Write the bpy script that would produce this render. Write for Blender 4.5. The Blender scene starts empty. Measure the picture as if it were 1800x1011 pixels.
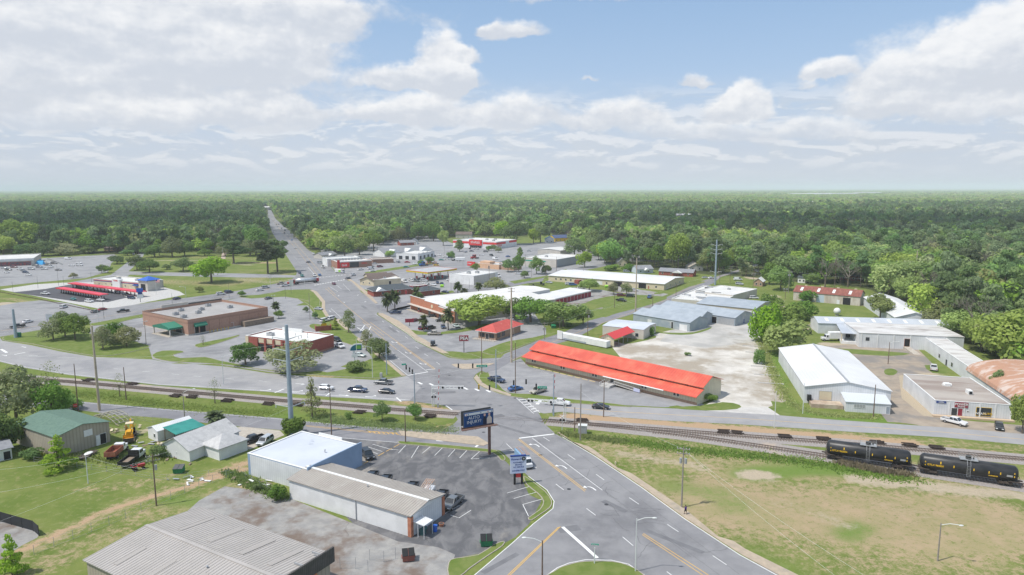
import bpy,bmesh,math,random
import numpy as np
from mathutils import Vector,Matrix,geometry
R=math.radians
SC=bpy.context.scene
COL=SC.collection
# camera
H=60.0
PITCH=math.atan((505.5-331.5)/1200.0)
ROLL=R(-0.10)
cam=bpy.data.cameras.new("camera");camo=bpy.data.objects.new("camera",cam);COL.objects.link(camo)
cam.sensor_width=36.0;cam.lens=24.0;cam.clip_start=0.5;cam.clip_end=200000.0
CM=Matrix.Rotation(math.pi/2-PITCH,3,'X')@Matrix.Rotation(ROLL,3,'Z')
camo.location=(0,0,H);camo.rotation_euler=CM.to_euler()
SC.camera=camo
# light
SUN_EL,SUN_AZ=60.0,248.0
sd=bpy.data.lights.new("sun",'SUN');so=bpy.data.objects.new("sun",sd);COL.objects.link(so)
sd.energy=3.35;sd.angle=R(1.2);sd.color=(1.0,0.955,0.89)
_s=Vector((math.sin(R(SUN_AZ))*math.cos(R(SUN_EL)),math.cos(R(SUN_AZ))*math.cos(R(SUN_EL)),math.sin(R(SUN_EL))))
so.rotation_euler=_s.to_track_quat('Z','Y').to_euler();so.location=(0,0,300)
SC.view_settings.view_transform='Standard';SC.view_settings.look='None'
SC.view_settings.exposure=0.33;SC.view_settings.gamma=1.0;SC.view_settings.use_curve_mapping=False
SC.cycles.max_bounces=5;SC.cycles.diffuse_bounces=3;SC.cycles.glossy_bounces=2
SC.cycles.transmission_bounces=3;SC.cycles.volume_bounces=1;SC.cycles.transparent_max_bounces=6
SC.cycles.use_denoising=True
# world: nishita sky with procedural cumulus by direction
def pix_dir(u,v):
 d=CM@Vector(((u-900)/1200.0,-(v-505.5)/1200.0,-1.0));return d.normalized()
W=bpy.data.worlds.new("World");SC.world=W;W.use_nodes=True
nt=W.node_tree;nt.nodes.clear();L=nt.links
class NB:
 def __init__(s,nt):s.nt=nt
 def n(s,t,**k):
  nd=s.nt.nodes.new(t)
  for a,b in k.items():setattr(nd,a,b)
  return nd
 def put(s,sock,v):
  if isinstance(v,bpy.types.NodeSocket):s.nt.links.new(v,sock)
  else:sock.default_value=v
 def m(s,op,a,b=None,c=None,clamp=False):
  nd=s.n('ShaderNodeMath',operation=op,use_clamp=clamp);s.put(nd.inputs[0],a)
  if b is not None:s.put(nd.inputs[1],b)
  if c is not None:s.put(nd.inputs[2],c)
  return nd.outputs[0]
 def v(s,op,a,b=None):
  nd=s.n('ShaderNodeVectorMath',operation=op);s.put(nd.inputs[0],a)
  if b is not None:s.put(nd.inputs[1],b)
  return nd.outputs['Value']if op in('LENGTH','DOT_PRODUCT','DISTANCE')else nd.outputs[0]
 def noise(s,vec,scale,detail=4,rough=0.5,out=0,dist=0.0):
  nd=s.n('ShaderNodeTexNoise');s.put(nd.inputs['Vector'],vec);nd.inputs['Scale'].default_value=scale
  nd.inputs['Detail'].default_value=detail;nd.inputs['Roughness'].default_value=rough
  nd.inputs['Distortion'].default_value=dist
  return nd.outputs[out]
 def ss(s,x,a,b,lo=0.0,hi=1.0,kind='SMOOTHSTEP'):
  nd=s.n('ShaderNodeMapRange',interpolation_type=kind);s.put(nd.inputs[0],x)
  for i,q in enumerate((a,b,lo,hi)):nd.inputs[i+1].default_value=q
  return nd.outputs[0]
 def mix(s,f,a,b,bt='MIX'):
  nd=s.n('ShaderNodeMix',data_type='RGBA',blend_type=bt);s.put(nd.inputs[0],f)
  for i,q in((6,a),(7,b)):
   if isinstance(q,bpy.types.NodeSocket):s.nt.links.new(q,nd.inputs[i])
   else:nd.inputs[i].default_value=(*q[:3],1)
  return nd.outputs[2]
B=NB(nt)
SKY=0.10
sky=B.n('ShaderNodeTexSky',sky_type='NISHITA',sun_disc=False,sun_elevation=R(SUN_EL),sun_rotation=R(SUN_AZ),altitude=0,air_density=1.0,dust_density=2.0,ozone_density=1.5)
tc=B.n('ShaderNodeTexCoord').outputs['Generated']
dirn=B.v('NORMALIZE',tc)
sep=B.n('ShaderNodeSeparateXYZ');L.new(dirn,sep.inputs[0])
az=B.m('ARCTAN2',sep.outputs[0],sep.outputs[1]);el=B.m('ARCSINE',sep.outputs[2])
nb=B.noise(dirn,14.0,9,0.58,out=1)
nbs=B.v('SUBTRACT',nb,(0.5,0.5,0.5))
cmb=B.n('ShaderNodeCombineXYZ');L.new(az,cmb.inputs[0]);L.new(el,cmb.inputs[1])
p0=B.v('ADD',cmb.outputs[0],B.v('MULTIPLY',nbs,(0.085,0.05,0.0)))
CL=[(120,118,420,150,1.0),(390,108,190,105,1.0),(60,60,300,90,1.0),(570,55,80,60,.7),(745,147,105,36,1.2),(775,142,55,78,1.4),(815,100,40,22,.8),(905,60,68,30,.8),(860,50,30,16,.6),(60,205,130,72,.9),(230,212,120,62,1.0),(330,206,60,26,.8),(470,217,100,44,1.0),(500,212,50,34,.9),(660,210,90,40,.7),(760,212,90,52,1.0),(900,212,80,46,1.0),(1075,215,105,38,.9),(1180,232,90,30,.6),(1215,150,30,16,.9),(1285,196,52,32,1.0),(1312,192,46,46,1.3),(1460,128,50,22,.8),(1430,150,22,30,.5),(1720,140,170,90,1.1),(1790,120,120,90,1.2),(1620,150,80,40,.9),(1590,196,110,34,1.0),(1740,200,120,36,.9),(1270,236,90,30,.8),(1440,240,110,30,.8),(1032,137,12,7,.5),(300,10,420,60,.8),(1020,-10,130,24,.6)]
acc_d=None;acc_h=None
for(cu,cv,cw,chh,wt)in CL:
 d=pix_dir(cu,cv);a0=math.atan2(d.x,d.y);e0=math.asin(d.z)
 q=B.v('SUBTRACT',p0,(a0,e0,0.0));w_=cw/1260.0;h_=chh/1230.0
 top=B.v('MULTIPLY',q,(1/w_,1/h_,0));bot=B.v('MULTIPLY',q,(1/w_,-3.2/h_,0))
 ln=B.v('LENGTH',B.v('MAXIMUM',top,bot))
 a=B.m('MULTIPLY',B.m('MAXIMUM',B.m('SUBTRACT',1.25,ln),0.0),wt)
 sp=B.n('ShaderNodeSeparateXYZ');L.new(top,sp.inputs[0])
 hh=B.m('MULTIPLY',sp.outputs[1],a)
 acc_d=a if acc_d is None else B.m('ADD',acc_d,a)
 acc_h=hh if acc_h is None else B.m('ADD',acc_h,hh)
hgt=B.m('DIVIDE',acc_h,B.m('ADD',acc_d,0.02))
fine=B.noise(B.v('MULTIPLY',dirn,(1,1,1.6)),38.0,6,0.62)
shift=B.noise(B.v('ADD',B.v('MULTIPLY',dirn,(1,1,1.6)),(-0.006,-0.0,0.012)),38.0,6,0.62)
med=B.noise(B.v('MULTIPLY',dirn,(1,1,2.0)),11.0,5,0.55)
med2=B.noise(B.v('ADD',B.v('MULTIPLY',dirn,(1,1,2.0)),(-0.02,0.0,0.04)),11.0,5,0.55)
dens=B.m('ADD',acc_d,B.m('MULTIPLY',B.m('SUBTRACT',fine,0.5),0.6))
mask=B.m('MULTIPLY',B.ss(dens,0.10,0.62),0.93)
relief=B.m('ADD',B.m('MULTIPLY',B.m('SUBTRACT',fine,shift),0.9),B.m('MULTIPLY',B.m('SUBTRACT',med,med2),1.5))
lit=B.ss(B.m('ADD',hgt,relief),-0.15,0.95)
ccol=B.mix(lit,(5.3,5.6,6.15),(7.7,7.7,7.75))
pb=B.v('MULTIPLY',cmb.outputs[0],(13.0,46.0,0.0))
bank=B.noise(pb,1.0,8,0.62,dist=0.5)
bank2=B.noise(B.v('ADD',pb,(0.0,0.35,0.0)),1.0,8,0.62,dist=0.5)
e_lo=B.ss(el,0.012,0.045);e_hi=B.ss(el,0.155,0.10)
bmask=B.m('MULTIPLY',B.ss(bank,0.42,0.56),B.m('MULTIPLY',e_lo,e_hi))
bcol=B.mix(B.ss(B.m('SUBTRACT',bank,bank2),-0.04,0.07),(5.1,5.45,5.95),(7.3,7.3,7.4))
gen=B.noise(B.v('MULTIPLY',dirn,(1,1,2.2)),4.0,8,0.55)
gmask=B.m('MULTIPLY',B.ss(gen,0.50,0.60),B.ss(el,0.29,0.40))
base=B.mix(B.ss(el,0.0,0.30),(5.2,5.6,6.2),sky.outputs[0])
base=B.mix(0.55,base,(3.0,4.7,7.2))
base=B.mix(B.ss(el,0.17,0.0,0.0,0.88),base,(5.2,5.5,5.95))
c1=B.mix(B.m('MULTIPLY',bmask,0.55),base,bcol)
c2=B.mix(B.m('MULTIPLY',mask,B.ss(el,0.05,0.10,0.45,1.0)),c1,ccol)
c3=B.mix(gmask,c2,(6.6,6.7,7.0))
bg=B.n('ShaderNodeBackground');L.new(c3,bg.inputs[0]);bg.inputs[1].default_value=SKY
wo=B.n('ShaderNodeOutputWorld');L.new(bg.outputs[0],wo.inputs[0])
W.cycles.sampling_method='MANUAL';W.cycles.sample_map_resolution=512
# helpers
def P(u,v,z=0.0):
 """ground (or height z) point that the photograph shows at pixel u, v"""
 d=CM@Vector(((u-900)/1200.0,-(v-505.5)/1200.0,-1.0))
 t=(z-H)/d.z
 return Vector((d.x*t,d.y*t,z))
def pix(x,y,z=0.0):
 q=CM.transposed()@Vector((x,y,z-H))
 return 900-1200*q.x/q.z,505.5+1200*q.y/q.z
def hgt_px(vb,vt,u=900):
 return H*(vb-vt)/(vb-331.5-(u-900)*0.00175)
MATS={}
def srgb(c):
 return tuple((x/12.92 if x<=0.04045 else((x+0.055)/1.055)**2.4)for x in[q/255.0 for q in c])
def mat(name,col,col2=None,scale=1.0,rough=0.8,detail=4,lo=.35,hi=.65,bump=0.0,bscale=None,metal=0.0,spec=0.3,stripe=None,rnd=0.0,emit=0.0,col3=None,scale3=None,lo3=.55,hi3=.7,dist=0.0,stretch=(1,1,1)):
 if name in MATS:return MATS[name]
 m=bpy.data.materials.new(name);m.use_nodes=True;t=m.node_tree;t.nodes.clear();b=NB(t)
 p=b.n('ShaderNodeBsdfPrincipled');o=b.n('ShaderNodeOutputMaterial');t.links.new(p.outputs[0],o.inputs[0])
 co=b.n('ShaderNodeTexCoord').outputs['Object']
 if stretch!=(1,1,1):co_n=b.v('MULTIPLY',co,stretch)
 else:co_n=co
 c=None
 if col2 is not None:
  nz=b.noise(co_n,scale,detail,0.6,dist=dist)
  c=b.mix(b.ss(nz,lo,hi),col,col2)
 if col3 is not None:
  nz=b.noise(b.v('ADD',co_n,(31.7,12.3,5.1)),scale3 or scale*.3,6,0.65)
  c=b.mix(b.ss(nz,lo3,hi3),c if c is not None else col,col3)
 if stripe:
  ax,per,dk=stripe
  ph=b.m('FRACT',b.m('MULTIPLY',b.v('DOT_PRODUCT',co,ax),1.0/per))
  band=b.ss(b.m('ABSOLUTE',b.m('SUBTRACT',ph,0.5)),0.28,0.42)
  c=b.mix(b.m('MULTIPLY',band,dk),c if c is not None else col,tuple(q*.45 for q in col))
 if rnd:
  oi=b.n('ShaderNodeObjectInfo').outputs['Random']
  hs=b.n('ShaderNodeHueSaturation');b.put(hs.inputs['Value'],b.ss(oi,0,1,1-rnd,1+rnd,'LINEAR'))
  hs.inputs['Color'].default_value=(*col,1)
  if c is not None:t.links.new(c,hs.inputs['Color'])
  c=hs.outputs[0]
 if c is None:p.inputs['Base Color'].default_value=(*col,1)
 else:t.links.new(c,p.inputs['Base Color'])
 p.inputs['Roughness'].default_value=rough;p.inputs['Metallic'].default_value=metal
 p.inputs['Specular IOR Level'].default_value=spec
 if bump:
  bn=b.n('ShaderNodeBump');bn.inputs['Strength'].default_value=bump;bn.inputs['Distance'].default_value=0.05
  t.links.new(b.noise(co,bscale or scale*4,5,0.6),bn.inputs['Height']);t.links.new(bn.outputs[0],p.inputs['Normal'])
 if emit:
  p.inputs['Emission Color'].default_value=(*col,1);p.inputs['Emission Strength'].default_value=emit
 MATS[name]=m;return m
def kind(o,k):o['kind']=k;return o
def tag(o,label=None,cat=None,group=None,k=None):
 if label:o['label']=label
 if cat:o['category']=cat
 if group:o['group']=group
 if k:o['kind']=k
 return o
def empty(name,label,cat,loc=(0,0,0),rz=0.0,group=None):
 o=bpy.data.objects.new(name,None);COL.objects.link(o);o.empty_display_size=0.2
 o.location=loc;o.rotation_euler=(0,0,rz);return tag(o,label,cat,group)
class MB:
 def __init__(s):s.v=[];s.f=[];s.mi=[];s.cur=0
 def add(s,vs,fs):
  o=len(s.v);s.v+=[tuple(q)for q in vs];s.f+=[tuple(i+o for i in f)for f in fs];s.mi+=[s.cur]*len(fs);return s
 def box(s,x0,x1,y0,y1,z0,z1):
  return s.add([(x0,y0,z0),(x1,y0,z0),(x1,y1,z0),(x0,y1,z0),(x0,y0,z1),(x1,y0,z1),(x1,y1,z1),(x0,y1,z1)],[(0,3,2,1),(4,5,6,7),(0,1,5,4),(1,2,6,5),(2,3,7,6),(3,0,4,7)])
 def bar(s,a,b,w,h=None):
  """box section bar from a to b"""
  h=h or w;a=Vector(a);b=Vector(b);d=(b-a).normalized()
  up=Vector((0,0,1))if abs(d.z)<.95 else Vector((1,0,0))
  x=d.cross(up).normalized()*w/2;y=x.cross(d).normalized()*h/2
  vs=[a-x-y,a+x-y,a+x+y,a-x+y,b-x-y,b+x-y,b+x+y,b-x+y]
  return s.add(vs,[(3,2,1,0),(4,5,6,7),(0,1,5,4),(1,2,6,5),(2,3,7,6),(3,0,4,7)])
 def cyl(s,a,b,r0,r1=None,n=8,cap=True):
  r1=r0 if r1 is None else r1;a=Vector(a);b=Vector(b);d=(b-a).normalized()
  up=Vector((0,0,1))if abs(d.z)<.95 else Vector((1,0,0))
  x=d.cross(up).normalized();y=x.cross(d).normalized();vs=[]
  for(c,r)in((a,r0),(b,r1)):
   for i in range(n):
    t=2*math.pi*i/n;vs.append(c+x*(math.cos(t)*r)+y*(math.sin(t)*r))
  fs=[(i,i+n,(i+1)%n+n,(i+1)%n)for i in range(n)]
  if cap:fs+=[tuple(range(n)),tuple(range(2*n-1,n-1,-1))]
  return s.add(vs,fs)
 def tube(s,pts,r,n=5):
  for a,b in zip(pts[:-1],pts[1:]):s.cyl(a,b,r,r,n)
  return s
 def prism(s,poly,z0,z1):
  n=len(poly);vs=[(p[0],p[1],z0)for p in poly]+[(p[0],p[1],z1)for p in poly]
  area=sum(poly[i][0]*poly[(i+1)%n][1]-poly[(i+1)%n][0]*poly[i][1]for i in range(n))
  fs=[(i,(i+1)%n,(i+1)%n+n,i+n)for i in range(n)]
  tr=geometry.tessellate_polygon([[Vector((p[0],p[1],0))for p in poly]])
  fs+=[tuple(i+n for i in t)for t in tr]+[tuple(reversed(t))for t in tr]
  return s.add(vs,fs)
 def sheet(s,poly,z):
  tr=geometry.tessellate_polygon([[Vector((p[0],p[1],0))for p in poly]])
  vs=[(p[0],p[1],z)for p in poly];fs=[]
  for t in tr:
   a,b,c=(Vector(vs[i])for i in t)
   fs.append(tuple(t)if(b-a).cross(c-a).z>0 else tuple(reversed(t)))
  return s.add(vs,fs)
 def ball(s,c,rx,ry,rz,n=8,m=5,jit=0.0,rng=None):
  vs=[];fs=[]
  for j in range(m+1):
   ph=math.pi*j/m-math.pi/2
   for i in range(n):
    th=2*math.pi*i/n;q=1+(rng.uniform(-jit,jit)if rng else 0)
    vs.append((c[0]+rx*q*math.cos(ph)*math.cos(th),c[1]+ry*q*math.cos(ph)*math.sin(th),c[2]+rz*q*math.sin(ph)))
  for j in range(m):
   for i in range(n):fs.append((j*n+i,j*n+(i+1)%n,(j+1)*n+(i+1)%n,(j+1)*n+i))
  return s.add(vs,fs)
 def build(s,name,mats,parent=None,loc=None,rz=0,smooth=False,bevel=0.0):
  me=bpy.data.meshes.new(name);me.from_pydata(s.v,[],s.f)
  if not isinstance(mats,(list,tuple)):mats=[mats]
  for q in mats:me.materials.append(q)
  me.polygons.foreach_set('material_index',s.mi)
  if smooth:me.polygons.foreach_set('use_smooth',[True]*len(s.f))
  bm=bmesh.new();bm.from_mesh(me)
  if bevel:
   bmesh.ops.remove_doubles(bm,verts=bm.verts,dist=1e-4)
   bmesh.ops.bevel(bm,geom=[e for e in bm.edges if e.is_manifold and e.calc_face_angle(0)>.5],offset=bevel,segments=1,affect='EDGES',profile=.5)
  bmesh.ops.recalc_face_normals(bm,faces=bm.faces)if not getattr(s,'flat',False)else None
  bm.to_mesh(me);bm.free();me.update()
  o=bpy.data.objects.new(name,me);COL.objects.link(o)
  if parent:o.parent=parent
  if loc is not None:o.location=loc
  if rz:o.rotation_euler=(0,0,rz)
  return o
def copy_tree(o,parent=None):
 c=o.copy();COL.objects.link(c);c.parent=parent
 for ch in list(o.children):copy_tree(ch,c)
 return c
def smooth_px(pts,closed=True,n=4):
 """Catmull-Rom through points given on the ground"""
 out=[];N=len(pts)
 for i in range(N if closed else N-1):
  p=[Vector(pts[(i+k)%N]if closed else pts[min(max(i+k,0),N-1)])for k in(-1,0,1,2)]
  for j in range(n):
   t=j/n
   out.append(0.5*((2*p[1])+(p[2]-p[0])*t+(2*p[0]-5*p[1]+4*p[2]-p[3])*t*t+(3*p[1]-p[0]-3*p[2]+p[3])*t**3))
 if not closed:out.append(Vector(pts[-1]))
 return out
def G(pts):return[P(u,v)for u,v in pts]
def ribbon(mb,pts,w,z,w2=None):
 """flat strip of width w along world points"""
 pts=[Vector((p[0],p[1],0))for p in pts]
 L_=[];Rr=[]
 for i,p in enumerate(pts):
  a=pts[max(i-1,0)];b=pts[min(i+1,len(pts)-1)];d=(b-a).normalized();n=Vector((-d.y,d.x,0))
  L_.append(p+n*w/2);Rr.append(p-n*w/2)
 for i in range(len(pts)-1):
  mb.add([(Rr[i].x,Rr[i].y,z),(Rr[i+1].x,Rr[i+1].y,z),(L_[i+1].x,L_[i+1].y,z),(L_[i].x,L_[i].y,z)],[(0,1,2,3)])
  # cumulus overhead (above the photographed window), real bodies that shade the land
CLOUDM=bpy.data.materials.new('cloud');CLOUDM.use_nodes=True;_t=CLOUDM.node_tree;_t.nodes.clear();_b=NB(_t)
_o=_b.n('ShaderNodeOutputMaterial');_d=_b.n('ShaderNodeBsdfDiffuse');_d.inputs[0].default_value=(.9,.9,.92,1);_tp=_b.n('ShaderNodeBsdfTransparent');_mx=_b.n('ShaderNodeMixShader')
_mx.inputs[0].default_value=.36;_t.links.new(_tp.outputs[0],_mx.inputs[1]);_t.links.new(_d.outputs[0],_mx.inputs[2]);_t.links.new(_mx.outputs[0],_o.inputs[0])
def cloud(shx,shy,rx,ry,seed):
 """cloud whose shade falls around (shx, shy)"""
 rnd=random.Random(seed);mb=MB();zc=950.0;off=zc/math.tan(R(SUN_EL));cx=shx+_s.x/math.cos(R(SUN_EL))*off;cy=shy+_s.y/math.cos(R(SUN_EL))*off
 for i in range(16):
  th=i*2.4;q=math.sqrt(i/16.0)*.8;r_=rnd.uniform(.22,.40)
  mb.ball((cx+math.cos(th)*rx*q,cy+math.sin(th)*ry*q,zc+rnd.uniform(0,40)),rx*r_,ry*r_,45,14,7,.10,rnd)
 return kind(mb.build('cloud',CLOUDM,smooth=True),'stuff')
cloud(-560,900,330,260,1);cloud(440,900,430,220,2);cloud(1100,850,380,200,3);cloud(-1150,1000,420,280,4);
# ground sheet with albedo patches
GRASS=(0.115,0.160,0.034);GRASS2=(0.175,0.205,0.058);DRY=(0.335,0.272,0.155);CLAY=(0.37,0.245,0.15);SAND=(0.46,0.38,0.27)
soft=[]
def S(kind_,pts,rad,st=1.0):
 soft.append((kind_,[tuple(P(u,v)[:2])for u,v in pts],rad,st))
S(1,[(1100,790),(1300,815),(1500,835),(1780,850)],12,.55)
S(1,[(1250,880),(1450,905),(1600,930),(1780,930)],15,.75)
S(1,[(1300,960),(1500,990),(1750,1010)],8,.35)
S(1,[(1430,880),(1700,890)],9,.7)
S(1,[(1140,800),(1330,850)],6,.6)
S(1,[(1170,860),(1350,930),(1560,980)],13,.5);S(1,[(1330,860),(1750,900)],10,.6)
S(0,[(1090,798),(1180,812),(1230,822)],2.6,.55)
S(0,[(1320,836),(1350,838)],3.0,.9)
S(0,[(1505,843),(1580,850),(1700,862),(1800,872)],3.4,.75)
S(0,[(1440,905),(1490,925)],2.2,.5);S(0,[(1560,890),(1620,905)],3,.3);S(0,[(1370,885),(1400,895)],3.0,.35)
S(2,[(1180,855),(1260,870),(1300,890)],5,.5);S(2,[(1320,835),(1420,825),(1560,833)],4.5,.8);S(2,[(1490,940),(1510,930)],3,.7)
S(2,[(1320,980),(1370,1000)],5,.5);S(2,[(1080,772),(1200,790),(1300,800),(1400,815)],2.2,.5)
S(3,[(1000,733),(1060,738),(1150,745),(1300,755),(1450,768),(1600,780)],3.2,.9)
S(3,[(1640,785),(1800,800)],2.6,.5);S(1,[(1000,728),(1400,757),(1800,790)],3,.5)
S(3,[(710,707),(750,716),(785,722)],2.6,.7);S(1,[(560,705),(700,714)],2.5,.4)
S(3,[(740,758),(790,752)],3.0,.5);S(1,[(600,735),(760,758)],2.2,.3)
S(2,[(130,688),(300,712),(480,728),(620,742),(720,750)],3.5,.5);S(2,[(0,640),(60,655),(200,672),(360,684)],2,.4)
S(3,[(20,975),(90,945),(170,905),(240,880),(330,855),(430,825)],1.0,.85)
S(1,[(30,975),(100,942),(240,880),(340,850)],3.2,.6)
S(3,[(370,838),(430,815)],2.6,.7)
S(0,[(235,762),(280,752),(300,745)],2.2,.6);S(0,[(200,758),(230,755)],2.0,.4);S(1,[(215,770),(300,770)],3,.3)
S(1,[(150,860),(250,850),(300,838)],3.0,.45);S(1,[(250,905),(390,870),(430,850)],5,.5);S(1,[(400,870),(480,880)],3,.6)
S(2,[(20,880),(150,900),(60,930)],6,.25);S(2,[(300,880),(390,885)],3,.6)
S(1,[(60,1000),(200,940)],5,.5)
S(0,[(270,458),(350,458),(440,466)],5,.5);S(0,[(420,490),(470,497),(510,492)],6,.45);S(3,[(430,462),(480,462)],7,.6)
S(1,[(280,495),(400,500),(500,480)],14,.5);S(1,[(430,478),(500,472)],12,.35);S(1,[(260,450),(450,455)],10,.4)
S(0,[(0,533),(22,536)],5,.9);S(1,[(0,525),(60,530)],5,.4)
S(1,[(20,525),(100,545),(170,560)],1.5,.8)
S(3,[(300,645),(500,665),(580,662)],2.8,.55);S(1,[(100,600),(160,608)],4,.3);S(1,[(190,617),(230,612)],4,.3)
S(0,[(1400,600),(1420,580),(1440,560)],2.2,.7);S(0,[(1500,615),(1560,640),(1600,660)],10,.95);S(0,[(1450,605),(1520,612)],4,.9)
S(0,[(1580,670),(1600,700),(1640,740),(1700,757)],6.5,1.0);S(3,[(1570,660),(1590,680)],5,.6)
S(0,[(1640,745),(1800,762)],2.8,.9);S(0,[(1490,533),(1525,538)],3,.7);S(2,[(1450,555),(1520,560)],6,.4)
S(2,[(1380,700),(1420,725),(1500,738),(1560,740)],2.6,.8);S(2,[(1360,620),(1375,680)],2.2,.7)
S(0,[(1325,490),(1300,482),(1345,478)],5,.8);S(0,[(1360,520),(1370,545)],4,.7)
S(2,[(1180,718),(1240,716),(1290,706)],2.4,.8);S(1,[(1220,530),(1300,500)],3,.2)
S(0,[(985,640),(1020,640)],1,.3)
FB=[(-3000,447),(0,446),(150,446),(240,447),(330,442),(345,444),(380,448),(440,446),(460,441),(469,415),(473,372),(482,375),(500,402),(513,416),(545,440),(590,448),(640,440),(690,426),(800,417),(920,414),(960,408),(1000,425),(1040,448),(1065,467),(1150,475),(1250,483),(1330,488),(1400,496),(1500,504),(1530,509),(1600,545),(1660,588),(1740,625),(1800,655),(5000,655)]
_fu=np.array([q[0]for q in FB],float);_fv=np.array([q[1]for q in FB],float)
_CMT=np.array(CM.transposed())
def pix_np(x,y):
 w=np.stack([x,y,np.full(np.shape(x),-H)],-1)@_CMT.T
 return 900-1200*w[...,0]/w[...,2],505.5+1200*w[...,1]/w[...,2],-w[...,2]
_ra,_rb=P(520,452),P(478,385)
_rd=np.array([_rb.x-_ra.x,_rb.y-_ra.y]);_rl=np.hypot(*_rd);_rd=_rd/_rl
def road_dist(x,y):
 px,py=x-_ra.x,y-_ra.y;s_=px*_rd[0]+py*_rd[1]
 return np.abs(px*_rd[1]-py*_rd[0]),s_
def vnoise(x,y,s,seed):
 x=x/s;y=y/s;xi=np.floor(x).astype(int);yi=np.floor(y).astype(int);fx=x-xi;fy=y-yi
 def h(a,b):return(np.sin(a*127.1+b*311.7+seed*17.3)*43758.5453)%1.0
 fx=fx*fx*(3-2*fx);fy=fy*fy*(3-2*fy)
 return(h(xi,yi)*(1-fx)+h(xi+1,yi)*fx)*(1-fy)+(h(xi,yi+1)*(1-fx)+h(xi+1,yi+1)*fx)*fy
def in_forest(x,y):
 u,v,dp=pix_np(x,y);rd,s_=road_dist(x,y)
 f=(dp>1)&(v<np.interp(u,_fu,_fv))
 return f&~((rd<15.5)&(s_<1900))&~((vnoise(x+777.0,y,75.0,21)>.84)&(dp>480)&(rd>30))
def grid_axis(fine0,fine1,st,far0,far1):
 a=list(np.arange(fine0,fine1+st,st));s=st
 while a[-1]<far1:s*=1.35;a.append(a[-1]+s)
 s=st
 while a[0]>far0:s*=1.35;a.insert(0,a[0]-s)
 return np.array(a)
gx=grid_axis(-260,260,2.0,-60000,60000);gy=grid_axis(70,620,2.0,-60000,60000)
X,Y=np.meshgrid(gx,gy)
msk=np.zeros((4,)+X.shape)
rng=np.random.RandomState(5)
wob=vnoise(X,Y,7,1)*.6+vnoise(X,Y,3.1,2)*.4
for k_,pl,rad,st in soft:
 dmin=np.full(X.shape,1e9)
 for a,b in zip(pl[:-1],pl[1:]):
  ax,ay=a;bx,by=b;dx,dy=bx-ax,by-ay;l2=dx*dx+dy*dy+1e-9
  t=np.clip(((X-ax)*dx+(Y-ay)*dy)/l2,0,1)
  dmin=np.minimum(dmin,np.hypot(X-ax-t*dx,Y-ay-t*dy))
 q=np.clip(1.35-dmin/(rad*(0.65+.9*wob)),0,1)*st
 q=q*q*(3-2*q)if st>.8 else q
 msk[k_]=np.maximum(msk[k_],q)
vs=np.stack([X.ravel(),Y.ravel(),np.zeros(X.size)],1);nx=len(gx);ny=len(gy)
idx=np.arange(nx*ny).reshape(ny,nx)
fc=np.stack([idx[:-1,:-1].ravel(),idx[:-1,1:].ravel(),idx[1:,1:].ravel(),idx[1:,:-1].ravel()],1)
gm=bpy.data.meshes.new('ground');gm.from_pydata(vs.tolist(),[],fc.tolist())
at=gm.color_attributes.new('patch','FLOAT_COLOR','POINT')
at.data.foreach_set('color',np.stack([msk[0].ravel(),msk[1].ravel(),msk[2].ravel(),np.ones(X.size)],1).astype(np.float32).ravel())
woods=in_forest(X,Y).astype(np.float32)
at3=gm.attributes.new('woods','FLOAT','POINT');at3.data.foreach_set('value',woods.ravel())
at2=gm.attributes.new('clay','FLOAT','POINT');at2.data.foreach_set('value',msk[3].ravel().astype(np.float32))
m=bpy.data.materials.new('grass ground');m.use_nodes=True;t=m.node_tree;t.nodes.clear();b=NB(t)
p=b.n('ShaderNodeBsdfPrincipled');o=b.n('ShaderNodeOutputMaterial');t.links.new(p.outputs[0],o.inputs[0])
co=b.n('ShaderNodeTexCoord').outputs['Object'];A=b.n('ShaderNodeAttribute',attribute_name='patch');A2=b.n('ShaderNodeAttribute',attribute_name='clay')
sp=b.n('ShaderNodeSeparateColor');t.links.new(A.outputs['Color'],sp.inputs[0])
n1=b.noise(co,.09,6,.65);n2=b.noise(co,.7,5,.7);n3=b.noise(co,3.0,4,.7)
c=b.mix(b.ss(n1,.35,.68),GRASS,GRASS2)
c=b.mix(b.m('MULTIPLY',b.ss(n2,.5,.75),.55),c,DRY)
nm=b.m('ADD',b.m('MULTIPLY',b.m('SUBTRACT',n2,.5),1.1),b.m('MULTIPLY',b.m('SUBTRACT',n3,.5),.7))
def msel(s,amp=1.0):return b.ss(b.m('ADD',s,b.m('MULTIPLY',nm,amp)),.25,.75)
c=b.mix(b.m('MULTIPLY',msel(sp.outputs[1],1.5),.8),c,b.mix(b.ss(b.noise(co,.16,5,.7),.4,.62),DRY,(.41,.30,.20)))
c=b.mix(b.m('MULTIPLY',b.ss(b.m('ADD',sp.outputs[2],nm),.2,.8),.85),c,(0.12,0.20,0.035))
c=b.mix(msel(A2.outputs['Fac']),c,b.mix(b.ss(n3,.3,.7),CLAY,(0.42,.31,.2)))
c=b.mix(msel(sp.outputs[0]),c,b.mix(b.ss(n3,.3,.7),SAND,(.34,.29,.22)))
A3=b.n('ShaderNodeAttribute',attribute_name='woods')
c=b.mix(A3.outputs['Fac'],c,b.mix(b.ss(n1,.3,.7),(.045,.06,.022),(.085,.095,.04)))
t.links.new(c,p.inputs['Base Color']);p.inputs['Roughness'].default_value=.95;p.inputs['Specular IOR Level'].default_value=.1
bn=b.n('ShaderNodeBump');bn.inputs['Strength'].default_value=.6;bn.inputs['Distance'].default_value=.12
t.links.new(n3,bn.inputs['Height']);t.links.new(bn.outputs[0],p.inputs['Normal'])
gm.materials.append(m);GMAT=m
go=bpy.data.objects.new('ground',gm);COL.objects.link(go);kind(go,'structure')
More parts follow.
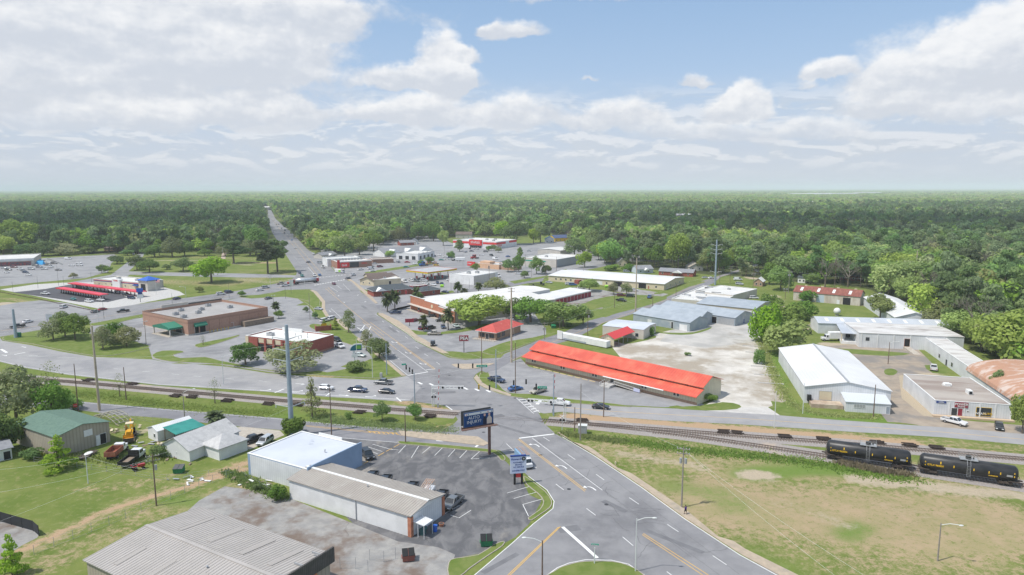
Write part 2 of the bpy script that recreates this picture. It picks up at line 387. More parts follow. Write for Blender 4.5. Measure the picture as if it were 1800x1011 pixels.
# materials
def asph(name,c0,c1,c2,s3=.06):
 return mat(name,c0,c1,.22,.9,7,.3,.7,bump=.15,bscale=6,col3=c2,scale3=s3,lo3=.5,hi3=.68,spec=.2)
ROAD=asph('asphalt road',(.215,.213,.22),(.265,.262,.266),(.17,.169,.176))
ROADL=asph('pale worn highway asphalt',(.29,.285,.288),(.335,.328,.325),(.25,.248,.255))
ROADF=asph('frontage road asphalt',(.195,.193,.208),(.24,.237,.246),(.165,.164,.178))
LOT=asph('parking lot asphalt',(.25,.25,.256),(.31,.307,.31),(.20,.20,.207))
LOTN=asph('new dark asphalt',(.075,.075,.085),(.10,.10,.11),(.06,.06,.07))
LOTD=mat('dark patched asphalt',(.11,.11,.116),(.185,.182,.184),.4,.9,9,.38,.68,bump=.3,bscale=5,col3=(.33,.30,.26),scale3=.11,lo3=.55,hi3=.72,spec=.2,stretch=(1,.55,1),dist=.6)
GRAV=mat('gravel yard',(.24,.235,.23),(.33,.32,.30),.5,.95,8,.3,.7,bump=.5,bscale=7,col3=(.17,.13,.105),scale3=.1,lo3=.48,hi3=.66)
GRAVL=mat('pale limestone gravel',(.45,.42,.375),(.60,.57,.52),.12,.95,8,.35,.65,bump=.4,bscale=5,col3=(.34,.295,.235),scale3=.06,lo3=.46,hi3=.62)
CONC=mat('concrete',(.46,.42,.36),(.38,.34,.29),1.2,.9,6,bump=.1,col3=(.42,.33,.24),scale3=.3)
CONCW=mat('white concrete',(.50,.49,.47),(.42,.41,.39),1.0,.9,6)
WALK=mat('sidewalk concrete',(.44,.36,.27),(.36,.30,.23),.8,.9,6,bump=.1,col3=(.30,.27,.22),scale3=.2)
BALL=mat('railway ballast',(.36,.33,.31),(.25,.22,.20),2.2,.95,8,.3,.7,bump=.8,bscale=6,col3=(.42,.34,.27),scale3=.1)
WHT=mat('white road paint',(.74,.74,.72),(.55,.55,.54),3.0,.7,6,.5,.8)
YEL=mat('yellow road paint',(.72,.42,.07),(.55,.36,.12),3.0,.7,6,.45,.8)
LAWN=mat('lawn',(.115,.165,.036),(.165,.20,.06),.35,.95,7,bump=.5,bscale=4,col3=(.27,.235,.12),scale3=.3,lo3=.58,hi3=.8,spec=.1)
FLOOR=mat('forest floor',(.05,.06,.025),(.09,.08,.04),.08,.95,6,spec=.1)
DIRTM=mat('dirt',(.40,.31,.21),(.33,.24,.16),.5,.95,7,bump=.4,col3=(.24,.20,.15),scale3=.15)
DIRTW=mat('bare pale yard dirt',(.36,.30,.235),(.29,.24,.19),.3,.95,8,bump=.3,col3=(.22,.20,.18),scale3=.09,lo3=.45,hi3=.62)
CRACK=mat('tar crack seal',(.045,.045,.05),rough=.6)
def area(name,pts,m,z,sm=0,k='structure',raise_=0.0):
 w=G(pts);w=smooth_px(w,True,sm)if sm else w
 mb=MB();mb.sheet(w,z)if not raise_ else mb.prism(w,0,raise_)
 return kind(mb.build(name,m),k)
area('store_parking_lot',[(-80,470),(60,455),(200,447),(212,452),(196,462),(190,478),(150,489),(60,497),(-80,512)],LOT,.008)
area('vacant_paved_lot',[(-60,548),(30,532),(70,528),(120,533),(175,548),(160,554),(38,571),(-60,585)],LOT,.008,0)
area('drive_in_pavement',[(0,509),(60,500),(110,497),(250,495),(315,512),(325,518),(280,527),(215,540),(175,543),(60,520)],CONCW,.008)
area('drive_in_lot',[(22,514),(80,508),(130,499),(165,500),(225,523),(190,531),(140,531)],LOTN,.012)
area('brick_store_parking_lot',[(240,560),(268,556),(420,524),(470,520),(520,523),(534,532),(520,537),(541,537),(556,556),(572,572),(600,590),(648,620),(660,637),(560,640),(640,650),(575,655),(480,655),(395,625),(300,639),(268,631),(262,612),(240,600),(150,606),(160,572)],LOT,.008)
area('repair_shop_parking_lot',[(268,631),(262,610),(240,597),(330,592),(420,575),(500,562),(590,585),(640,600),(652,622),(610,640),(575,655),(480,655),(380,640),(340,640)],LOT,.010)
area('commercial_lots',[(560,436),(640,430),(700,420),(760,412),(800,430),(930,428),(1010,420),(1060,440),(1065,462),(980,485),(950,495),(870,506),(800,515),(760,528),(700,545),(672,545),(655,532),(612,492),(590,478)],LOT,.006)
area('restaurant_lots',[(664,549),(700,540),(760,528),(900,520),(935,545),(960,580),(960,590),(930,597),(848,617),(790,622),(772,618),(720,585)],LOT,.006)
area('gravel_lot',[(1010,505),(1060,510),(1110,520),(1020,534),(1035,545),(1060,540),(1062,556),(985,548),(960,520)],GRAV,.006)
area('yard_behind_offices',[(1070,500),(1175,517),(1160,523),(1080,513)],GRAV,.007)
area('limestone_yard',[(1065,597),(1100,605),(1140,590),(1180,580),(1230,583),(1280,575),(1320,567),(1345,560),(1352,570),(1338,590),(1342,620),(1352,650),(1375,690),(1382,705),(1350,716),(1362,729),(1300,724),(1240,712),(1262,700),(1262,690),(1100,640)],GRAVL,.008)
area('sawdust_yard',[(1180,580),(1310,555),(1322,566),(1330,600),(1240,612),(1160,600)],mat('greyer gravel',(.36,.35,.33),(.48,.46,.43),.1,.95,8,.35,.65,col3=(.25,.22,.18),scale3=.06,lo3=.55,hi3=.7),.012)
area('red_roof_building_lot',[(858,655),(862,650),(915,630),(930,645),(1230,707),(1240,713),(1168,716),(1114,713),(1005,707),(940,695),(893,692),(872,678)],LOT,.008)
area('patched_parking_lot',[(560,772),(600,768),(700,776),(860,789),(890,812),(918,843),(930,870),(952,880),(930,921),(905,945),(880,958),(850,972),(700,1000),(600,900),(560,830)],LOTD,.008)
area('gravel_yard',[(350,880),(395,855),(450,862),(500,872),(700,952),(770,962),(800,975),(780,1040),(600,1100),(420,1000),(300,925)],GRAV,.010)
area('fenced_gravel_pad',[(-120,950),(-60,905),(0,905),(70,935),(66,945),(40,958),(-40,1010)],GRAV,.010)
area('concrete_apron',[(412,752),(425,750),(492,757),(500,765),(440,790),(395,790),(370,770)],CONC,.012)
area('warehouse_yard',[(1410,612),(1500,605),(1600,600),(1640,640),(1640,655),(1580,660),(1585,700),(1640,745),(1560,742),(1480,640)],DIRTW,.006)
area('front_apron',[(1240,714),(1300,716),(1350,716),(1372,731),(1290,727),(1200,719)],mat('bleached apron',(.55,.53,.5),(.45,.43,.4),.3),.012)
area('shop_apron',[(1575,742),(1600,728),(1680,738),(1800,748),(1900,760),(1900,775),(1660,753)],DIRTW,.013)
MAIN=[(1700,1180),(1300,975),(1203,912),(1128,857),(1045,801.5),(977,763),(957,745),(948,728),(940,715),(925,702),(897,696),(870,688),(855,684),(840,676),(832,665),(836,658),(846,652),(870,640),(880,629),(846,630.7),(818,632.6),(788,628.7),(774,622),(731,600),(715.6,587),(662.7,553),(663,550),(672,546),(665,540),(635,514),(616,495.4),(607,492),(596,484),(590,480),(576,460),(540,438),(510,406),(496,396),(484,384),(478,372),(474,365),(471,365),(471,384),(478,408),(504,450),(522,478),(520,486),(509,493.5),(452,505),(414,512),(543,508.5),(548,509.7),(556,513),(570,530),(571,544),(578,556),(599,562),(614,579.7),(629,593),(648.7,603),(685.5,637.6),(715,661),(700,668),(700,705.6),(713,704),(780,713),(795,721.6),(805,738),(796,747),(776,755),(739,755),(740,780),(828,788),(864,789.6),(879,792),(886,797.6),(929,837.5),(961.5,861.5),(974,881.5),(972,894),(937,921.5),(900,955.4),(800,1040),(700,1120),(900,1180)]
area('main_road',MAIN,ROAD,.012)
area('highway',[(-150,583),(0,593.6),(4,599),(55,607),(106,618),(164,627.6),(200,629),(268,632),(300,639),(340,640),(400,645),(470,656),(560,663),(656,668),(680,667),(715,661),(740,680),(720,705),(700,705.6),(640,701),(580,698),(460,688),(340,680.5),(280,677),(200,668),(120,659),(46,647),(0,636),(-150,610)],ROADL,.013)
area('cross_highway',[(-200,600),(-200,588),(0,571),(38,567),(147,553),(189,542.6),(283,529),(340,522),(414,512),(452,505),(509,493.5),(590,480),(628,480),(659,477),(695,475),(740,466.5),(800,461),(863,464),(904,466),(904,470),(863,467.5),(800,468),(740,473),(700,479),(650,484),(616,492),(543,508.5),(518,509),(475,515),(411,525.6),(240,554),(160,568.6),(64,581),(0,592),(-100,605)],ROAD,.014)
area('frontage_road',[(-150,690),(0,693),(118,704),(340,723),(490,735),(538,741),(640,749.7),(700,752),(739,755),(776,755),(800,770),(780,784),(740,780),(600,771),(550,764),(492,756),(398,748),(290,735),(200,729),(138,721),(0,712),(-150,705)],ROADF,.015)
area('service_road',[(925,702),(940,705),(1005,709.5),(1114,715),(1200,719),(1300,726),(1365,729.8),(1452,737),(1568,745),(1660,751.5),(1800,763),(2100,785),(2100,806),(1800,782),(1660,769),(1478,758),(1300,746),(1158,739),(1062,731.5),(988,724),(956,727),(935,722)],ROADL,.016)
area('diagonal_road',[(846,652),(870,640),(887,622),(933,604),(962,592),(983.5,587.5),(1036,563.5),(1079,552.6),(1131.6,536),(1175,521),(1234,494),(1311,470),(1335,462),(1345,462),(1318,472),(1267,487),(1254,498),(1179.5,530),(1144.6,542),(1110,552.6),(1060,568),(1010,596),(950,612),(905,632),(875,650),(855,655)],ROADF,.017)
area('side_street',[(668,547),(660,537),(700,532),(760,521),(800,512),(865,503),(949,487),(980,477),(1040,467),(1075,461),(1085,463),(1050,471),(985,483),(952,493),(870,510),(800,519),(700,541),(676,548)],ROADF,.018)
area('forest_lane',[(388,455),(396,420),(398,400),(400,385),(402,385),(403,400),(402,420),(396,455)],mat('sandy lane',(.42,.33,.27)),.007)
area('left_lane_road',[(195,483),(215,468),(238,450),(262,430),(272,421),(276,421),(266,432),(250,452),(234,470),(226,477),(300,479),(430,481),(520,484),(520,488),(430,488),(300,485),(228,483),(205,500),(150,500),(120,497)],LOT,.007)
# markings: one mesh, part of the roads
mw=MB();my=MB()
def line(mb,pts,w=.14,dash=None,z=.024):
 w_=G(pts)
 if not dash:ribbon(mb,w_,w,z);return
 d,g=dash;
 for a,b in zip(w_[:-1],w_[1:]):
  Ln=(b-a).length;n=int(Ln//(d+g));u_=(b-a)/Ln
  for i in range(n+1):
   s0=i*(d+g);s1=min(s0+d,Ln)
   if s1>s0:ribbon(mb,[a+u_*s0,a+u_*s1],w,z)
def arrow(u,v,du,dv,turn=0,s=1.0):
 c=P(u,v);d=(P(u+du,v+dv)-c);d.normalize();n=Vector((-d.y,d.x,0))*(1 if turn>=0 else-1)
 def q(a,b):r=c+d*a*s+n*b*s;return(r.x,r.y,.025)
 if turn==0:
  mw.add([q(-1.8,-.12),q(.6,-.12),q(.6,.12),q(-1.8,.12)],[(0,1,2,3)]);mw.add([q(.5,-.55),q(1.8,0),q(.5,.55)],[(0,1,2)])
 else:
  pts=[(-1.8,-.3),(-.6,-.3),(.2,-.1),(.6,.35),(.7,.8)]
  L1=[q(a,b-.16)for a,b in pts];L2=[q(a-.05,b+.16)for a,b in pts]
  for i in range(4):mw.add([L1[i],L1[i+1],L2[i+1],L2[i]],[(0,1,2,3)])
  mw.add([q(.1,.75),q(1.3,.75),q(.7,1.6)],[(0,1,2)])
line(mw,[(1500,1085),(1300,975.4),(1203,912),(1127.7,857),(1044.6,801.5),(985,766)],.16)
line(mw,[(912.6,770.5),(974,763)],.55)
line(mw,[(935,770),(1059,862)],.13)
line(my,[(912.5,771.5),(1030,862)],.12);line(my,[(910.5,772.5),(1028,864)],.12)
line(my,[(1131,938),(1245,1011),(1330,1065)],.12);line(my,[(1129,940),(1235,1011),(1310,1060)],.12)
for a in[((955,768.5),(966,775.5)),((998,799),(1011,808)),((1048,834),(1062,844)),((1106,875),(1123,886.5)),((1173,922),(1192.5,935)),((1253,977),(1277,993)),((931,813.6),(943,822.5)),((977,851),(991,861.5)),((1031,894),(1047,906)),((1094.5,944),(1113,959.5)),((1172,1005),(1195,1022)),((890,780),(906,795))]:
 line(mw,a,.13)
for(u,v)in[(941,782),(988,819.5),(1038,857)]:arrow(u,v,-12,-9,1,.9)
line(mw,[(989,926.5),(1050,981)],.6)
line(my,[(985,926),(897,1011),(850,1060)],.12);line(my,[(981.5,927),(893,1011),(845,1060)],.12)
line(mw,[(929,837.5),(961.5,861.5),(974,881.5),(972,894),(937,921.5),(900,955.4),(800,1040)],.14)
line(mw,smooth_px([Vector((q[0],q[1],0))for q in[(962,1011),(1000,990),(1030,984),(1075,985),(1105,992),(1133,1011)]],False,4)and[(962,1011),(980,998),(1000,990),(1030,984),(1075,985),(1105,992),(1133,1011)],.14)
line(mw,[(752,654),(717,660)],.5);line(mw,[(749,650),(765,648.7)],.4)
line(mw,[(699,615.6),(752,654)],.13)
line(my,[(700,602),(765,648.5)],.13);line(my,[(698.5,603),(763,649.5)],.13)
line(mw,[(717,660),(690,637.6),(675,624.5)],.14)
for a in[((730,609.5),(736,613)),((746,622),(752,626)),((767,636.5),(773,641)),((712,592),(717,595)),((697,580.5),(702,584)),((685,573),(689,576)),((672,564),(675,567)),((660,552.5),(664,555)),((696,628),(702,631.5))]:line(mw,a,.14)
arrow(716,620.5,10,7,1);arrow(742,640,10,7,1);arrow(692,602,10,7,1)
line(mw,[(774.5,620),(731,598.5),(715.6,585.5),(666,553.5)],.16)
line(my,[(572,507),(600,531),(640,564),(675,590)],.12);line(my,[(576,505),(590,519)],.12);line(my,[(651,567),(700,602)],.12);line(my,[(637,565.5),(675,597),(698,615)],.12)
line(mw,[(580,504),(594,513)],.14);line(mw,[(603,499),(616,512)],.14);line(mw,[(582,542.5),(599,558)],.14);line(mw,[(590,500),(600,508)],.14)
for(u,v)in[(595,520),(605,531.5),(629,519),(642,530.5),(580,547)]:arrow(u,v,9,-7 if u>620 else 7,0,.9)
for q in[((628,576),(640,583)),((641,572),(632,584)),((638,578),(655,590)),((652,574),(643,590)),((627,572),(650,571))]:line(mw,q,.35)
for k in range(12):
 a=k/11.0;line(mw,[(553+50*a,501.5-9*a),(555.5+50*a,500.7-9*a)],.9);line(mw,[(545+60*a,489.5-6*a),(548+60*a,489-6*a)],.9)
line(my,[(476,384),(520,437),(560,487)],.12);line(my,[(478.5,384),(527,437),(567,482)],.12);line(mw,[(541,470),(552,482)],.2)
line(mw,[(474,384),(515,448),(537,476)],.12,(3,9));line(mw,[(481,384),(538,448),(580,484)],.12,(3,9))
line(my,[(0,582),(64,573.5),(160,560.5),(240,548),(340,533),(452,511),(520,501)],.14);line(my,[(-100,595),(0,582)],.14)
line(mw,[(0,577),(64,570),(160,556),(340,528),(452,508)],.12,(3,8));line(mw,[(0,587),(64,577),(160,564.5),(340,537),(452,514)],.12,(3,8))
line(my,[(625,483.5),(700,475.5),(800,464)],.14)
for a in[((0,614),(60,625)),]:pass
arrow(8,625,10,2,0);arrow(42,610,12,3,0)
line(mw,[(25,623.5),(44,619.5)],.5);line(mw,[(2,614),(12,620)],.9);line(mw,[(50,626),(66,625.6)],.3)
line(mw,[(483,690.5),(499,684)],.45);line(mw,[(573,696),(581,690)],.45);line(mw,[(697,699),(705,706)],.45)
arrow(467,686.5,10,1,1);arrow(523,688.5,10,1,1);arrow(528,675,10,1,0);arrow(605,695,10,1,0);arrow(652,697.5,10,1,1);arrow(540,692,10,1,0)
line(mw,[(500,682),(540,684),(600,688),(690,693.5)],.12,(3,9));line(mw,[(200,648),(340,661),(500,673),(650,680)],.12,(3,9));line(mw,[(495,689),(720,703)],.12)
line(mw,[(0,634.5),(46,645.5),(120,657.5),(280,675.5),(460,686.5),(640,699.5),(713,703)],.14)
for k in range(7):
 a=k/6.0;line(mw,[(735+120*a,672+14*a),(742+120*a,675.5+14*a)],.7)if k not in(2,3)else None
for k in range(6):
 a=k/5.0;line(mw,[(912+26*a,703+21*a),(925+22*a,702.5+19*a)],.45)
line(mw,[(908,700),(938,727)],.14);line(mw,[(922,702),(949,726)],.14);line(mw,[(944,711),(951,703)],1.0)
line(mw,[(784,713),(795,721)],.3)
line(mw,[(118,705.5),(340,724.5),(490,736.5),(640,751),(739,756.5),(776,756.5)],.12)
line(my,[(538,748),(640,757.5),(700,763)],.13);line(my,[(538,749.5),(640,759.5),(680,764)],.13)
line(mw,[(550,765.5),(620,771.5),(700,778),(828,790),(864,791)],.13);line(mw,[(836,786),(846,778)],.55);arrow(780,775,12,1,1)
line(my,[(685,759.8),(705,765.5),(705,761.5)],.13);line(my,[(640,757.5),(705,761.5)],.13)
for k in range(7):line(my,[(648+8*k,758.5+.5*k),(652+8*k,761+.6*k)],.2)
line(my,[(990,716),(1062,722.5),(1158,728),(1300,735.5),(1478,748),(1660,760),(1800,772.5),(2100,795)],.13)
line(my,[(1180,520.5),(1236,496),(1300,475)],.12);line(my,[(900,633),(960,606),(1040,575),(1180,524)],.12)
for a in[((723,805),(736,784)),((742,797),(757,785)),((764,801),(779,786)),((788,803),(803,786.5)),((808,805),(823,789.5)),((828,807),(845,792)),((700,797),(713,783))]:line(mw,a,.12)
line(mw,[(828,807),(861,805)],.12);line(mw,[(700,791),(688,790),(713,783)][0:2],.12)
for a in[((891,867),(932,855)),((903,876.5),(946,864.5)),((919,887),(956.5,876.5))]:line(mw,a,.12)
line(mw,[(919,887),(929,907.5)],.12);line(mw,[(782,903),(808,888.5)],.12);line(mw,[(792,906),(807,910.5),(828,897)],.12)
for a in[((646,785.5),(672,794)),((655,781),(690,791)),((640,790),(664,798))]:line(mw,a,.12)
line(my,[(702,781),(640,815)],.16,(2.2,.7))
for k in range(7):line(mw,[(699+6*k,560+2.6*k),(711+6*k,558+2.6*k)],.12)
for k in range(6):line(mw,[(520-4*k,545+3*k),(533-4*k,546+3*k)],.12)
mk=mw.build('white_road_markings',WHT);kind(mk,'structure');mk=my.build('yellow_road_markings',YEL);kind(mk,'structure')
mc=MB();rr=random.Random(4)
for _ in range(46):
 t_=rr.random();u0=720+480*t_+rr.uniform(-60,60);v0=660+300*t_+rr.uniform(-20,25)
 if v0<655:continue
 a=P(u0,v0);ang=rr.uniform(0,6.28);pts=[a]
 for k in range(rr.randint(3,9)):
  ang+=rr.uniform(-.6,.6);pts.append(pts[-1]+Vector((math.cos(ang),math.sin(ang),0))*rr.uniform(.4,1.3))
 ribbon(mc,pts,.05,.021)
for _ in range(70):
 a=P(rr.uniform(600,900),rr.uniform(800,940));ang=rr.uniform(0,6.28);pts=[a]
 if not(560<pix(a.x,a.y)[0]<920):continue
 for k in range(rr.randint(4,12)):
  ang+=rr.uniform(-.9,.9);pts.append(pts[-1]+Vector((math.cos(ang),math.sin(ang),0))*rr.uniform(.3,.9))
 ribbon(mc,pts,.045,.0165)
for a,b_ in(((958,752),(1300,1010)),((930,762),(1215,980)),((903,760),(1040,862)),((1062,862),(1290,1030)),((700,610),(770,665)),((735,612),(800,660)),((640,549),(725,612)),((615,520),(700,586)),((590,535),(690,615))):
 w_=G([a,b_]);d_=(w_[1]-w_[0]);n_=int(d_.length/2.5);ribbon(mc,[w_[0]+d_*i/n_+Vector((rr.uniform(-.06,.06),0,0))for i in range(n_+1)],.035,.0212)
for u,v in((1066,887),(850,760),(905,700),(845,672),(790,660),(1000,860),(950,800)):c_=P(u,v);mc.sheet([(c_.x+.42*math.cos(t_*.52),c_.y+.42*math.sin(t_*.52))for t_ in range(12)],.0225)
kind(mc.build('tar_cracks',CRACK),'structure')
PATCH=mat('darker asphalt patch',(.15,.15,.158),(.18,.18,.187),.5,.9,6);mp=MB()
for u,v,l_,w_,a_ in((860,735,9,2.2,.6),(900,755,14,1.2,-.7),(1080,890,6,1.4,-.9),(1180,950,12,1.1,-.75),(930,735,10,1.0,-.75),(780,690,7,2,.1),(690,580,12,1.4,2.0),(640,540,10,1.6,2.0),(1000,930,4,2,.3),(880,990,8,1.0,.8)):
 c_=P(u,v);d_=Vector((math.cos(a_),math.sin(a_),0))*l_/2;ribbon(mp,[c_-d_,c_,c_+d_],w_,.0185)
kind(mp.build('asphalt_patches',PATCH),'structure')
# kerbed islands
KERB=mat('kerb concrete',(.40,.36,.31),(.33,.29,.24),1.5,.9,5)
def island(name,pts,sm=3,m=None,h=.13,kw=.16):
 w=G(pts);w=smooth_px(w,True,sm)if sm else[Vector(q)for q in w]
 ar=sum(w[i].x*w[(i+1)%len(w)].y-w[(i+1)%len(w)].x*w[i].y for i in range(len(w)))
 if ar<0:w=w[::-1]
 n=len(w);inn=[]
 for i in range(n):
  d=(w[(i+1)%n]-w[i-1]).normalized();inn.append(w[i]+Vector((-d.y,d.x,0))*kw)
 k=MB()
 for i in range(n):
  j=(i+1)%n;a,b,c,d=w[i],w[j],inn[j],inn[i]
  k.add([(a.x,a.y,0),(b.x,b.y,0),(b.x,b.y,h),(a.x,a.y,h)],[(0,1,2,3)]);k.add([(a.x,a.y,h),(b.x,b.y,h),(c.x,c.y,h),(d.x,d.y,h)],[(0,1,2,3)])
 kind(k.build('kerb',KERB),'structure')
 g=MB();g.sheet(inn,h-.01);return kind(g.build(name,m or LAWN),'structure')
island('grass_island',[(945,1040),(975,1004),(1002,992.5),(1030,987.5),(1078,988),(1108,996),(1128,1008),(1146,1026),(1158,1060)])
island('grass_strip',[(702,776),(740,778.5),(800,784),(850,789),(872,792),(886,802),(888,809),(880,809),(866,797),(820,792),(740,784),(704,781)],2)
island('grass_strip',[(920,839),(928,841),(958,864),(970,881),(967,893),(950,905),(935,915),(928,911),(948,897),(955,882),(945,868),(925,852)],2)
island('grass_corner',[(886,952),(884,960),(862,975),(826,1000),(810,1013),(788,1014),(788,990),(800,982),(840,976),(868,958)],2)
island('grass_island',[(844,657),(850,655),(860,657),(863,668),(878,678),(893,691),(930,693),(985,700),(1010,703),(1060,708),(1100,713),(1105,716),(1000,709),(940,703),(896,697),(870,690),(852,680),(842,668)],2)
island('grass_island',[(776,620),(795,618),(820,621),(846,629),(835,631.5),(815,631),(793,628)],2)
island('grass_strip',[(848,617.6),(870,608),(895,600),(935,594),(975,585),(980,588),(935,602),(886,620),(866,624),(852,621)],2)
island('concrete_island',[(793,641),(815,640),(850,639.5),(869,638.6),(860,643),(838,648),(812,649)],2,WALK)
island('grass_strip',[(268,624),(285,617),(318,617),(322,620),(305,624),(318,630),(360,628),(385,634),(430,643),(450,648),(470,650),(520,656),(560,652),(575,655),(610,648),(650,632),(672,628),(690,641),(708,660),(690,664),(650,665),(560,660),(470,652),(400,642),(345,638),(300,636),(272,630)],2)
island('grass_island',[(5,595),(12,591),(60,583),(120,578),(160,587),(200,590),(245,603),(262,608),(255,613),(210,623),(170,626),(108,616),(57,605),(10,599)],3)
island('grass_strip',[(160,570),(200,562),(240,556),(245,558),(205,568),(165,573)],2)
island('grass_island',[(420,520),(470,518),(500,510),(548,511),(556,516),(563,528),(562,536),(568,548),(573,557),(560,558),(548,540),(535,531),(545,530),(500,522),(440,525)],2)
island('grass_strip',[(545,571),(560,570),(600,580),(618,585),(640,605),(640,612),(615,606),(590,597),(560,583),(545,576)],2)
island('grass_strip',[(342,607),(355,603),(395,595),(420,589),(418,592),(395,600),(365,609),(348,611)],2)
island('grass_strip',[(716,584),(722,580),(760,585),(800,580),(850,570),(862,572),(825,582),(780,588),(735,589)],2)
island('grass_strip',[(632,512),(640,509),(660,512),(655,516),(640,517)],1)
island('grass_strip',[(895,495),(960,485),(995,473),(1000,477),(960,488),(905,499)],1)
island('grass_strip',[(768,515),(795,511),(800,514),(775,519)],1)
island('grass_strip',[(640,479),(690,471),(760,461),(764,463),(700,474),(645,482)],1)
for pp in([(1170,528),(1205,505),(1240,497),(1232,500),(1185,522)],):pass
_lz=[0]
def lawn(name,pts,z=.02,m=None,sm=2):
 _lz[0]+=1;z+=_lz[0]*.0015
 w=G(pts);w=smooth_px(w,True,sm)if sm else w;mb=MB();mb.sheet(w,z);return kind(mb.build(name,m or LAWN),'structure')
lawn('lawn',[(1065,522),(1110,518),(1172,522),(1160,530),(1128,540),(1080,552),(1064,558),(1050,550),(1062,538),(1030,532)])
lawn('lawn',[(1160,517),(1205,506),(1240,496),(1225,496),(1180,508),(1150,515)])
lawn('lawn',[(1030,545),(1070,543),(1085,550),(1040,562),(1025,560)])
lawn('lawn',[(850,418),(930,428),(960,430),(925,436),(870,430)],.009)if False else None
lawn('lawn',[(960,485),(1000,483),(1060,495),(1015,505),(960,500)],.02)
lawn('lawn',[(1110,596),(1130,592),(1150,590),(1152,594),(1120,602),(1100,604)],.02)
lawn('lawn',[(1145,583),(1180,585),(1220,584),(1250,575),(1245,580),(1215,588),(1180,588)],.02)
lawn('lawn',[(1215,716),(1270,707),(1300,712),(1296,719),(1240,722),(1175,717),(1190,713)],.02)
lawn('lawn',[(1355,705),(1390,712),(1410,718),(1400,728),(1372,728)],.014)
lawn('lawn',[(1460,612),(1560,618),(1600,622),(1560,626),(1480,620)],.014)
lawn('lawn',[(1555,650),(1568,648),(1578,653),(1570,660),(1556,658)],.014);lawn('lawn',[(1625,642),(1660,645),(1670,655),(1640,656)],.014)
def walk(pts_out,pts_in,m=WALK,h=.145):
 w=G(pts_out)+G(pts_in[::-1]);mb=MB();mb.prism([(q.x,q.y)for q in w],0,h);return kind(mb.build('sidewalk',m),'structure')
walk([(1500,1083),(1301,974),(1204.5,911),(1129,856),(1046,800.5),(979,761)],[(1540,1080),(1310,966),(1289,952),(1262,944),(1208,899),(1128,845),(1110,833),(1085,823),(1045,792),(1035,786),(1005,777),(983,760)])
walk([(776,621),(733,599),(717,586),(664,552.5)],[(790,622),(760,606),(748,598),(735,592),(720,578),(700,564),(672,551),(666,551)])
walk([(714,661),(686,638.5),(655,612),(630,593.6)],[(706,661),(681,640),(650,616),(627,597)])
walk([(614,580),(600,562.5),(579,556.5),(571.5,544),(571.5,530),(557,513),(549,510)],[(608,580),(592,566),(572,556),(565,544),(566,532),(551,514),(545,511)])
walk([(609,492),(618,495),(637,513.5),(660,534)],[(616,491),(625,497),(645,513),(664,533)])
walk([(833,665),(843,677),(857,684.5),(872,689),(897,697)],[(838,659),(848,673),(861,681),(876,686),(899,694)])
walk([(700,757.5),(740,760),(790,764),(840,768),(860,780),(850,784),(800,778),(740,771),(706,766)],[(701,758)],WALK,.1)
# trees
def leafmat(name,c1,c2,rnd=.25,scale=1.2):
 m=bpy.data.materials.new(name);m.use_nodes=True;t=m.node_tree;t.nodes.clear();b=NB(t)
 o=b.n('ShaderNodeOutputMaterial');d=b.n('ShaderNodeBsdfDiffuse');tr=b.n('ShaderNodeBsdfTranslucent');mx=b.n('ShaderNodeMixShader')
 mx.inputs[0].default_value=.45;t.links.new(d.outputs[0],mx.inputs[1]);t.links.new(tr.outputs[0],mx.inputs[2]);t.links.new(mx.outputs[0],o.inputs[0])
 oi=b.n('ShaderNodeObjectInfo').outputs['Random'];co=b.n('ShaderNodeTexCoord').outputs['Object']
 nz=b.noise(co,scale,3,.6)
 c=b.mix(b.ss(nz,.35,.65),c1,c2)
 hs=b.n('ShaderNodeHueSaturation');t.links.new(c,hs.inputs['Color'])
 t.links.new(b.ss(oi,0,1,1-rnd,1+rnd,'LINEAR'),hs.inputs['Value'])
 r2=b.m('FRACT',b.m('MULTIPLY',oi,17.31));t.links.new(b.ss(r2,0,1,.477,.520,'LINEAR'),hs.inputs['Hue'])
 t.links.new(b.ss(b.m('FRACT',b.m('MULTIPLY',oi,5.77)),0,1,.75,1.1,'LINEAR'),hs.inputs['Saturation'])
 t.links.new(hs.outputs[0],d.inputs[0]);t.links.new(hs.outputs[0],tr.inputs[0]);MATS[name]=m;return m
LF_BRIGHT=leafmat('bright spring leaves',(.36,.50,.085),(.26,.38,.07),.18,2.5)
LF_MID=leafmat('mid green leaves',(.22,.34,.085),(.15,.25,.065),.25,2.5)
LF_OLIVE=leafmat('olive leaves',(.33,.36,.15),(.24,.28,.115),.22,2.5)
LF_PINE=leafmat('pine needles',(.13,.20,.08),(.18,.26,.10),.3,2.5)
LF_PALM=leafmat('palm fronds',(.15,.19,.075),(.10,.135,.055),.2,2.5)
LF_GREY=leafmat('bare grey twigs',(.17,.145,.12),(.12,.105,.085),.2,2.5)
LF_YEL=leafmat('yellow green leaves',(.50,.54,.13),(.38,.45,.11),.22,2.5)
BARK=mat('bark',(.13,.10,.075),(.20,.165,.13),3,.95,5)
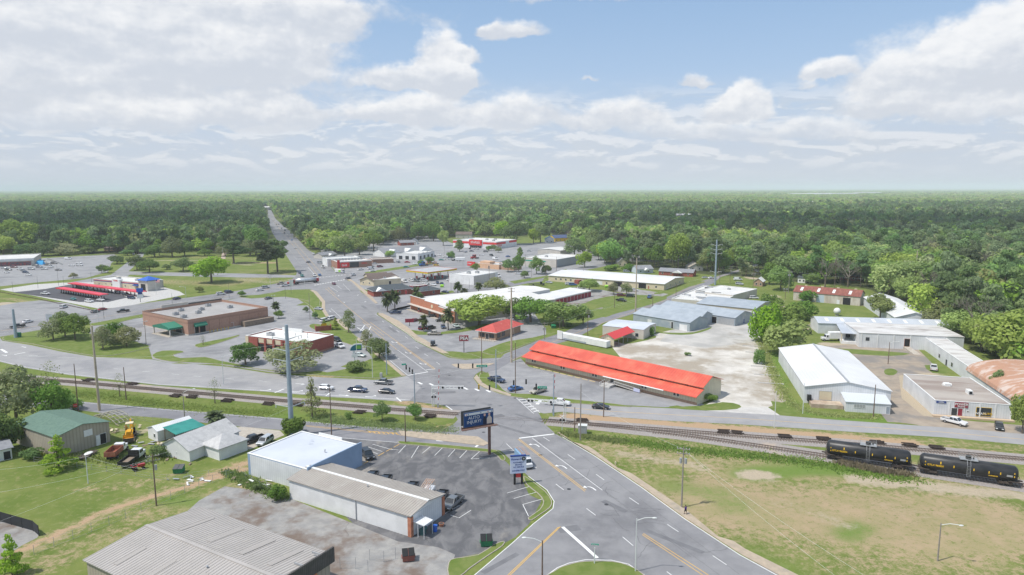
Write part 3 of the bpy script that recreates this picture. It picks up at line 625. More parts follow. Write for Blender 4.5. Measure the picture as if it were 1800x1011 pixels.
def cards(rnd,blobs,n,sz,flat=0.0,up=.25):
 """n leaf clump faces scattered over the surface layers of blobs (cx,cy,cz,rx,ry,rz)"""
 V=[];F=[]
 wts=[b_[3]*b_[4]+b_[3]*b_[5]for b_ in blobs];tot=sum(wts)
 for b_,w_ in zip(blobs,wts):
  for _ in range(max(1,int(n*w_/tot))):
   z=rnd.uniform(-.75,1);th=rnd.uniform(0,6.2832);r_=math.sqrt(1-z*z);rr_=rnd.uniform(.72,1.06)
   d=Vector((r_*math.cos(th),r_*math.sin(th),z));c=Vector((b_[0]+d.x*b_[3]*rr_,b_[1]+d.y*b_[4]*rr_,b_[2]+d.z*b_[5]*rr_))
   nrm=(d+Vector((rnd.gauss(0,.55),rnd.gauss(0,.55),rnd.gauss(0,.45)+up))).normalized()
   a=nrm.orthogonal().normalized();a.rotate(Matrix.Rotation(rnd.uniform(0,6.28),3,nrm));e=nrm.cross(a)
   s1=sz*rnd.uniform(.6,1.35);s2=s1*rnd.uniform(.5,.9);k=len(V)
   V+=[c-a*s1,c-e*s2*.8+a*s1*.1,c+a*s1,c+e*s2+a*s1*rnd.uniform(-.4,.4)]
   F.append((k,k+1,k+2,k+3))
 return V,F
def leaf_mesh(name,V,F,m,extra=None,em=None):
 me=bpy.data.meshes.new(name)
 vs=[tuple(q)for q in V];fs=list(F);me.materials.append(m)
 if extra:
  o=len(vs);vs+=extra.v;fs+=[tuple(i+o for i in f)for f in extra.f];me.materials.append(em)
 me.from_pydata(vs,[],fs)
 if extra:me.polygons.foreach_set('material_index',[0]*len(F)+[1]*len(extra.f))
 return me
def blobs_for(kind_,rnd):
 bl=[]
 if kind_=='broad':
  bl.append((0,0,.55,.34,.34,.30))
  for i in range(11):
   th=i*2.4+rnd.uniform(-.4,.4);r_=rnd.uniform(.18,.34);z=rnd.uniform(.30,.82)-r_*.12;q=rnd.uniform(.13,.22)
   bl.append((math.cos(th)*r_,math.sin(th)*r_,z,q,q,q*.9))
  bl.append((rnd.uniform(-.08,.08),rnd.uniform(-.08,.08),.84,.17,.17,.13))
 elif kind_=='upright':
  for i in range(11):
   z=.26+.62*i/10;r_=.26*math.sin(math.pi*min(1,(.15+.85*i/10))**.9)+.04;th=i*2.4
   bl.append((math.cos(th)*r_*.7,math.sin(th)*r_*.7,z,rnd.uniform(.13,.22),rnd.uniform(.13,.22),.12))
 elif kind_=='pine':
  for i in range(10):
   z=.45+.5*i/9;r_=rnd.uniform(.08,.30)*(1.15-.5*i/9);th=rnd.uniform(0,6.28)
   bl.append((math.cos(th)*r_,math.sin(th)*r_,z,rnd.uniform(.13,.22),rnd.uniform(.13,.22),rnd.uniform(.05,.10)))
 elif kind_=='cone':
  for i in range(13):
   z=.10+.86*i/12;r_=.42*(1-i/13.0)*rnd.uniform(.6,1);th=i*2.4
   bl.append((math.cos(th)*r_*.75,math.sin(th)*r_*.75,z,.07+.16*(1-i/13),.07+.16*(1-i/13),.06))
 elif kind_=='bush':
  for i in range(9):
   th=i*2.4;r_=rnd.uniform(.05,.32);q=rnd.uniform(.15,.26)
   bl.append((math.cos(th)*r_,math.sin(th)*r_,rnd.uniform(.22,.62),q,q,q*1.3))
 return bl
def limbs(rnd,top,bl,r0=.028,n=7):
 t=MB();t.cyl((0,0,-.01),(rnd.uniform(-.02,.02),rnd.uniform(-.02,.02),top),r0,r0*.6,7)
 for b_ in bl[:n]:
  s0=Vector((0,0,top*rnd.uniform(.75,1)));t.cyl(s0,Vector(b_[:3]),r0*.45,r0*.12,5,False)
 return t
TP={}
def twig_crown(rnd,n,L0,spread,z0=.25):
 t=MB()
 def br(p,d,ln,r,lev):
  q=p+d*ln;t.cyl(p,q,r,r*.55,4,False)
  if lev==0:return
  for _ in range(rnd.randint(2,4)):
   dd=(d+Vector((rnd.gauss(0,spread),rnd.gauss(0,spread),rnd.gauss(.08,spread*.6)))).normalized();br(q,dd,ln*rnd.uniform(.55,.85),r*.55,lev-1)
 for i in range(n):
  th=i*2.4;br(Vector((0,0,z0+.02*i)),Vector((math.cos(th)*.6,math.sin(th)*.6,.9)).normalized(),L0,.012,4)
 return t
def proto(kind_,seed,n=2600,sz=.030,m=None,top=.45):
 rnd=random.Random(seed);bl=blobs_for(kind_,rnd);V,F=cards(rnd,bl,n,sz)
 cm_=leaf_mesh('crown',V,F,m)
 tb=limbs(rnd,top,bl);o=tb.build('trunk',BARK);tm=o.data;bpy.data.objects.remove(o);return(cm_,tm)
for key,kind_,m,seeds,n,sz,top in[('oak','broad',LF_MID,(1,2,3),3000,.030,.42),('bright','broad',LF_BRIGHT,(4,5,6),3000,.032,.42),('olive','broad',LF_OLIVE,(7,8,9),2600,.028,.42),('upright','upright',LF_MID,(10,11),2400,.030,.3),('uprightolive','upright',LF_OLIVE,(12,13),1500,.026,.4),('pine','pine',LF_PINE,(14,15,16),2400,.032,.8),('cone','cone',LF_BRIGHT,(17,18),2000,.030,.7),('airycone','cone',LF_OLIVE,(19,),1300,.024,.9),('bush','bush',LF_MID,(20,21,22),1700,.045,.3),('brightbush','bush',LF_BRIGHT,(23,24),1700,.045,.3),('sparse','upright',LF_OLIVE,(25,),420,.018,.5)]:
 TP[key]=[proto(kind_,s_,n,sz,m,top)for s_ in seeds]
def palm_proto(seed):
 rnd=random.Random(seed);V=[];F=[];mb=MB()
 for i in range(80):
  th=rnd.uniform(0,6.28);e=rnd.uniform(-1.2,1.4);ln=rnd.uniform(.40,.56);p=Vector((0,0,.80));d=Vector((math.cos(th)*math.cos(e),math.sin(th)*math.cos(e),math.sin(e)*.55+.1)).normalized();s=Vector((-math.sin(th),math.cos(th),0))
  pts=[p+d*ln*k/4+Vector((0,0,-.16*(k/4)**2))for k in range(5)];w_=[.02,.07,.10,.08,.01]
  for k in range(4):
   o=len(V);V+=[pts[k]-s*w_[k],pts[k+1]-s*w_[k+1],pts[k+1]+s*w_[k+1],pts[k]+s*w_[k]];F.append((o,o+1,o+2,o+3))
 t=MB();t.cyl((0,0,0),(.02,0,.4),.035,.032,8);t.cyl((.02,0,.4),(0,0,.82),.032,.045,8);o=t.build('trunk',BARK);tm=o.data;bpy.data.objects.remove(o)
 return(leaf_mesh('fronds',V,F,LF_PALM),tm)
TP['palm']=[palm_proto(s_)for s_ in(1,2)]
def bare_proto(seed):
 rnd=random.Random(seed);t=twig_crown(rnd,6,.22,.38);me=leaf_mesh('branches',[],[],LF_GREY,t,mat('grey bark',(.21,.18,.15),(.15,.13,.11),4));
 t2=MB();t2.cyl((0,0,0),(0,0,.38),.022,.014,7);o=t2.build('trunk',BARK);tm=o.data;bpy.data.objects.remove(o);return(me,tm)
TP['bare']=[bare_proto(s_)for s_ in(3,4)]
NM=dict(oak='oak_tree',bright='shade_tree',olive='live_oak',upright='street_tree',uprightolive='young_tree',pine='pine_tree',cone='conical_tree',airycone='cypress_tree',bush='shrub',brightbush='shrub',sparse='young_tree',palm='palm_tree',bare='bare_tree')
_tc={}
def tree(key,u,v,top,wpx,label,group=None,z=0.0,vi=None):
 b0=P(u,v);h=H*(v-top)/(v-331.5);dist=b0.y;w=wpx*dist/1188.0
 w*={'pine':1.45,'palm':1.15,'brightbush':1.0}.get(key,1.28 if(v<480 and u<480)or 800<u<1040 else 1.1)
 i=_tc.get(key,0);_tc[key]=i+1;cmesh,tm=TP[key][(vi if vi is not None else i)%len(TP[key])]
 e=empty(NM[key],label,'shrub' if 'bush' in key else 'tree',(b0.x,b0.y,z),(i*2.39996)%6.28,group);e.scale=(w*1.12,w*1.12,h*1.06)
 for nm,me in(('fronds' if key=='palm' else('branches' if key=='bare' else 'crown'),cmesh),('trunk',tm)):
  if 'bush' in key and nm=='trunk':continue
  c=bpy.data.objects.new(nm,me);COL.objects.link(c);c.parent=e
 return e
TREES=[('bright',170,886,0,0,None),('bright',372,497,451,62,'round bright green tree alone on the vacant grass lot, beside a dark green bin'),('pine',471,481,424,40,'left one of two tall pines beside the main road, on the vacant lot'),('pine',488,478,425,38,'right one of two tall pines beside the main road, nearest the asphalt'),('pine',411,463,426,40,'dark broad pine behind the round bright green tree'),('olive',440,450,420,34,'grey-olive tree between the broad pine and the two roadside pines'),('oak',322,477,453,30,'round dark tree on the grass lot behind the drive-in restaurant'),('oak',293,474,464,13,'small dark round tree left of the round dark tree on the grass lot'),('oak',241,475,448,27,'dark bushy tree beside the lane, left of a matching pair'),('oak',263,479,455,31,'dark bushy tree beside the lane, right of a matching pair'),('oak',206,464,449,22,'low dark tree at the corner of the store parking lot'),('oak',179,480,465,16,'left of two low trees by the lane south of the store parking lot'),('oak',190,480,467,14,'right of two low trees by the lane south of the store parking lot'),('olive',129,489,479,14,'tiny round tree on the strip between store lot and drive-in'),('olive',107,448,427,46,'wide low tree on the far edge of the store parking lot'),('oak',165,444,413,40,'large dark tree behind the store parking lot light poles'),('bright',215,440,398,42,'tall bright green tree behind the store parking lot'),('bright',28,442,385,52,'big bright green tree behind the store, far left'),('oak',155,446,432,26,'low bush-like tree below the large dark tree by the store lot'),('oak',224,449,438,18,'small tree at the end of the store lot beside the white car'),('upright',280,449,421,18,'narrow light green tree by the lane into the woods'),('oak',272,452,430,32,'dark tree right of the lane into the woods'),('olive',303,452,415,32,'tall olive tree by the houses right of the lane'),('oak',325,450,422,30,'dark round tree left of the blue-grey roofed house'),('oak',360,450,437,20,'dark bush-like tree on the lawn of the blue-grey roofed house'),('oak',450,448,400,36,'bright crowned tree in front of the pines by the main road'),('olive',94,598,560,40,'olive tree at the left of three on the corner lawn by the highway'),('oak',115,592,546,38,'rear middle tree of three on the corner lawn by the highway'),('oak',132,597,550,44,'dark green tree at the right of three on the corner lawn by the highway'),('olive',181,614,572,38,'front tree of the second clump on the corner lawn, beside the pole'),('oak',198,605,566,40,'middle tree of the second clump on the corner lawn'),('olive',223,609,573,46,'right tree of the second clump on the corner lawn'),('oak',432,641,602,50,'round green tree in front of the brick repair shop bays'),('olive',515,651,600,92,'wide spreading tree in front of the brick repair shop'),('sparse',357,607,589,16,'thin sparse tree on the narrow island by the brick store'),('oak',490,560,545,15,'small round tree on the island right of the brick store'),('palm',485,549,533,16,'small bushy palm behind the round tree right of the brick store'),('oak',538,549,539,10,'small round tree on the upper parking island near the main road'),('oak',554,560,548,12,'small round tree on the lower parking island near the main road'),('oak',425,522,511,13,'small dark tree behind the brick store parapet beside the highway'),('olive',350,514,503,16,'small brown-leaved tree on the vacant lot by the highway'),('cone',590,580,559,15,'bright conical shrub tree beside the brick dumpster enclosure'),('cone',570,572,560,9,'small bright conical shrub in front of the white police-style cars'),('uprightolive',613,585,545,32,'open crowned young tree on the lawn beside the main road'),('uprightolive',644,616,580,28,'grey-green young tree left of the full tree by the main road'),('oak',667,630,594,44,'full green tree on the lawn at the intersection'),('bush',625,652,632,36,'brown-grey shrubs around the foot of the green and white sign'),('sparse',378,709,664,30,'thin grey-leaved tree by the rails beside a black tie pile'),('sparse',211,697,656,26,'thin almost leafless tree by the rails near the tall wooden pole'),('sparse',92,700,635,50,'pale leafless-looking tree top rising over the green trees at far left'),('olive',30,745,640,95,'large grey-green oak beside the green roofed building'),('oak',95,745,668,60,'dense green tree behind the green roof'),('bush',15,790,715,55,'dark mass of shrubs left of the green roofed building'),('bush',120,722,690,40,'lower green shrubs by the frontage road behind the green roof'),('cone',104,826,766,56,'bright conical tree at the corner of the green roofed building'),('bush',55,806,786,34,'reddish-green bushes along the beige wall'),('cone',22,1012,938,50,'bright conical tree at the lower left corner'),('airycone',549,733,664,44,'airy pyramidal cypress beside the rails'),('bush',516,766,726,50,'round bush at the foot of the tall steel pole'),('palm',379,752,725,33,'squat palm beside the white house'),('oak',672,740,705,29,'small leafy tree by the rails left of the brown pole'),('oak',730,738,708,26,'small leafy tree by the rails right of the brown pole'),('bush',612,737,722,12,'small weed bush by the rails'),('bush',487,880,848,28,'bright green bush at the corner of the white building by the pole'),('bush',452,862,848,16,'low weeds along the fence behind the blue building'),('bush',283,802,778,34,'green bush in the equipment yard behind the utility pole'),('palm',681,548,519,20,'left palm of the pair at the restaurant corner'),('palm',694,544,514,22,'right palm of the pair at the restaurant corner'),('palm',732,540,509,19,'tall palm behind the left palm at the brick storefront entrance road'),('palm',738,543,518,18,'leaning palm beside the entrance road to the brick storefront'),('palm',745,583,557,17,'palm beside the maroon van in the restaurant lot'),('palm',788,580,545,22,'big palm at the end of the parked cars in front of the brick storefront'),('palm',797,563,533,17,'palm close to the brick storefront wall'),('palm',805,517,498,16,'left palm on the street edge behind the long white roof'),('palm',841,514,499,14,'right palm on the street edge behind the long white roof'),('palm',816,519,508,15,'low palm between the two street palms behind the long white roof'),('bright',842,572,519,84,'very large round bright green tree behind the red roofed restaurant'),('oak',905,560,524,40,'left green tree behind the utility pole by the storage units'),('oak',933,566,521,56,'wide green tree behind the tall pole by the storage units'),('bright',990,574,530,60,'wide light green tree right of the storage unit trees'),('oak',1025,570,536,26,'narrow green tree at the street edge beside the storage units'),('olive',872,512,488,38,'pale olive tree behind the white box building'),('bush',747,519,508,13,'palmetto clump by the dark roofed brick building'),('bright',1036,512,490,30,'round green tree in front of the long beige building'),('olive',1078,518,496,20,'left of two lollipop trees in front of the long beige building'),('olive',1101,518,496,22,'right of two lollipop trees in front of the long beige building'),('oak',922,489,476,14,'round clipped tree on the street corner by the green striped building'),('oak',943,482,450,20,'bright topped tree beside the twin lamp pole'),('oak',960,482,466,17,'round tree at the corner of the green striped building'),('oak',912,478,448,18,'dark tree left of the green striped building'),('oak',893,478,455,18,'dark tree beside the peach coloured restaurant'),('upright',914,455,435,11,'narrow tree between the red banded store and the green striped building'),('upright',808,442,422,17,'small round tree in front of the red banded store'),('oak',859,441,432,10,'left of three small trees at the end of the red banded store'),('oak',868,441,430,9,'middle of three small trees at the end of the red banded store'),('olive',876,444,433,10,'right of three small trees at the end of the red banded store'),('bright',779,432,405,20,'bright green tree left of the red banded store'),('oak',793,457,441,13,'dark round tree by the blue truck lot'),('oak',835,476,463,13,'bright bush-like tree in front of the peach coloured restaurant'),('bright',1028,470,442,22,'light green tree at the corner of the green striped building'),('oak',1010,450,418,34,'dark green tree behind the green striped building'),('bush',1075,476,464,28,'shrubs left of the cream gabled house'),('bush',1106,477,463,24,'shrubs between the cream gabled house and the pale blue house'),('bush',756,462,450,14,'green shrub beside the white arched building'),('bush',740,467,456,14,'low shrub in front of the white arched building'),('bright',686,452,440,16,'light tree beside the brown roofed building by the highway'),('brightbush',1368,622,558,84,'front clump of bright green bamboo-like trees by the pale yard'),('brightbush',1345,602,530,56,'tall yellow-green clump behind the front bright clump'),('bush',1385,572,527,54,'olive green thicket in front of the rusty roofed shed'),('bush',1412,562,524,46,'right end of the thicket in front of the rusty roofed shed'),('bush',1358,545,514,32,'dark bush at the upper end of the thicket'),('bush',1335,640,610,18,'narrow weeds at the warehouse corner'),('bush',1418,530,508,28,'dark leafy tree against the rusty roofed shed'),('bright',1547,562,516,42,'round bright green tree in front of the white gabled roof'),('bright',1592,528,486,44,'bright green tree behind the white gabled roof'),('olive',1655,580,528,58,'grey-green rounded tree behind the long white warehouse'),('bright',1690,600,545,60,'light green tree at the back corner of the white warehouse wing'),('oak',1662,575,520,50,'green tree right of the grey-green tree behind the warehouse'),('bright',1725,618,560,66,'bright tree right of the white warehouse wing'),('bright',1772,655,545,100,'largest bright yellow-green tree on the right edge'),('bright',1830,660,555,110,'bright tree cut by the right edge of the view'),('upright',1753,696,651,34,'leafy tree growing between shop and rusty arched roof'),('bright',1797,762,690,46,'bright tree at the right edge in front of the rusty roof'),('bush',1250,706,690,22,'dark green bush at the end wall of the long red roofed building'),('bush',1246,548,535,16,'small bush between the blue-grey sheds and the offices'),('bush',1282,550,536,20,'round bush in front of the blue roofed building'),('bush',1000,575,566,12,'weeds on the corner by the storage units'),('bare',1450,505,452,50,'left of two tall leafless grey trees behind the rusty roof'),('bare',1490,505,455,60,'right of two tall leafless grey trees behind the rusty roof'),('bare',425,418,395,30,'grey leafless tree by the sandy lane'),('upright',1352,500,463,36,'dark leafy tree beside the small brick house'),('oak',1372,510,468,44,'dense green tree between the brick house and the rusty roof'),('oak',1425,500,480,26,'green tree in front of the white and grey house'),('bush',1352,600,560,40,'dense green shrubs in the middle of the thicket by the yard'),('bush',1375,600,560,36,'leafy shrubs behind the utility pole in the thicket'),('bush',1208,625,618,12,'weeds at the white wall of the small building'),('bush',1143,590,572,12,'overgrown bush on the end wall of the small beige building'),]
for q in """oak 606 452 415 34 dark tree left of the brick restaurant roof
bright 632 448 418 30 light green tree above the brick restaurant
oak 657 441 405 36 big dark tree left of the dark roofed row
oak 585 441 405 30 dark tree by the white porch house on the main road
oak 573 426 395 26 tall dark tree behind the white porch house
bright 541 428 396 24 light green roadside tree right of the far main road
oak 522 415 392 20 dark roadside tree beside the white panel house
oak 762 424 390 32 tall dark tree behind the lot of the red banded store
oak 735 424 392 30 tall dark tree behind the white gabled house
olive 702 425 398 28 olive tree behind the red roofed house
oak 905 430 385 36 tall dark tree behind the right end of the red banded store
bright 886 421 388 26 bright tree behind the red banded store roof
oak 950 427 392 28 dark tree left of the bright blue roofed house
bright 938 428 402 18 small bright tree left of the bright blue roofed house
oak 1046 447 403 38 large dark tree right of the dark blue roofed shop
bright 1063 462 424 26 bright tree left of the cream gabled house
oak 1001 416 390 20 dark tree behind the dark blue roofed shop
oak 1080 457 423 28 dark tree behind the cream gabled house
bright 1118 456 418 28 bright tree behind the dark roofed house
bright 1192 473 410 46 large bright green tree behind the brick ranch house
olive 1243 476 438 36 olive tree beside the tan gabled house
oak 1272 480 445 26 dark tree right of the distant steel pole
oak 1150 470 430 32 dark tree above the pale blue house
bright 1292 472 436 24 bright tree at the bend of the diagonal road
oak 76 450 424 34 dark tree left of the small grey roofed house
oak 48 450 428 30 dark tree behind the roof of the discount store
bright 6 448 412 32 bright tree at the left edge behind the discount store
oak 192 443 416 28 dark tree above the low house by the lane
oak 243 446 423 26 dark tree left of the lane entrance
olive 396 450 424 26 olive tree beside the sandy lane
oak 348 440 420 24 dark tree above the large blue-grey roof""".split('\n'):
 a=q.split(' ',5);tree(a[0],*map(float,a[1:5]),a[5])
for q in TREES:
 if q[3]==0:continue
 tree(q[0],q[1],q[2],q[3],q[4],q[5])
 # low detail prototypes for the woods (trunk and crown in one mesh; copies share it)
FP=[]
F_B=leafmat('woods bright',(.37,.52,.12),(.27,.40,.09),.2,2.5);F_M=leafmat('woods mid',(.28,.42,.11),(.20,.31,.085),.28,2.5);F_P=leafmat('woods pine',(.16,.25,.10),(.23,.33,.13),.3,2.5);F_O=leafmat('woods olive',(.42,.45,.19),(.32,.36,.15),.22,2.5);F_Y=leafmat('woods yellow green',(.50,.56,.17),(.40,.47,.14),.2,2.5)
def fproto(nm,kind_,seed,n,sz,m,top,r0=.02):
 rnd=random.Random(seed);bl=blobs_for(kind_,rnd);V,F=cards(rnd,bl,n,sz,up=.35)
 t=MB();t.cyl((0,0,0),(0,0,top),r0,r0*.5,5,False);FP.append((nm,leaf_mesh(nm,V,F,m,t,BARK)))
for s_ in(31,32,33):fproto('forest_pine','pine',s_,300,.075,F_P,.85,.014)
for s_ in(34,35):fproto('forest_tree','broad',s_,300,.085,F_M,.5)
for s_ in(36,37):fproto('forest_tree','broad',s_,300,.085,F_B,.5)
for s_ in(38,):fproto('forest_tree','broad',s_,280,.08,F_O,.5)
for s_ in(39,):fproto('forest_tree','broad',s_,280,.085,F_Y,.5)
for s_ in(31,32,33):fproto('forest_pine','pine',s_,1400,.036,F_P,.85,.014)
for s_,m_ in((34,F_M),(35,F_M),(36,F_B),(37,F_B),(38,F_O),(39,F_Y)):fproto('forest_tree','broad',s_,1500,.038,m_,.5)
FPH=FP[9:];del FP[9:]
rb=random.Random(77);tw=twig_crown(rb,4,.24,.4,.3);FP.append(('bare_forest_tree',leaf_mesh('bare_forest_tree',[],[],LF_GREY,tw,MATS['grey bark'])))
FP+=FPH+[FP[9]]
CLEAR=[(75,440,14),(118,424,12),(190,430,14),(345,430,16),(372,425,10),(800,410,16),(843,404,12),(965,418,16),(990,420,18),(1005,418,14),(1030,407,12),(1089,404,14),(1115,402,12),(1098,466,10),(1122,462,9),(1137,472,12),(1190,478,16),(1170,476,14),(1215,478,12),(1228,470,9),(1337,492,14),(1325,478,12),(1410,488,12),(1420,480,10),(445,432,14),(560,428,14),(577,432,12),(532,402,14),(515,398,12),(1290,478,10),(1310,470,12),(1340,463,9),(1265,487,14),(1240,495,14),(1290,478,14),(1700,540,8),(1560,543,20),(1590,547,20),(1620,553,18),(1540,528,18),(480,362,30),(705,337,60),(600,335.5,60),(700,425,16),(720,428,14),(740,428,14),(1275,358,0),(1425,366,30),(640,430,12),(660,433,12),(1200,397,14),(1460,480,0)]
CLR=[(P(u,v).x,P(u,v).y,r_)for u,v,r_ in CLEAR if r_>0]
rs=np.random.RandomState(11);pts=[]
def scatter(d0,d1,sp,smin,smax,mode):
 out=[]
 ys=np.arange(d0,d1,sp)
 for yy in ys:
  hw=yy*.80+60;xs=np.arange(-hw,hw,sp)
  x=xs+rs.uniform(-sp*.48,sp*.48,len(xs));y=yy+rs.uniform(-sp*.48,sp*.48,len(xs))
  ok=in_forest(x,y)
  for cx_,cy_,r_ in CLR:ok&=((x-cx_)**2+(y-cy_)**2)>r_*r_
  out.append(np.stack([x[ok],y[ok],rs.uniform(smin,smax,ok.sum())],1))
 return np.concatenate(out)
a1=scatter(230,1700,10.0,.48,1.38,0);a2=scatter(1700,3600,12.5,.7,1.45,0);a3=scatter(3600,8000,24.0,.7,1.5,1);a4=scatter(8000,22000,70.0,1.0,1.3,1)
wk=[1.0,1.0,2.1,5.0]
rows=np.concatenate([np.c_[a,np.full(len(a),w)]for a,w in zip((a1,a2,a3,a4),wk)])
X_,Y_=rows[:,0],rows[:,1];u_,v_,_=pix_np(X_,Y_);N_=len(rows)
big=vnoise(X_+5000,Y_,90,3)*.6+vnoise(X_+5000,Y_,37,4)*.4;big2=vnoise(X_+9000,Y_,160,7)*.7+vnoise(X_,Y_+3000,420,8)*.3
pinef=np.where(v_>367,np.where(u_<480,.80,np.where((u_>1150),.42,.40)),.0)+(big-.5)*np.where(v_>367,1.1,.6)
r1=rs.uniform(0,1,N_);kindi=np.zeros(N_,int)
isp=r1<pinef;kindi[isp]=rs.randint(0,3,isp.sum())
rest=~isp;q=rs.uniform(0,1,N_)+(big2-.5)*.7
far=v_<372
kindi[rest]=np.where(far[rest],np.where(q[rest]<.25,3,np.where(q[rest]<.55,5,np.where(q[rest]<.75,7,8))),np.where(q[rest]<.55,3+(r1[rest]*100%2).astype(int),np.where(q[rest]<.72,5,np.where(q[rest]<.91,7,9))))
hgt_=np.where(kindi<3,np.where(v_>367,19.0,15.5),16.5)*rows[:,2]*(1+.25*(big2-.5));wid=np.where(kindi<3,14.0,19.5)*rows[:,2]*rows[:,3]
basek=kindi.copy();kindi=np.where(Y_<650,kindi+10,kindi)
order=np.argsort(np.hypot(X_,Y_)+np.where((u_<-10)|(u_>1810),1e6,0))
NEAR=132;near=order[:NEAR];restm=np.ones(N_,bool);restm[near]=False
names_={0:'dark needle tree of the woods',1:'leafy green tree of the woods'}
for i in near:
 nm,me=FP[kindi[i]];o=bpy.data.objects.new(nm,me);COL.objects.link(o);o.location=(X_[i],Y_[i],0);o.rotation_euler=(0,0,float(rs.uniform(0,6.28)));o.scale=(wid[i],wid[i],hgt_[i])
 side='at the left edge of town' if u_[i]<470 else('behind the shops in the middle' if u_[i]<1060 else('behind the houses right of centre' if u_[i]<1400 else 'behind the white warehouses on the right'))
 kb=basek[i];k_='tall dark pine' if kb<3 else('leafless grey tree' if kb==9 else('bright green leafy tree' if kb in(5,6)else('yellow-green leafy tree' if kb==8 else('olive leafy tree' if kb==7 else 'mid green leafy tree'))))
 tag(o,'%s in the woods %s'%(k_,side),'tree','%ss %s'%(k_,side))
hgt_=hgt_
fm=bpy.data.meshes.new('woodland');P3=np.c_[X_[restm],Y_[restm],np.zeros(restm.sum())];fm.from_pydata(P3.tolist(),[],[])
for nm,arr in(('tw',wid),('th',hgt_),('tr',rs.uniform(0,6.28,N_))):
 a_=fm.attributes.new(nm,'FLOAT','POINT');a_.data.foreach_set('value',arr[restm].astype(np.float32))
a_=fm.attributes.new('tk','INT','POINT');a_.data.foreach_set('value',kindi[restm].astype(np.int32))
fo=bpy.data.objects.new('woodland',fm);COL.objects.link(fo);kind(fo,'stuff')
ng=bpy.data.node_groups.new('woodland','GeometryNodeTree');ng.interface.new_socket('Geometry',in_out='INPUT',socket_type='NodeSocketGeometry');ng.interface.new_socket('Geometry',in_out='OUTPUT',socket_type='NodeSocketGeometry')
gi=ng.nodes.new('NodeGroupInput');gout=ng.nodes.new('NodeGroupOutput');jn=ng.nodes.new('GeometryNodeJoinGeometry');GL=ng.links
def nattr(nm,dt):
 n_=ng.nodes.new('GeometryNodeInputNamedAttribute');n_.data_type=dt;n_.inputs[0].default_value=nm;return n_.outputs[0]
tw_,th_,tr_,tk_=nattr('tw','FLOAT'),nattr('th','FLOAT'),nattr('tr','FLOAT'),nattr('tk','INT')
cs=ng.nodes.new('ShaderNodeCombineXYZ');GL.new(tw_,cs.inputs[0]);GL.new(tw_,cs.inputs[1]);GL.new(th_,cs.inputs[2])
cr=ng.nodes.new('ShaderNodeCombineXYZ');GL.new(tr_,cr.inputs[2])
for k_,(nm,me)in enumerate(FP):
 src=bpy.data.objects.new(nm+'_source',me)
 oi=ng.nodes.new('GeometryNodeObjectInfo');oi.inputs['Object'].default_value=src;oi.inputs['As Instance'].default_value=True
 ip=ng.nodes.new('GeometryNodeInstanceOnPoints');cmp_=ng.nodes.new('FunctionNodeCompare');cmp_.data_type='INT';cmp_.operation='EQUAL'
 GL.new(tk_,cmp_.inputs[2]);cmp_.inputs[3].default_value=k_
 GL.new(gi.outputs[0],ip.inputs['Points']);GL.new(cmp_.outputs[0],ip.inputs['Selection']);GL.new(oi.outputs['Geometry'],ip.inputs['Instance'])
 GL.new(cs.outputs[0],ip.inputs['Scale']);GL.new(cr.outputs[0],ip.inputs['Rotation']);GL.new(ip.outputs[0],jn.inputs[0])
GL.new(jn.outputs[0],gout.inputs[0]);md=fo.modifiers.new('woodland','NODES');md.node_group=ng
print('forest instances',int(restm.sum()),np.bincount(kindi))
# buildings
def mm(n,c,c2=None,**k):return mat(n,c,c2,**k)
WHITE=mm('white painted metal',(.70,.71,.72),(.60,.61,.62),scale=.25,rough=.5,stripe=((1,1,0),.6,.16))
WHITEM=mm('white painted masonry',(.74,.74,.73),(.64,.64,.63),scale=.3,rough=.8)
WROOF=mm('white metal roof',(.68,.68,.67),(.60,.60,.60),scale=.10,rough=.6,stripe=((1,0,0),.9,.10))
MEMB=mm('white roof membrane',(.66,.65,.62),(.56,.55,.53),scale=.15,rough=.7,col3=(.40,.38,.35),scale3=.12,lo3=.6,hi3=.75)
SOIL=mm('weathered white roof coating',(.60,.59,.57),(.42,.39,.37),scale=.25,detail=8,lo=.4,hi=.7,rough=.8,stretch=(.4,1.4,1),col3=(.28,.25,.23),scale3=.12,lo3=.56,hi3=.66)
BROWNR=mm('weathered brown built-up roof',(.27,.22,.19),(.40,.36,.32),scale=.14,detail=9,rough=.9,stretch=(.35,1.4,1),dist=.5)
GALV=mm('corrugated galvanised roof',(.43,.40,.375),(.37,.345,.32),scale=.2,rough=.5,col3=(.45,.42,.38),scale3=.5)
GALVT=mm('tan corrugated roof',(.40,.365,.315),(.33,.29,.25),scale=.25,rough=.6,col3=(.45,.42,.38),scale3=.4)
GALVD=mm('roof rib side',(.355,.33,.305),rough=.6)
BLUEG=mm('blue grey sheet roof',(.37,.41,.45),(.31,.35,.39),scale=.3,rough=.6,stripe=((1,0,0),.8,.15))
BLUEGW=mm('blue grey sheet wall',(.30,.35,.40),(.38,.42,.44),scale=.4,rough=.6,stripe=((1,1,0),.5,.3),col3=(.5,.5,.48),scale3=.2)
PBLUE=mm('pale blue coated roof',(.56,.59,.64),(.50,.53,.58),scale=.12,detail=6,rough=.6,col3=(.34,.37,.43),scale3=.25,lo3=.62,hi3=.75)
BLUEW=mm('light blue painted wall',(.28,.38,.52),(.24,.33,.46),scale=.3,rough=.6)
GREENR=mm('green shingle roof',(.13,.205,.16),(.10,.165,.13),scale=1.5,rough=.85)
TEAL=mm('teal sheet roof',(.04,.26,.22),(.03,.21,.18),scale=.5,rough=.5)
BEIGE=mm('beige siding',(.40,.355,.28),(.35,.31,.25),scale=.3,rough=.8,stripe=((1,1,0),.75,.35))
CREAM=mm('cream painted wall',(.62,.54,.38),(.55,.47,.33),scale=.4,rough=.8)
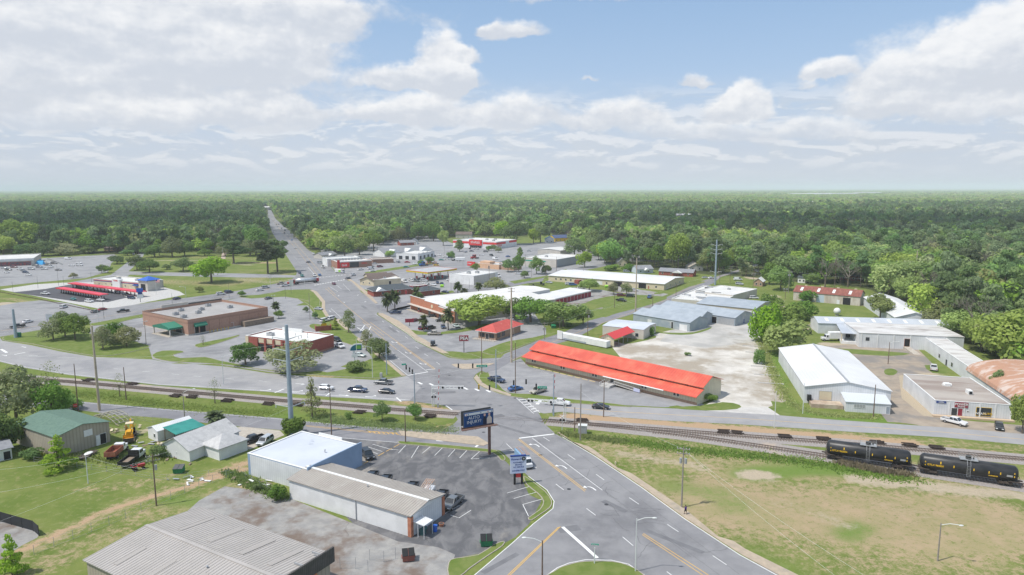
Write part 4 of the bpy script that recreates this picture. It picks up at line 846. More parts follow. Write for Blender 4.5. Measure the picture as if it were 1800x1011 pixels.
CREAMS=mm('cream ribbed siding',(.66,.60,.44),(.60,.54,.40),scale=.4,rough=.8,stripe=((1,1,0),.9,.25))
PALEB=mm('pale beige wall',(.56,.52,.46),(.49,.46,.41),scale=.3,rough=.8)
BRICK=mm('brown brick',(.36,.215,.155),(.30,.175,.13),scale=1.4,detail=6,rough=.9)
BRICKP=mm('pinkish brown brick',(.43,.26,.19),(.37,.22,.165),scale=1.1,detail=6,rough=.9)
BRICKR=mm('red brick',(.33,.10,.075),(.27,.08,.06),scale=1.4,detail=6,rough=.9)
BRICKO=mm('orange brick',(.46,.20,.12),(.38,.15,.09),scale=1.6,rough=.9)
BRICKT=mm('tan brick',(.42,.28,.19),(.35,.23,.16),scale=1.6,rough=.9)
ROOFG=mm('grey flat roof',(.36,.345,.335),(.31,.295,.285),scale=.1,rough=.9,col3=(.42,.41,.40),scale3=.2)
SHING=mm('grey shingles',(.26,.265,.28),(.21,.215,.23),scale=1.2,rough=.9)
SHINGL=mm('light grey shingles',(.50,.495,.485),(.43,.425,.42),scale=.9,rough=.9,col3=(.30,.30,.30),scale3=.25)
SHINGD=mm('dark shingles',(.085,.10,.11),(.065,.078,.088),scale=1.2,rough=.9)
SHINGB=mm('brown shingles',(.17,.13,.11),(.13,.10,.09),scale=1.2,rough=.9)
REDR=mm('bright red metal roof',(.62,.108,.070),(.55,.092,.062),scale=.12,rough=.42,stripe=((1,0,0),.9,.22),col3=(.70,.18,.11),scale3=.18,lo3=.42,hi3=.7)
REDF=mm('faded red shingle roof',(.52,.10,.085),(.46,.085,.07),scale=.6,rough=.8,col3=(.60,.22,.18),scale3=.5,lo3=.62,hi3=.72)
REDP=mm('red paint',(.62,.045,.045),rough=.5)
MAROON=mm('maroon door',(.30,.035,.055),(.25,.03,.045),scale=1,rough=.6)
RUST=mm('rusted sheet roof',(.27,.10,.075),(.20,.075,.06),scale=.5,detail=7,rough=.9,stretch=(2.2,.4,1),col3=(.36,.17,.12),scale3=.4)
RUSTO=mm('orange rusted roof',(.42,.24,.16),(.54,.44,.38),scale=.3,detail=9,lo=.48,hi=.66,rough=.85,stretch=(.6,1.3,1),dist=.8)
NAVY=mm('navy blue',(.02,.05,.22),rough=.5)
BLUEP=mm('royal blue roof',(.03,.12,.48),rough=.5)
GLASS=mm('dark window glass',(.035,.042,.05),rough=.12,spec=.6)
TRIM=mm('white trim',(.72,.72,.70),rough=.6)
TRIMD=mm('dark trim',(.10,.10,.10),rough=.6)
STEEL=mm('grey steel',(.42,.43,.44),(.36,.37,.38),scale=2,rough=.5,metal=.3)
DARK=mm('dark opening',(.02,.02,.022),rough=.9)
BLACK=mm('black',(.02,.02,.02),rough=.6)
DARKRIB=mm('charcoal ribbed fascia',(.075,.07,.068),(.10,.095,.09),scale=1,rough=.7,stripe=((1,1,0),.35,.6))
YELP=mm('yellow paint',(.72,.46,.02),rough=.5)
ORANGE=mm('orange',(.75,.18,.03),rough=.5)
LIME=mm('lime green',(.32,.62,.05),rough=.5)
SALMON=mm('peach stucco',(.66,.42,.27),(.58,.37,.24),scale=.6,rough=.85)
WOOD=mm('weathered wood',(.27,.21,.16),(.20,.155,.12),scale=2,rough=.9)
GREENP=mm('green paint',(.03,.22,.10),(.025,.18,.085),scale=2,rough=.5)
TEALS=mm('street sign green',(.01,.30,.20),rough=.5)
AWN=mm('green awning',(.04,.20,.13),rough=.7)
class Bld:
 def __init__(s,name,label,A,B,C=None,Cr=None,h=4.0,zc=0.0,depth=None,cat='building',parent=None,z0=0.0,group=None):
  w=[q if isinstance(q,Vector)else(None if q is None else P(q[0],q[1],zc))for q in(A,B,C,Cr)]
  A,B,C,Cr=w;A=Vector((A.x,A.y,0));B=Vector((B.x,B.y,0));d1=B-A
  ang=math.atan2(d1.y,d1.x);s.L=d1.length
  e=None
  if C is not None:e=Vector((C.x,C.y,0))-A
  if Cr is not None:e=Vector((Cr.x,Cr.y,0))-B
  if e is not None:
   a2=math.atan2(e.y,e.x)-math.pi/2;df=(a2-ang+math.pi)%(2*math.pi)-math.pi
   if abs(df)>R(9):print('SKEW',label[:40],round(math.degrees(df),1),'L',round(d1.length,1),'D',round(e.length,1))
   wt=e.length**2/(e.length**2+d1.length**2);mid=(A+B)/2 if False else None
   ang+=df*wt
   s.D=e.length if depth is None else depth
   if Cr is not None:A=B-Vector((math.cos(ang),math.sin(ang),0))*s.L
  else:s.D=depth
  s.h=h;s.A=A;s.ang=ang
  if parent:s.E=parent.E;rel=A-parent.A;c,n=math.cos(-parent.ang),math.sin(-parent.ang);s.off=Vector((rel.x*c-rel.y*n,rel.x*n+rel.y*c,0));s.ro=ang-parent.ang
  else:s.E=empty(name,label,cat,(A.x,A.y,z0),ang,group);s.off=None;s.ro=0
 def put(s,mb,name,m,par=None,**k):
  if par is not None:return mb.build(name,m,par,**k)
  return mb.build(name,m,s.E,s.off,s.ro,**k)
 def wpt(s,x,y,z=0):c,n=math.cos(s.ang),math.sin(s.ang);return Vector((s.A.x+x*c-y*n,s.A.y+x*n+y*c,z))
 def flat(s,wm,rm,par=.45,t=.3,capm=None):
  L_,D,h=s.L,s.D,s.h;mb=MB();mb.box(0,L_,0,t,0,h);mb.box(0,L_,D-t,D,0,h);mb.box(0,t,t,D-t,0,h);mb.box(L_-t,L_,t,D-t,0,h);s.put(mb,'wall',wm)
  r=MB();r.box(t,L_-t,t,D-t,h-par-.2,h-par);s.roof=s.put(r,'roof',rm)
  c=MB();o=.06
  for a in((-o,L_+o,-o,t+o),(-o,L_+o,D-t-o,D+o),(-o,t+o,t+o,D-t-o),(L_-t-o,L_+o,t+o,D-t-o)):c.box(a[0],a[1],a[2],a[3],h+.002,h+.1)
  s.put(c,'coping',capm or TRIM);s.rz=h-par;return s
 def gable(s,wm,rm,rise=1.5,axis='x',ov=.3,ribs=0,ribm=None,t=.12,ridgecap=None,off=.5,name='roof'):
  L_,D,h=s.L,s.D,s.h;mb=MB()
  if axis=='x':F_=lambda a,b_,z:(a,b_,z);Lx,Dy=L_,D
  else:F_=lambda a,b_,z:(b_,a,z);Lx,Dy=D,L_
  c=Dy*off
  v=[F_(0,0,0),F_(Lx,0,0),F_(Lx,Dy,0),F_(0,Dy,0),F_(0,0,h),F_(Lx,0,h),F_(Lx,Dy,h),F_(0,Dy,h),F_(0,c,h+rise),F_(Lx,c,h+rise)]
  mb.add(v,[(0,1,5,4),(2,3,7,6),(1,2,6,9,5),(3,0,4,8,7)]);s.put(mb,'wall',wm)
  r=MB();s1=rise/c;s2=rise/(Dy-c);e=.03
  for(y0,z0,y1,z1)in((-ov,h-s1*ov,c,h+rise),(c,h+rise,Dy+ov,h-s2*ov)):
   q=[F_(-ov,y0,z0+e),F_(Lx+ov,y0,z0+e),F_(Lx+ov,y1,z1+e),F_(-ov,y1,z1+e)];q2=[(a[0],a[1],a[2]+t)for a in q]
   r.add(q+q2,[(3,2,1,0),(4,5,6,7),(0,1,5,4),(1,2,6,5),(2,3,7,6),(3,0,4,7)])
   if ribs:
    n=int((Lx+2*ov)/ribs);r.cur=1
    for i in range(n+1):
     x=-ov+.05+i*(Lx+2*ov-.1)/n;r.bar(F_(x,y0-.02,z0+e+t+.02),F_(x,y1,z1+e+t+.02),ribs*.34,.045)
    r.cur=0
  s.roof=s.put(r,name,[rm,ribm or rm])
  if ridgecap:
   k=MB();k.bar(F_(-ov-.02,c,h+rise+t+.08),F_(Lx+ov+.02,c,h+rise+t+.08),.55,.14);s.put(k,'ridge_cap',ridgecap)
  s.gx=(axis,c,rise);return s
 def hip(s,wm,rm,rise=2,ov=.6,trim=None):
  L_,D,h=s.L,s.D,s.h;mb=MB();mb.box(0,L_,0,D,0,h);s.put(mb,'wall',wm)
  r=MB();a=D/2 if D<L_ else L_/2
  if D<L_:r1,r2=(a,D/2,h+rise),(L_-a,D/2,h+rise)
  else:r1,r2=(L_/2,a,h+rise),(L_/2,D-a,h+rise)
  v=[(-ov,-ov,h),(L_+ov,-ov,h),(L_+ov,D+ov,h),(-ov,D+ov,h)];v2=[(p_[0],p_[1],p_[2]+.18)for p_ in v]+[r1,r2]
  if D<L_:fs=[(4,5,9,8),(5,6,9),(6,7,8,9),(7,4,8)]
  else:fs=[(4,5,8),(5,6,9,8),(6,7,9),(7,4,8,9)]
  r.add(v+v2,[(3,2,1,0)]+fs);r.cur=1;r.add(v+v2[:4],[(0,1,5,4),(1,2,6,5),(2,3,7,6),(3,0,4,7)]);s.roof=s.put(r,'roof',[rm,trim or TRIM]);return s
 def shed(s,wm,rm,z_front,z_back,ov=.3):
  L_,D=s.L,s.D;mb=MB();mb.add([(0,0,0),(L_,0,0),(L_,D,0),(0,D,0),(0,0,z_front),(L_,0,z_front),(L_,D,z_back),(0,D,z_back)],[(0,1,5,4),(1,2,6,5),(2,3,7,6),(3,0,4,7)]);s.put(mb,'wall',wm)
  sl=(z_back-z_front)/D;q=[(-ov,-ov,z_front-sl*ov+.03),(L_+ov,-ov,z_front-sl*ov+.03),(L_+ov,D+ov,z_back+sl*ov+.03),(-ov,D+ov,z_back+sl*ov+.03)]
  r=MB();r.add(q+[(a[0],a[1],a[2]+.15)for a in q],[(3,2,1,0),(4,5,6,7),(0,1,5,4),(1,2,6,5),(2,3,7,6),(3,0,4,7)]);s.roof=s.put(r,'roof',rm);return s
 def face(s,f,s0,s1,z0,z1,o0,o1):
  L_,D=s.L,s.D
  return{'F':(s0,s1,-o1,-o0,z0,z1),'B':(s0,s1,D+o0,D+o1,z0,z1),'R':(L_+o0,L_+o1,s0,s1,z0,z1),'L':(-o1,-o0,s0,s1,z0,z1)}[f]
 def op(s,f,s0,w,z0,hh,kind_='window',m=None,frame=True,mull=0,label=None,fm=None):
  mb=MB();fr=.07 if frame else 0;out=.05
  if kind_ in('window','door','garage_door'):
   if frame:
    mb.cur=1
    for a in((s0,s0+w,z0,z0+fr),(s0,s0+w,z0+hh-fr,z0+hh),(s0,s0+fr,z0+fr,z0+hh-fr),(s0+w-fr,s0+w,z0+fr,z0+hh-fr)):mb.box(*s.face(f,a[0],a[1],a[2],a[3],.004,out+.03))
    for i in range(mull):c=s0+w*(i+1)/(mull+1);mb.box(*s.face(f,c-.03,c+.03,z0+fr,z0+hh-fr,.004,out+.02))
    mb.cur=0
   mb.box(*s.face(f,s0+fr,s0+w-fr,z0+fr,z0+hh-fr,.004,out))
   o=s.put(mb,kind_,[m or(GLASS if kind_=='window' else DARK),fm or TRIM])
  else:mb.box(*s.face(f,s0,s0+w,z0,z0+hh,.004,out));o=s.put(mb,kind_,m)
  if label:o['label']=label
  return o
 def band(s,name,f,s0,s1,z0,z1,m,o=.08):mb=MB();mb.box(*s.face(f,s0,s1,z0,z1,.004,o));return s.put(mb,name,m)
 def ac(s,x,y,w=1.6,d=1.1,hh=.9,z=None):
  z=s.rz if z is None else z;mb=MB();mb.box(x-w/2,x+w/2,y-d/2,y+d/2,z+.1,z+hh);mb.cur=1;mb.cyl((x,y,z+hh),(x,y,z+hh+.12),min(w,d)*.36,n=10);mb.box(x-w/2-.05,x+w/2+.05,y-d/2-.05,y+d/2+.05,z,z+.1)
  return s.put(mb,'rooftop_unit',[STEEL,TRIMD],bevel=0)
 def vent(s,x,y,z,hh=.6):mb=MB();mb.cyl((x,y,z),(x,y,z+hh),.1,n=8);mb.cyl((x,y,z+hh),(x,y,z+hh+.15),.2,.12,n=8);return s.put(mb,'vent',STEEL)
 def text(s,f,txt,s0,z0,size,m,o=.1,name='lettering',bold=True):
  L_,D=s.L,s.D;cu=bpy.data.curves.new(name,'FONT');cu.body=txt;cu.size=size;cu.extrude=.02;cu.align_x='CENTER';cu.align_y='CENTER';cu.offset=.012*size if bold else 0
  ob=bpy.data.objects.new(name,cu);me=bpy.data.meshes.new_from_object(ob);bpy.data.objects.remove(ob);me.materials.append(m)
  ob=bpy.data.objects.new(name,me);COL.objects.link(ob);ob.parent=s.E
  loc,rz={'F':((s0,-o,z0),0),'R':((L_+o,s0,z0),math.pi/2),'L':((-o,s0,z0),-math.pi/2),'B':((s0,D+o,z0),math.pi)}[f]
  if s.off is not None:c,n=math.cos(s.ro),math.sin(s.ro);loc=(s.off.x+loc[0]*c-loc[1]*n,s.off.y+loc[0]*n+loc[1]*c,loc[2]);rz+=s.ro
  ob.location=loc;ob.rotation_euler=(math.pi/2,0,rz);return ob
def textmesh(name,txt,size,m,parent,loc,rot,extr=.015,off=.012,sx=1.0):
 cu=bpy.data.curves.new(name,'FONT');cu.body=txt;cu.size=size;cu.extrude=extr;cu.align_x='CENTER';cu.align_y='CENTER';cu.offset=off*size
 ob=bpy.data.objects.new(name,cu);me=bpy.data.meshes.new_from_object(ob);bpy.data.objects.remove(ob);me.materials.append(m)
 ob=bpy.data.objects.new(name,me);COL.objects.link(ob);ob.parent=parent;ob.location=loc;ob.rotation_euler=rot;ob.scale=(sx,1,1);return ob
 # large grey corrugated roof, bottom left
h=5.0;a=P(152,985,h);c=P(360,897,h);x=P(595,975,h)-c
b=Bld('warehouse','large building with grey corrugated roof and dark fascia at the bottom edge',a,a+x,c,h=h)
b.gable(BEIGE,GALV,1.0,'x',.35,.62,GALVD,ridgecap=GALV);L_=b.L;D=b.D
for sx_ in(.18,.42,.66,.86):
 for(y0,y1)in((.06,.30),(.60,.92)):
  mb=MB();z=lambda y:5.0+1.0*(1-abs(y-D/2)/(D/2))+.22
  mb.bar((L_*sx_,D*y0,z(D*y0)),(L_*sx_,D*y1,z(D*y1)),.9,.05);b.put(mb,'roof_strip',GALVD)
mb=MB();mb.box(L_+.36,L_+.66,-.6,D+.4,3.9,6.3);b.put(mb,'fascia',DARKRIB)
mb=MB()
for yy in(D*.55,D*.72,D*.9):mb.bar((L_-1.6,yy,5.9),(L_+.4,yy,6.0),.12,.3)
b.put(mb,'fascia_brace',STEEL);b.text('R','ANGE',D*.47,5.1,1.3,TRIM,.7);b.band('door_panel','R',D*.62,D*.86,0,3.7,mm('orange door',(.55,.2,.08)))
b.vent(L_*.62,D*.35,5.6,.5)
# white building with tan corrugated roof
b=Bld('garage_building','long white block building with tan corrugated roof and orange brick corner piers',(508,843),(720,908),(568,812),h=3.9,zc=3.9)
b.gable(WHITEM,GALVT,.75,'x',.3,.55,GALVD,ridgecap=TRIM);L_=b.L;D=b.D
for y0 in(-.15,D-.55):
 mb=MB();mb.box(L_-.55,L_+.2,y0,y0+.7,0,3.6);b.put(mb,'brick_pier',BRICKO)
b.band('siding','R',.6,D-.6,0,3.75,WHITE,.06);b.op('R',D*.72,1.2,1.1,1.3);b.op('R',D*.1,.95,0,2.1,'door',m=STEEL)
mb=MB();
for q in(L_*.58,):mb.bar((q,-.1,0),(q,-.1,3.8),.12)
b.put(mb,'downpipe',STEEL);b.vent(L_*.56,D*.4,4.6,.4)
mb=MB();mb.add([(L_+.2,.4,2.7),(L_+2.6,.4,2.45),(L_+2.6,3.0,2.45),(L_+.2,3.0,2.7),(L_+.2,.4,2.8),(L_+2.6,.4,2.55),(L_+2.6,3.0,2.55),(L_+.2,3.0,2.8)],[(3,2,1,0),(4,5,6,7),(0,1,5,4),(1,2,6,5),(2,3,7,6),(3,0,4,7)])
for(px_,py_)in((L_+2.5,.5),(L_+2.5,2.9),(L_+1.2,.5)):mb.bar((px_,py_,0),(px_,py_,2.5),.08)
b.put(mb,'porch_canopy',WHITE);mb=MB();mb.cyl((L_+1.2,1.2,.9),(L_+1.2,2.6,.9),.42,n=10);mb.box(L_+.9,L_+1.5,1.3,2.4,0,.55);b.put(mb,'compressor_tank',mm('dark teal tank',(.05,.12,.12)))
for i in range(9):
 pass
BB2=b
# pale blue roofed building
b=Bld('workshop','blue walled workshop with pale blue flat roof beside the tall steel pole',(435,797),(540,826),(530,758),h=4.7,zc=4.7)
b.flat(BLUEW,PBLUE,.05);L_=b.L;D=b.D;b.band('siding','F',.8,L_-.5,0,4.5,WHITE,.06)
mb=MB();mb.box(L_+.01,L_+.26,-.2,D+.4,0,5.25);b.put(mb,'side_wall',BLUEW);mb=MB();mb.box(L_*.3,L_*.7,D+.1,D+.3,4.3,5.3);b.put(mb,'sign_board',TRIM);b.vent(L_*.8,D*.55,4.7,.5)
# white house
h=2.6;b=Bld('house','white house with light grey shingled cross gables behind the concrete apron',(334,812),(418,775),(292,798),h=h,cat='house')
b.gable(WHITEM,SHINGL,2.3,'x',.35);hb=b;b.op('L',b.D*.45,.3,1.2,.4,m=DARK)
w=Bld('','wing',(386,810),(433,791),C=(362,799),h=h,parent=b);w.hip(WHITEM,SHINGL,2.2,.35,SHINGL)
mb=MB();mb.bar((w.L*.35,-.1,3.55),(w.L*.35,w.D*.35,4.3),1.3,.05)if False else mb.box(0,.1,0,.1,0,.1);
# small shed and teal carport
b=Bld('shed','small white shed beside the teal carport roof',(261,770),(278,777),h=2.6,depth=9,cat='shed');b.gable(WHITEM,WHITE,.8,'y',.2);b.op('F',b.L*.6,.8,.8,1.0)
A4=[P(309,762,2.9),P(358,745,2.9),P(292,753,2.9)]
b=Bld('carport','open carport with teal metal roof in the equipment yard',A4[0],A4[1],A4[2],h=2.8,cat='carport')
r=MB();L_,D=b.L,b.D;r.add([(0,0,2.5),(L_,0,2.5),(L_,D,3.3),(0,D,3.3),(0,0,2.6),(L_,0,2.6),(L_,D,3.4),(0,D,3.4)],[(3,2,1,0),(4,5,6,7),(0,1,5,4),(1,2,6,5),(2,3,7,6),(3,0,4,7)]);b.put(r,'roof',TEAL)
for i in range(4):
 for y in(.2,D-.2):mb=MB();mb.box(.2+i*(L_-.5)/3,.35+i*(L_-.5)/3,y-.07,y+.07,0,2.45 if y<1 else 3.2);b.put(mb,'post',WOOD)
 # green roofed metal building
b=Bld('metal_building','beige metal building with green shingle roof beside the big oak',(97,769),(195,743),(20,746),h=4.9,zc=4.9)
b.gable(BEIGE,GREENR,1.25,'y',.3,off=.5);b.op('F',b.L*.51,1.9,3.0,1.5,m=WHITEM);b.op('F',b.L*.80,1.5,0,2.6,'door');mb=MB();mb.box(b.L*.72,b.L*.79,-.3,-.06,.05,2.5);b.put(mb,'open_door',WHITEM)
b=Bld('shed','small white shed with open dark doorway cut by the left edge',(-30,818),(22,806),h=2.6,depth=7,cat='shed');b.gable(WHITEM,SHING,.7,'x',.4);b.op('F',b.L*.70,1.4,0,2.0,'door')
# brick store (vacant)
b=Bld('store_building','large flat roofed brown brick store with green awnings',(329.6,562.8),(476,540.7),(240,548.6),h=6.6,zc=6.6)
b.flat(BRICKP,ROOFG,.9,.35,BRICK);L_,D=b.L,b.D
for f,n in(('F',L_),('L',D)):b.band('brick_course',f,0,n,4.9,5.6,BRICK,.05);b.band('stone_base',f,0,n,0,.5,PALEB,.07)
for i in range(1,8):
 mb=MB();mb.box(L_*i/8-.25,L_*i/8+.25,-.16,-.004,.5,4.9);b.put(mb,'pilaster',BRICKP)
def awning(b,f,s0,s1,z,out,hh,m=AWN):
 mb=MB();g=lambda s_,o_,z_:(s_,-o_,z_)if f=='F' else(-o_,s_,z_)
 mb.add([g(s0,.08,z),g(s1,.08,z),g(s1,out,z),g(s0,out,z),g(s0,.08,z+hh),g(s1,.08,z+hh),g(s1,out,z+hh*.35),g(s0,out,z+hh*.35)],[(3,2,1,0),(4,5,6,7),(0,1,5,4),(1,2,6,5),(2,3,7,6),(3,0,4,7)]);return b.put(mb,'awning',m)
awning(b,'F',2.5,8.0,3.3,1.2,1.6);b.op('F',2.8,4.9,0,3.2,'garage_door',m=DARK)
mb=MB();y0,y1=D*.10,D*.46;ym=(y0+y1)/2
mb.add([(-6,y0,3.6),(-6,y1,3.6),(-6,ym,5.0),(-.1,y0,3.6),(-.1,y1,3.6),(-.1,ym,5.0)],[(0,1,2),(0,2,5,3),(1,4,5,2),(3,5,4),(0,3,4,1)]);mb.box(-6,-.1,y0,y1,2.9,3.598);b.put(mb,'entrance_canopy',AWN)
for y in(y0+.3,y1-.3):mb=MB();mb.box(-5.8,-5.4,y-.2,y+.2,0,2.9);b.put(mb,'canopy_post',PALEB)
mb=MB();mb.box(-6.6,-.2,y0-.3,y1+.3,0,.12);b.put(mb,'entrance_slab',CONC);b.op('L',y0+1,5,0,2.7,'door',m=GLASS)
b.op('F',L_*.50,1.6,0,2.4,'door',m=BRICK);
mb=MB();mb.box(L_*.63,L_*1.02,-3.2,-.25,0,2.3);b.put(mb,'service_enclosure',WOOD)
for i in range(6):mb=MB();mb.cyl((8.6+i*1.7,-1.5,0),(8.6+i*1.7,-1.5,1.2),.13,n=8);b.put(mb,'bollard',YELP)
for i,(x_,y_)in enumerate(((.12,.3),(.16,.55),(.36,.42),(.33,.75),(.50,.60),(.78,.45),(.70,.8))):b.ac(L_*x_,D*y_,2.2,1.5,1.2)
mb=MB();mb.box(L_*.22,L_*.55,D-.3,D+.3,6.61,8.0);b.put(mb,'raised_parapet',PALEB)
for y in(0.2,):mb=MB();mb.box(-.05,.12,0,D,6.71,6.76);mb.box(L_*.56,L_,D-.12,D+.15,6.71,7.3);b.put(mb,'dark_coping',TRIMD)
# brick repair shop
b=Bld('repair_shop','red brick repair shop with white flat roof and open service bays',(428.6,590.7),(537,602.6),Cr=(591.6,588.8),h=5.3,zc=5.3)
b.flat(BRICKR,mm('bright membrane',(.72,.71,.68),(.62,.61,.58),scale=.15,rough=.7),.35,.3);L_,D=b.L,b.D
for i in range(3):
 x0=L_*(.22+.14*i);b.op('F',x0,L_*.11,0,3.0,'garage_door',fm=BRICKR);b.band('bay_header','F',x0,x0+L_*.11,3.3,4.9,CREAM,.09)
for i in range(4):mb=MB();mb.box(L_*(.19+.14*i),L_*(.19+.14*i)+.9,-.5,-.004,0,5.0);b.put(mb,'brick_pier',BRICKR)
b.band('corner_panel','F',0,L_*.05,0,5.2,CREAM,.1);b.band('corner_panel','L',0,D*.4,0,5.2,CREAM,.1);b.band('brick_plinth','R',0,D,0,.7,BRICK,.06)
b.ac(L_*.25,D*.35,2.6,1.6,1.1);
for x_,y_ in((.42,.5),(.55,.6),(.72,.35),(.8,.5),(.68,.75)):b.vent(L_*x_,D*y_,b.rz,.7)
mb=MB();mb.box(L_*.16,L_*.5,D*.93,D*.96,5.0,6.2);b.put(mb,'rear_parapet',TRIM)
b=Bld('dumpster_enclosure','small red brick dumpster enclosure with yellow gate on the lawn',(555,583),(583,581),h=2.3,depth=4,cat='enclosure')
L_,D=b.L,b.D;mb=MB();mb.box(0,L_,0,.25,0,2.2);mb.box(0,.25,.25,D,0,2.2);mb.box(L_-.25,L_,.25,D,0,2.2);b.put(mb,'wall',BRICKR);mb=MB();mb.box(L_*.4,L_*.75,D-.1,D,.3,2.5);b.put(mb,'gate',YELP)
#in restaurant
h=4.6;b=Bld('drive_in_restaurant','white drive-in restaurant with striped band and blue hipped corner tower',(164.3,489.7),(247.4,497),depth=15,h=h,zc=h)
b.flat(PALEB,MEMB,.5);L_,D=b.L,b.D;b.band('red_band','F',0,L_*.97,3.75,4.0,REDP,.1);b.band('blue_band','F',0,L_*.97,3.4,3.75,NAVY,.1)
b.band('tan_wall_panel','F',0,L_,0,3.0,CREAM,.05);mb=MB();mb.box(L_*.44,L_*.60,-1.2,1.0,0,5.6);b.put(mb,'entry_block',TRIM);b.text('F','SONIC',L_*.52,4.7,1.3,REDP,1.25)
for x_ in(.1,.25,.38,.66,.78,.9):b.op('F',L_*x_,1.6,1.0,1.5)
mb=MB();mb.box(L_+.01,L_+8,-1.5,6.5,0,6.0);b.put(mb,'tower',PALEB)
r=MB();x0,x1,y0,y1=L_-.8,L_+8.8,-2.3,7.3;xm,ym=(x0+x1)/2,(y0+y1)/2
r.add([(x0,y0,6.4),(x1,y0,6.4),(x1,y1,6.4),(x0,y1,6.4),(xm,ym,8.6)],[(0,1,4),(1,2,4),(2,3,4),(3,0,4),(3,2,1,0)]);b.put(r,'tower_roof',BLUEP)
mb=MB()
for i in range(8):mb.box(x0+.8+i*1.0,x0+1.1+i*1.0,-1.9,-1.51,5.6,6.38)
b.put(mb,'brackets',TRIM)
mb=MB();mb.box(L_+2.2,L_+6,-1.7,-1.51,0,4.2);b.put(mb,'tower_entry',DARK);awning(b,'F',L_*.86,L_*.98,2.6,1.4,.7,NAVY)
for x_ in(.3,.7):b.ac(L_*x_,D*.5,2.5,1.8,1.2)
def long_canopy(label,A,B,w,z,m,n,name='drive_in_canopy'):
 c=Bld(name,label,P(A[0],A[1],z),P(B[0],B[1],z),depth=w,h=z,cat='canopy');L_,D=c.L,c.D;r=MB();r.box(0,L_,0,w,z-.25,z);c.put(r,'canopy_roof',m);r=MB();r.box(-.06,L_+.06,-.08,0,z-.5,z+.05);r.box(-.06,L_+.06,w,w+.08,z-.5,z+.05);c.put(r,'fascia',REDP)
 for i in range(n):
  x=1+i*(L_-2)/(n-1);mb=MB();mb.box(x-.1,x+.1,w/2-.1,w/2+.1,0,z-.25);c.put(mb,'post',STEEL);mb=MB();mb.box(x+.15,x+.6,w/2-.25,w/2+.25,0,1.9);mb.cur=1;mb.box(x+.13,x+.62,w/2-.3,w/2-.26,.9,1.8);c.put(mb,'menu_board',[BLACK,TRIM])
 return c
PINKR=mm('red canopy roof',(.66,.07,.11),(.58,.06,.10),scale=.5,rough=.6)
long_canopy('long red canopy next to the drive-in restaurant building',(119,497.5),(245,513.5),4.2,3.2,PINKR,20)
long_canopy('shorter red canopy over menu boards in front of the drive-in',(98,506),(176,518.5),4.2,3.2,PINKR,18)
# discount store far left
b=Bld('store_building','white fronted store with red window panels at the far left',(-120,474),(60,466),depth=45,h=5.6);b.flat(PALEB,MEMB,.4);b.band('sign_band','F',0,b.L,3.8,5.5,WHITEM,.5);b.band('window_wall','F',b.L*.55,b.L*.97,0,3.2,mm('red window panels',(.35,.09,.09),(.1,.1,.12),scale=.8,lo=.45,hi=.55),.08)
# grill restaurant with red sign
b=Bld('restaurant','brick restaurant with white roof and red neon lettering by the main road',(593,472.5),(654,469),depth=18,h=5.2);b.flat(BRICK,MEMB,.5);L_,D=b.L,b.D
w=Bld('','',b.wpt(-3,D+.05),b.wpt(L_*.85,D+.05),depth=16,h=6.0,parent=b);w.flat(WHITEM,MEMB,.6)
for i in range(9):b.ac(L_*(.12+.09*i),D*.8,1.5,1.2,1.3)
b.band('red_pylon','F',0,L_*.07,0,6.5,REDP,.5);b.band('sign_panel','F',L_*.12,L_*.34,1.2,4.4,REDP,.4);b.text('F','Grill',L_*.23,3.0,2.0,TRIM,.5);b.text('F','GRILL',L_*.78,3.2,1.8,mm('red lettering',(.75,.1,.08)),.12)
b.band('dark_window_wall','F',L_*.36,L_*.62,.6,4.4,GLASS,.06);b.band('white_cornice','F',0,L_,4.6,5.1,TRIM,.15)
b=Bld('shop_building','low brown roofed shop right of the brick restaurant',(655,463.5),(692,462),depth=14,h=3.4);b.flat(BRICK,BROWNR,.3)
# yellow beige
b=Bld('restaurant','cream restaurant with brown gabled roof at the highway corner',(657,503),(705,500),depth=13,h=3.9);b.flat(CREAM,MEMB,.3);b.op('F',b.L*.55,1.5,0,2.6,'door',m=DARK)
w=Bld('','',(633,501),(657,503),depth=24,h=3.3,parent=b);w.gable(CREAM,SHINGB,2.2,'y',.7);w.op('F',w.L*.2,1,1.2,.9);w.op('F',w.L*.65,1,1.2,.9);b.ac(b.L*.5,b.D*.5)
w=Bld('','',b.wpt(0,b.D+.1),b.wpt(b.L*.75,b.D+.1),depth=13,h=3.6,parent=b);w.gable(CREAM,SHINGB,2.2,'x',.5)
# dark roofed brick motel / office
b=Bld('office_building','brick office with dark hipped roof and white gable near the leaning palms',(657,522),(727,516.5),depth=12,h=3.1);b.hip(BRICKR,SHINGD,2.6,.7)
for x_ in(.2,.42,.62):b.op('F',b.L*x_,1.3,.8,1.6)
b.op('F',b.L*.78,1.2,0,2.4,'door',m=REDP)
mb=MB();mb.add([(1,-2.4,3.2),(7,-2.4,3.2),(4,-2.4,5.0),(4,3,5.0),(1,3,3.2),(7,3,3.2)],[(0,1,2),(0,2,3,4),(1,5,3,2),(0,4,5,1)]);b.put(mb,'porch_gable',[TRIM])
b=Bld('office_building','small brick annex with dark hipped roof right of the brick office',(741,521),(774,517),depth=9,h=2.8);b.hip(BRICKR,SHINGD,2.0,.6);b.op('F',b.L*.6,1.2,.9,1.3)
b=Bld('shop_building','long low brick row with maroon fascia behind the dark hipped roof',(726,512),(752,509.5),depth=5,h=3.0);b.flat(MAROON,MEMB,.3)
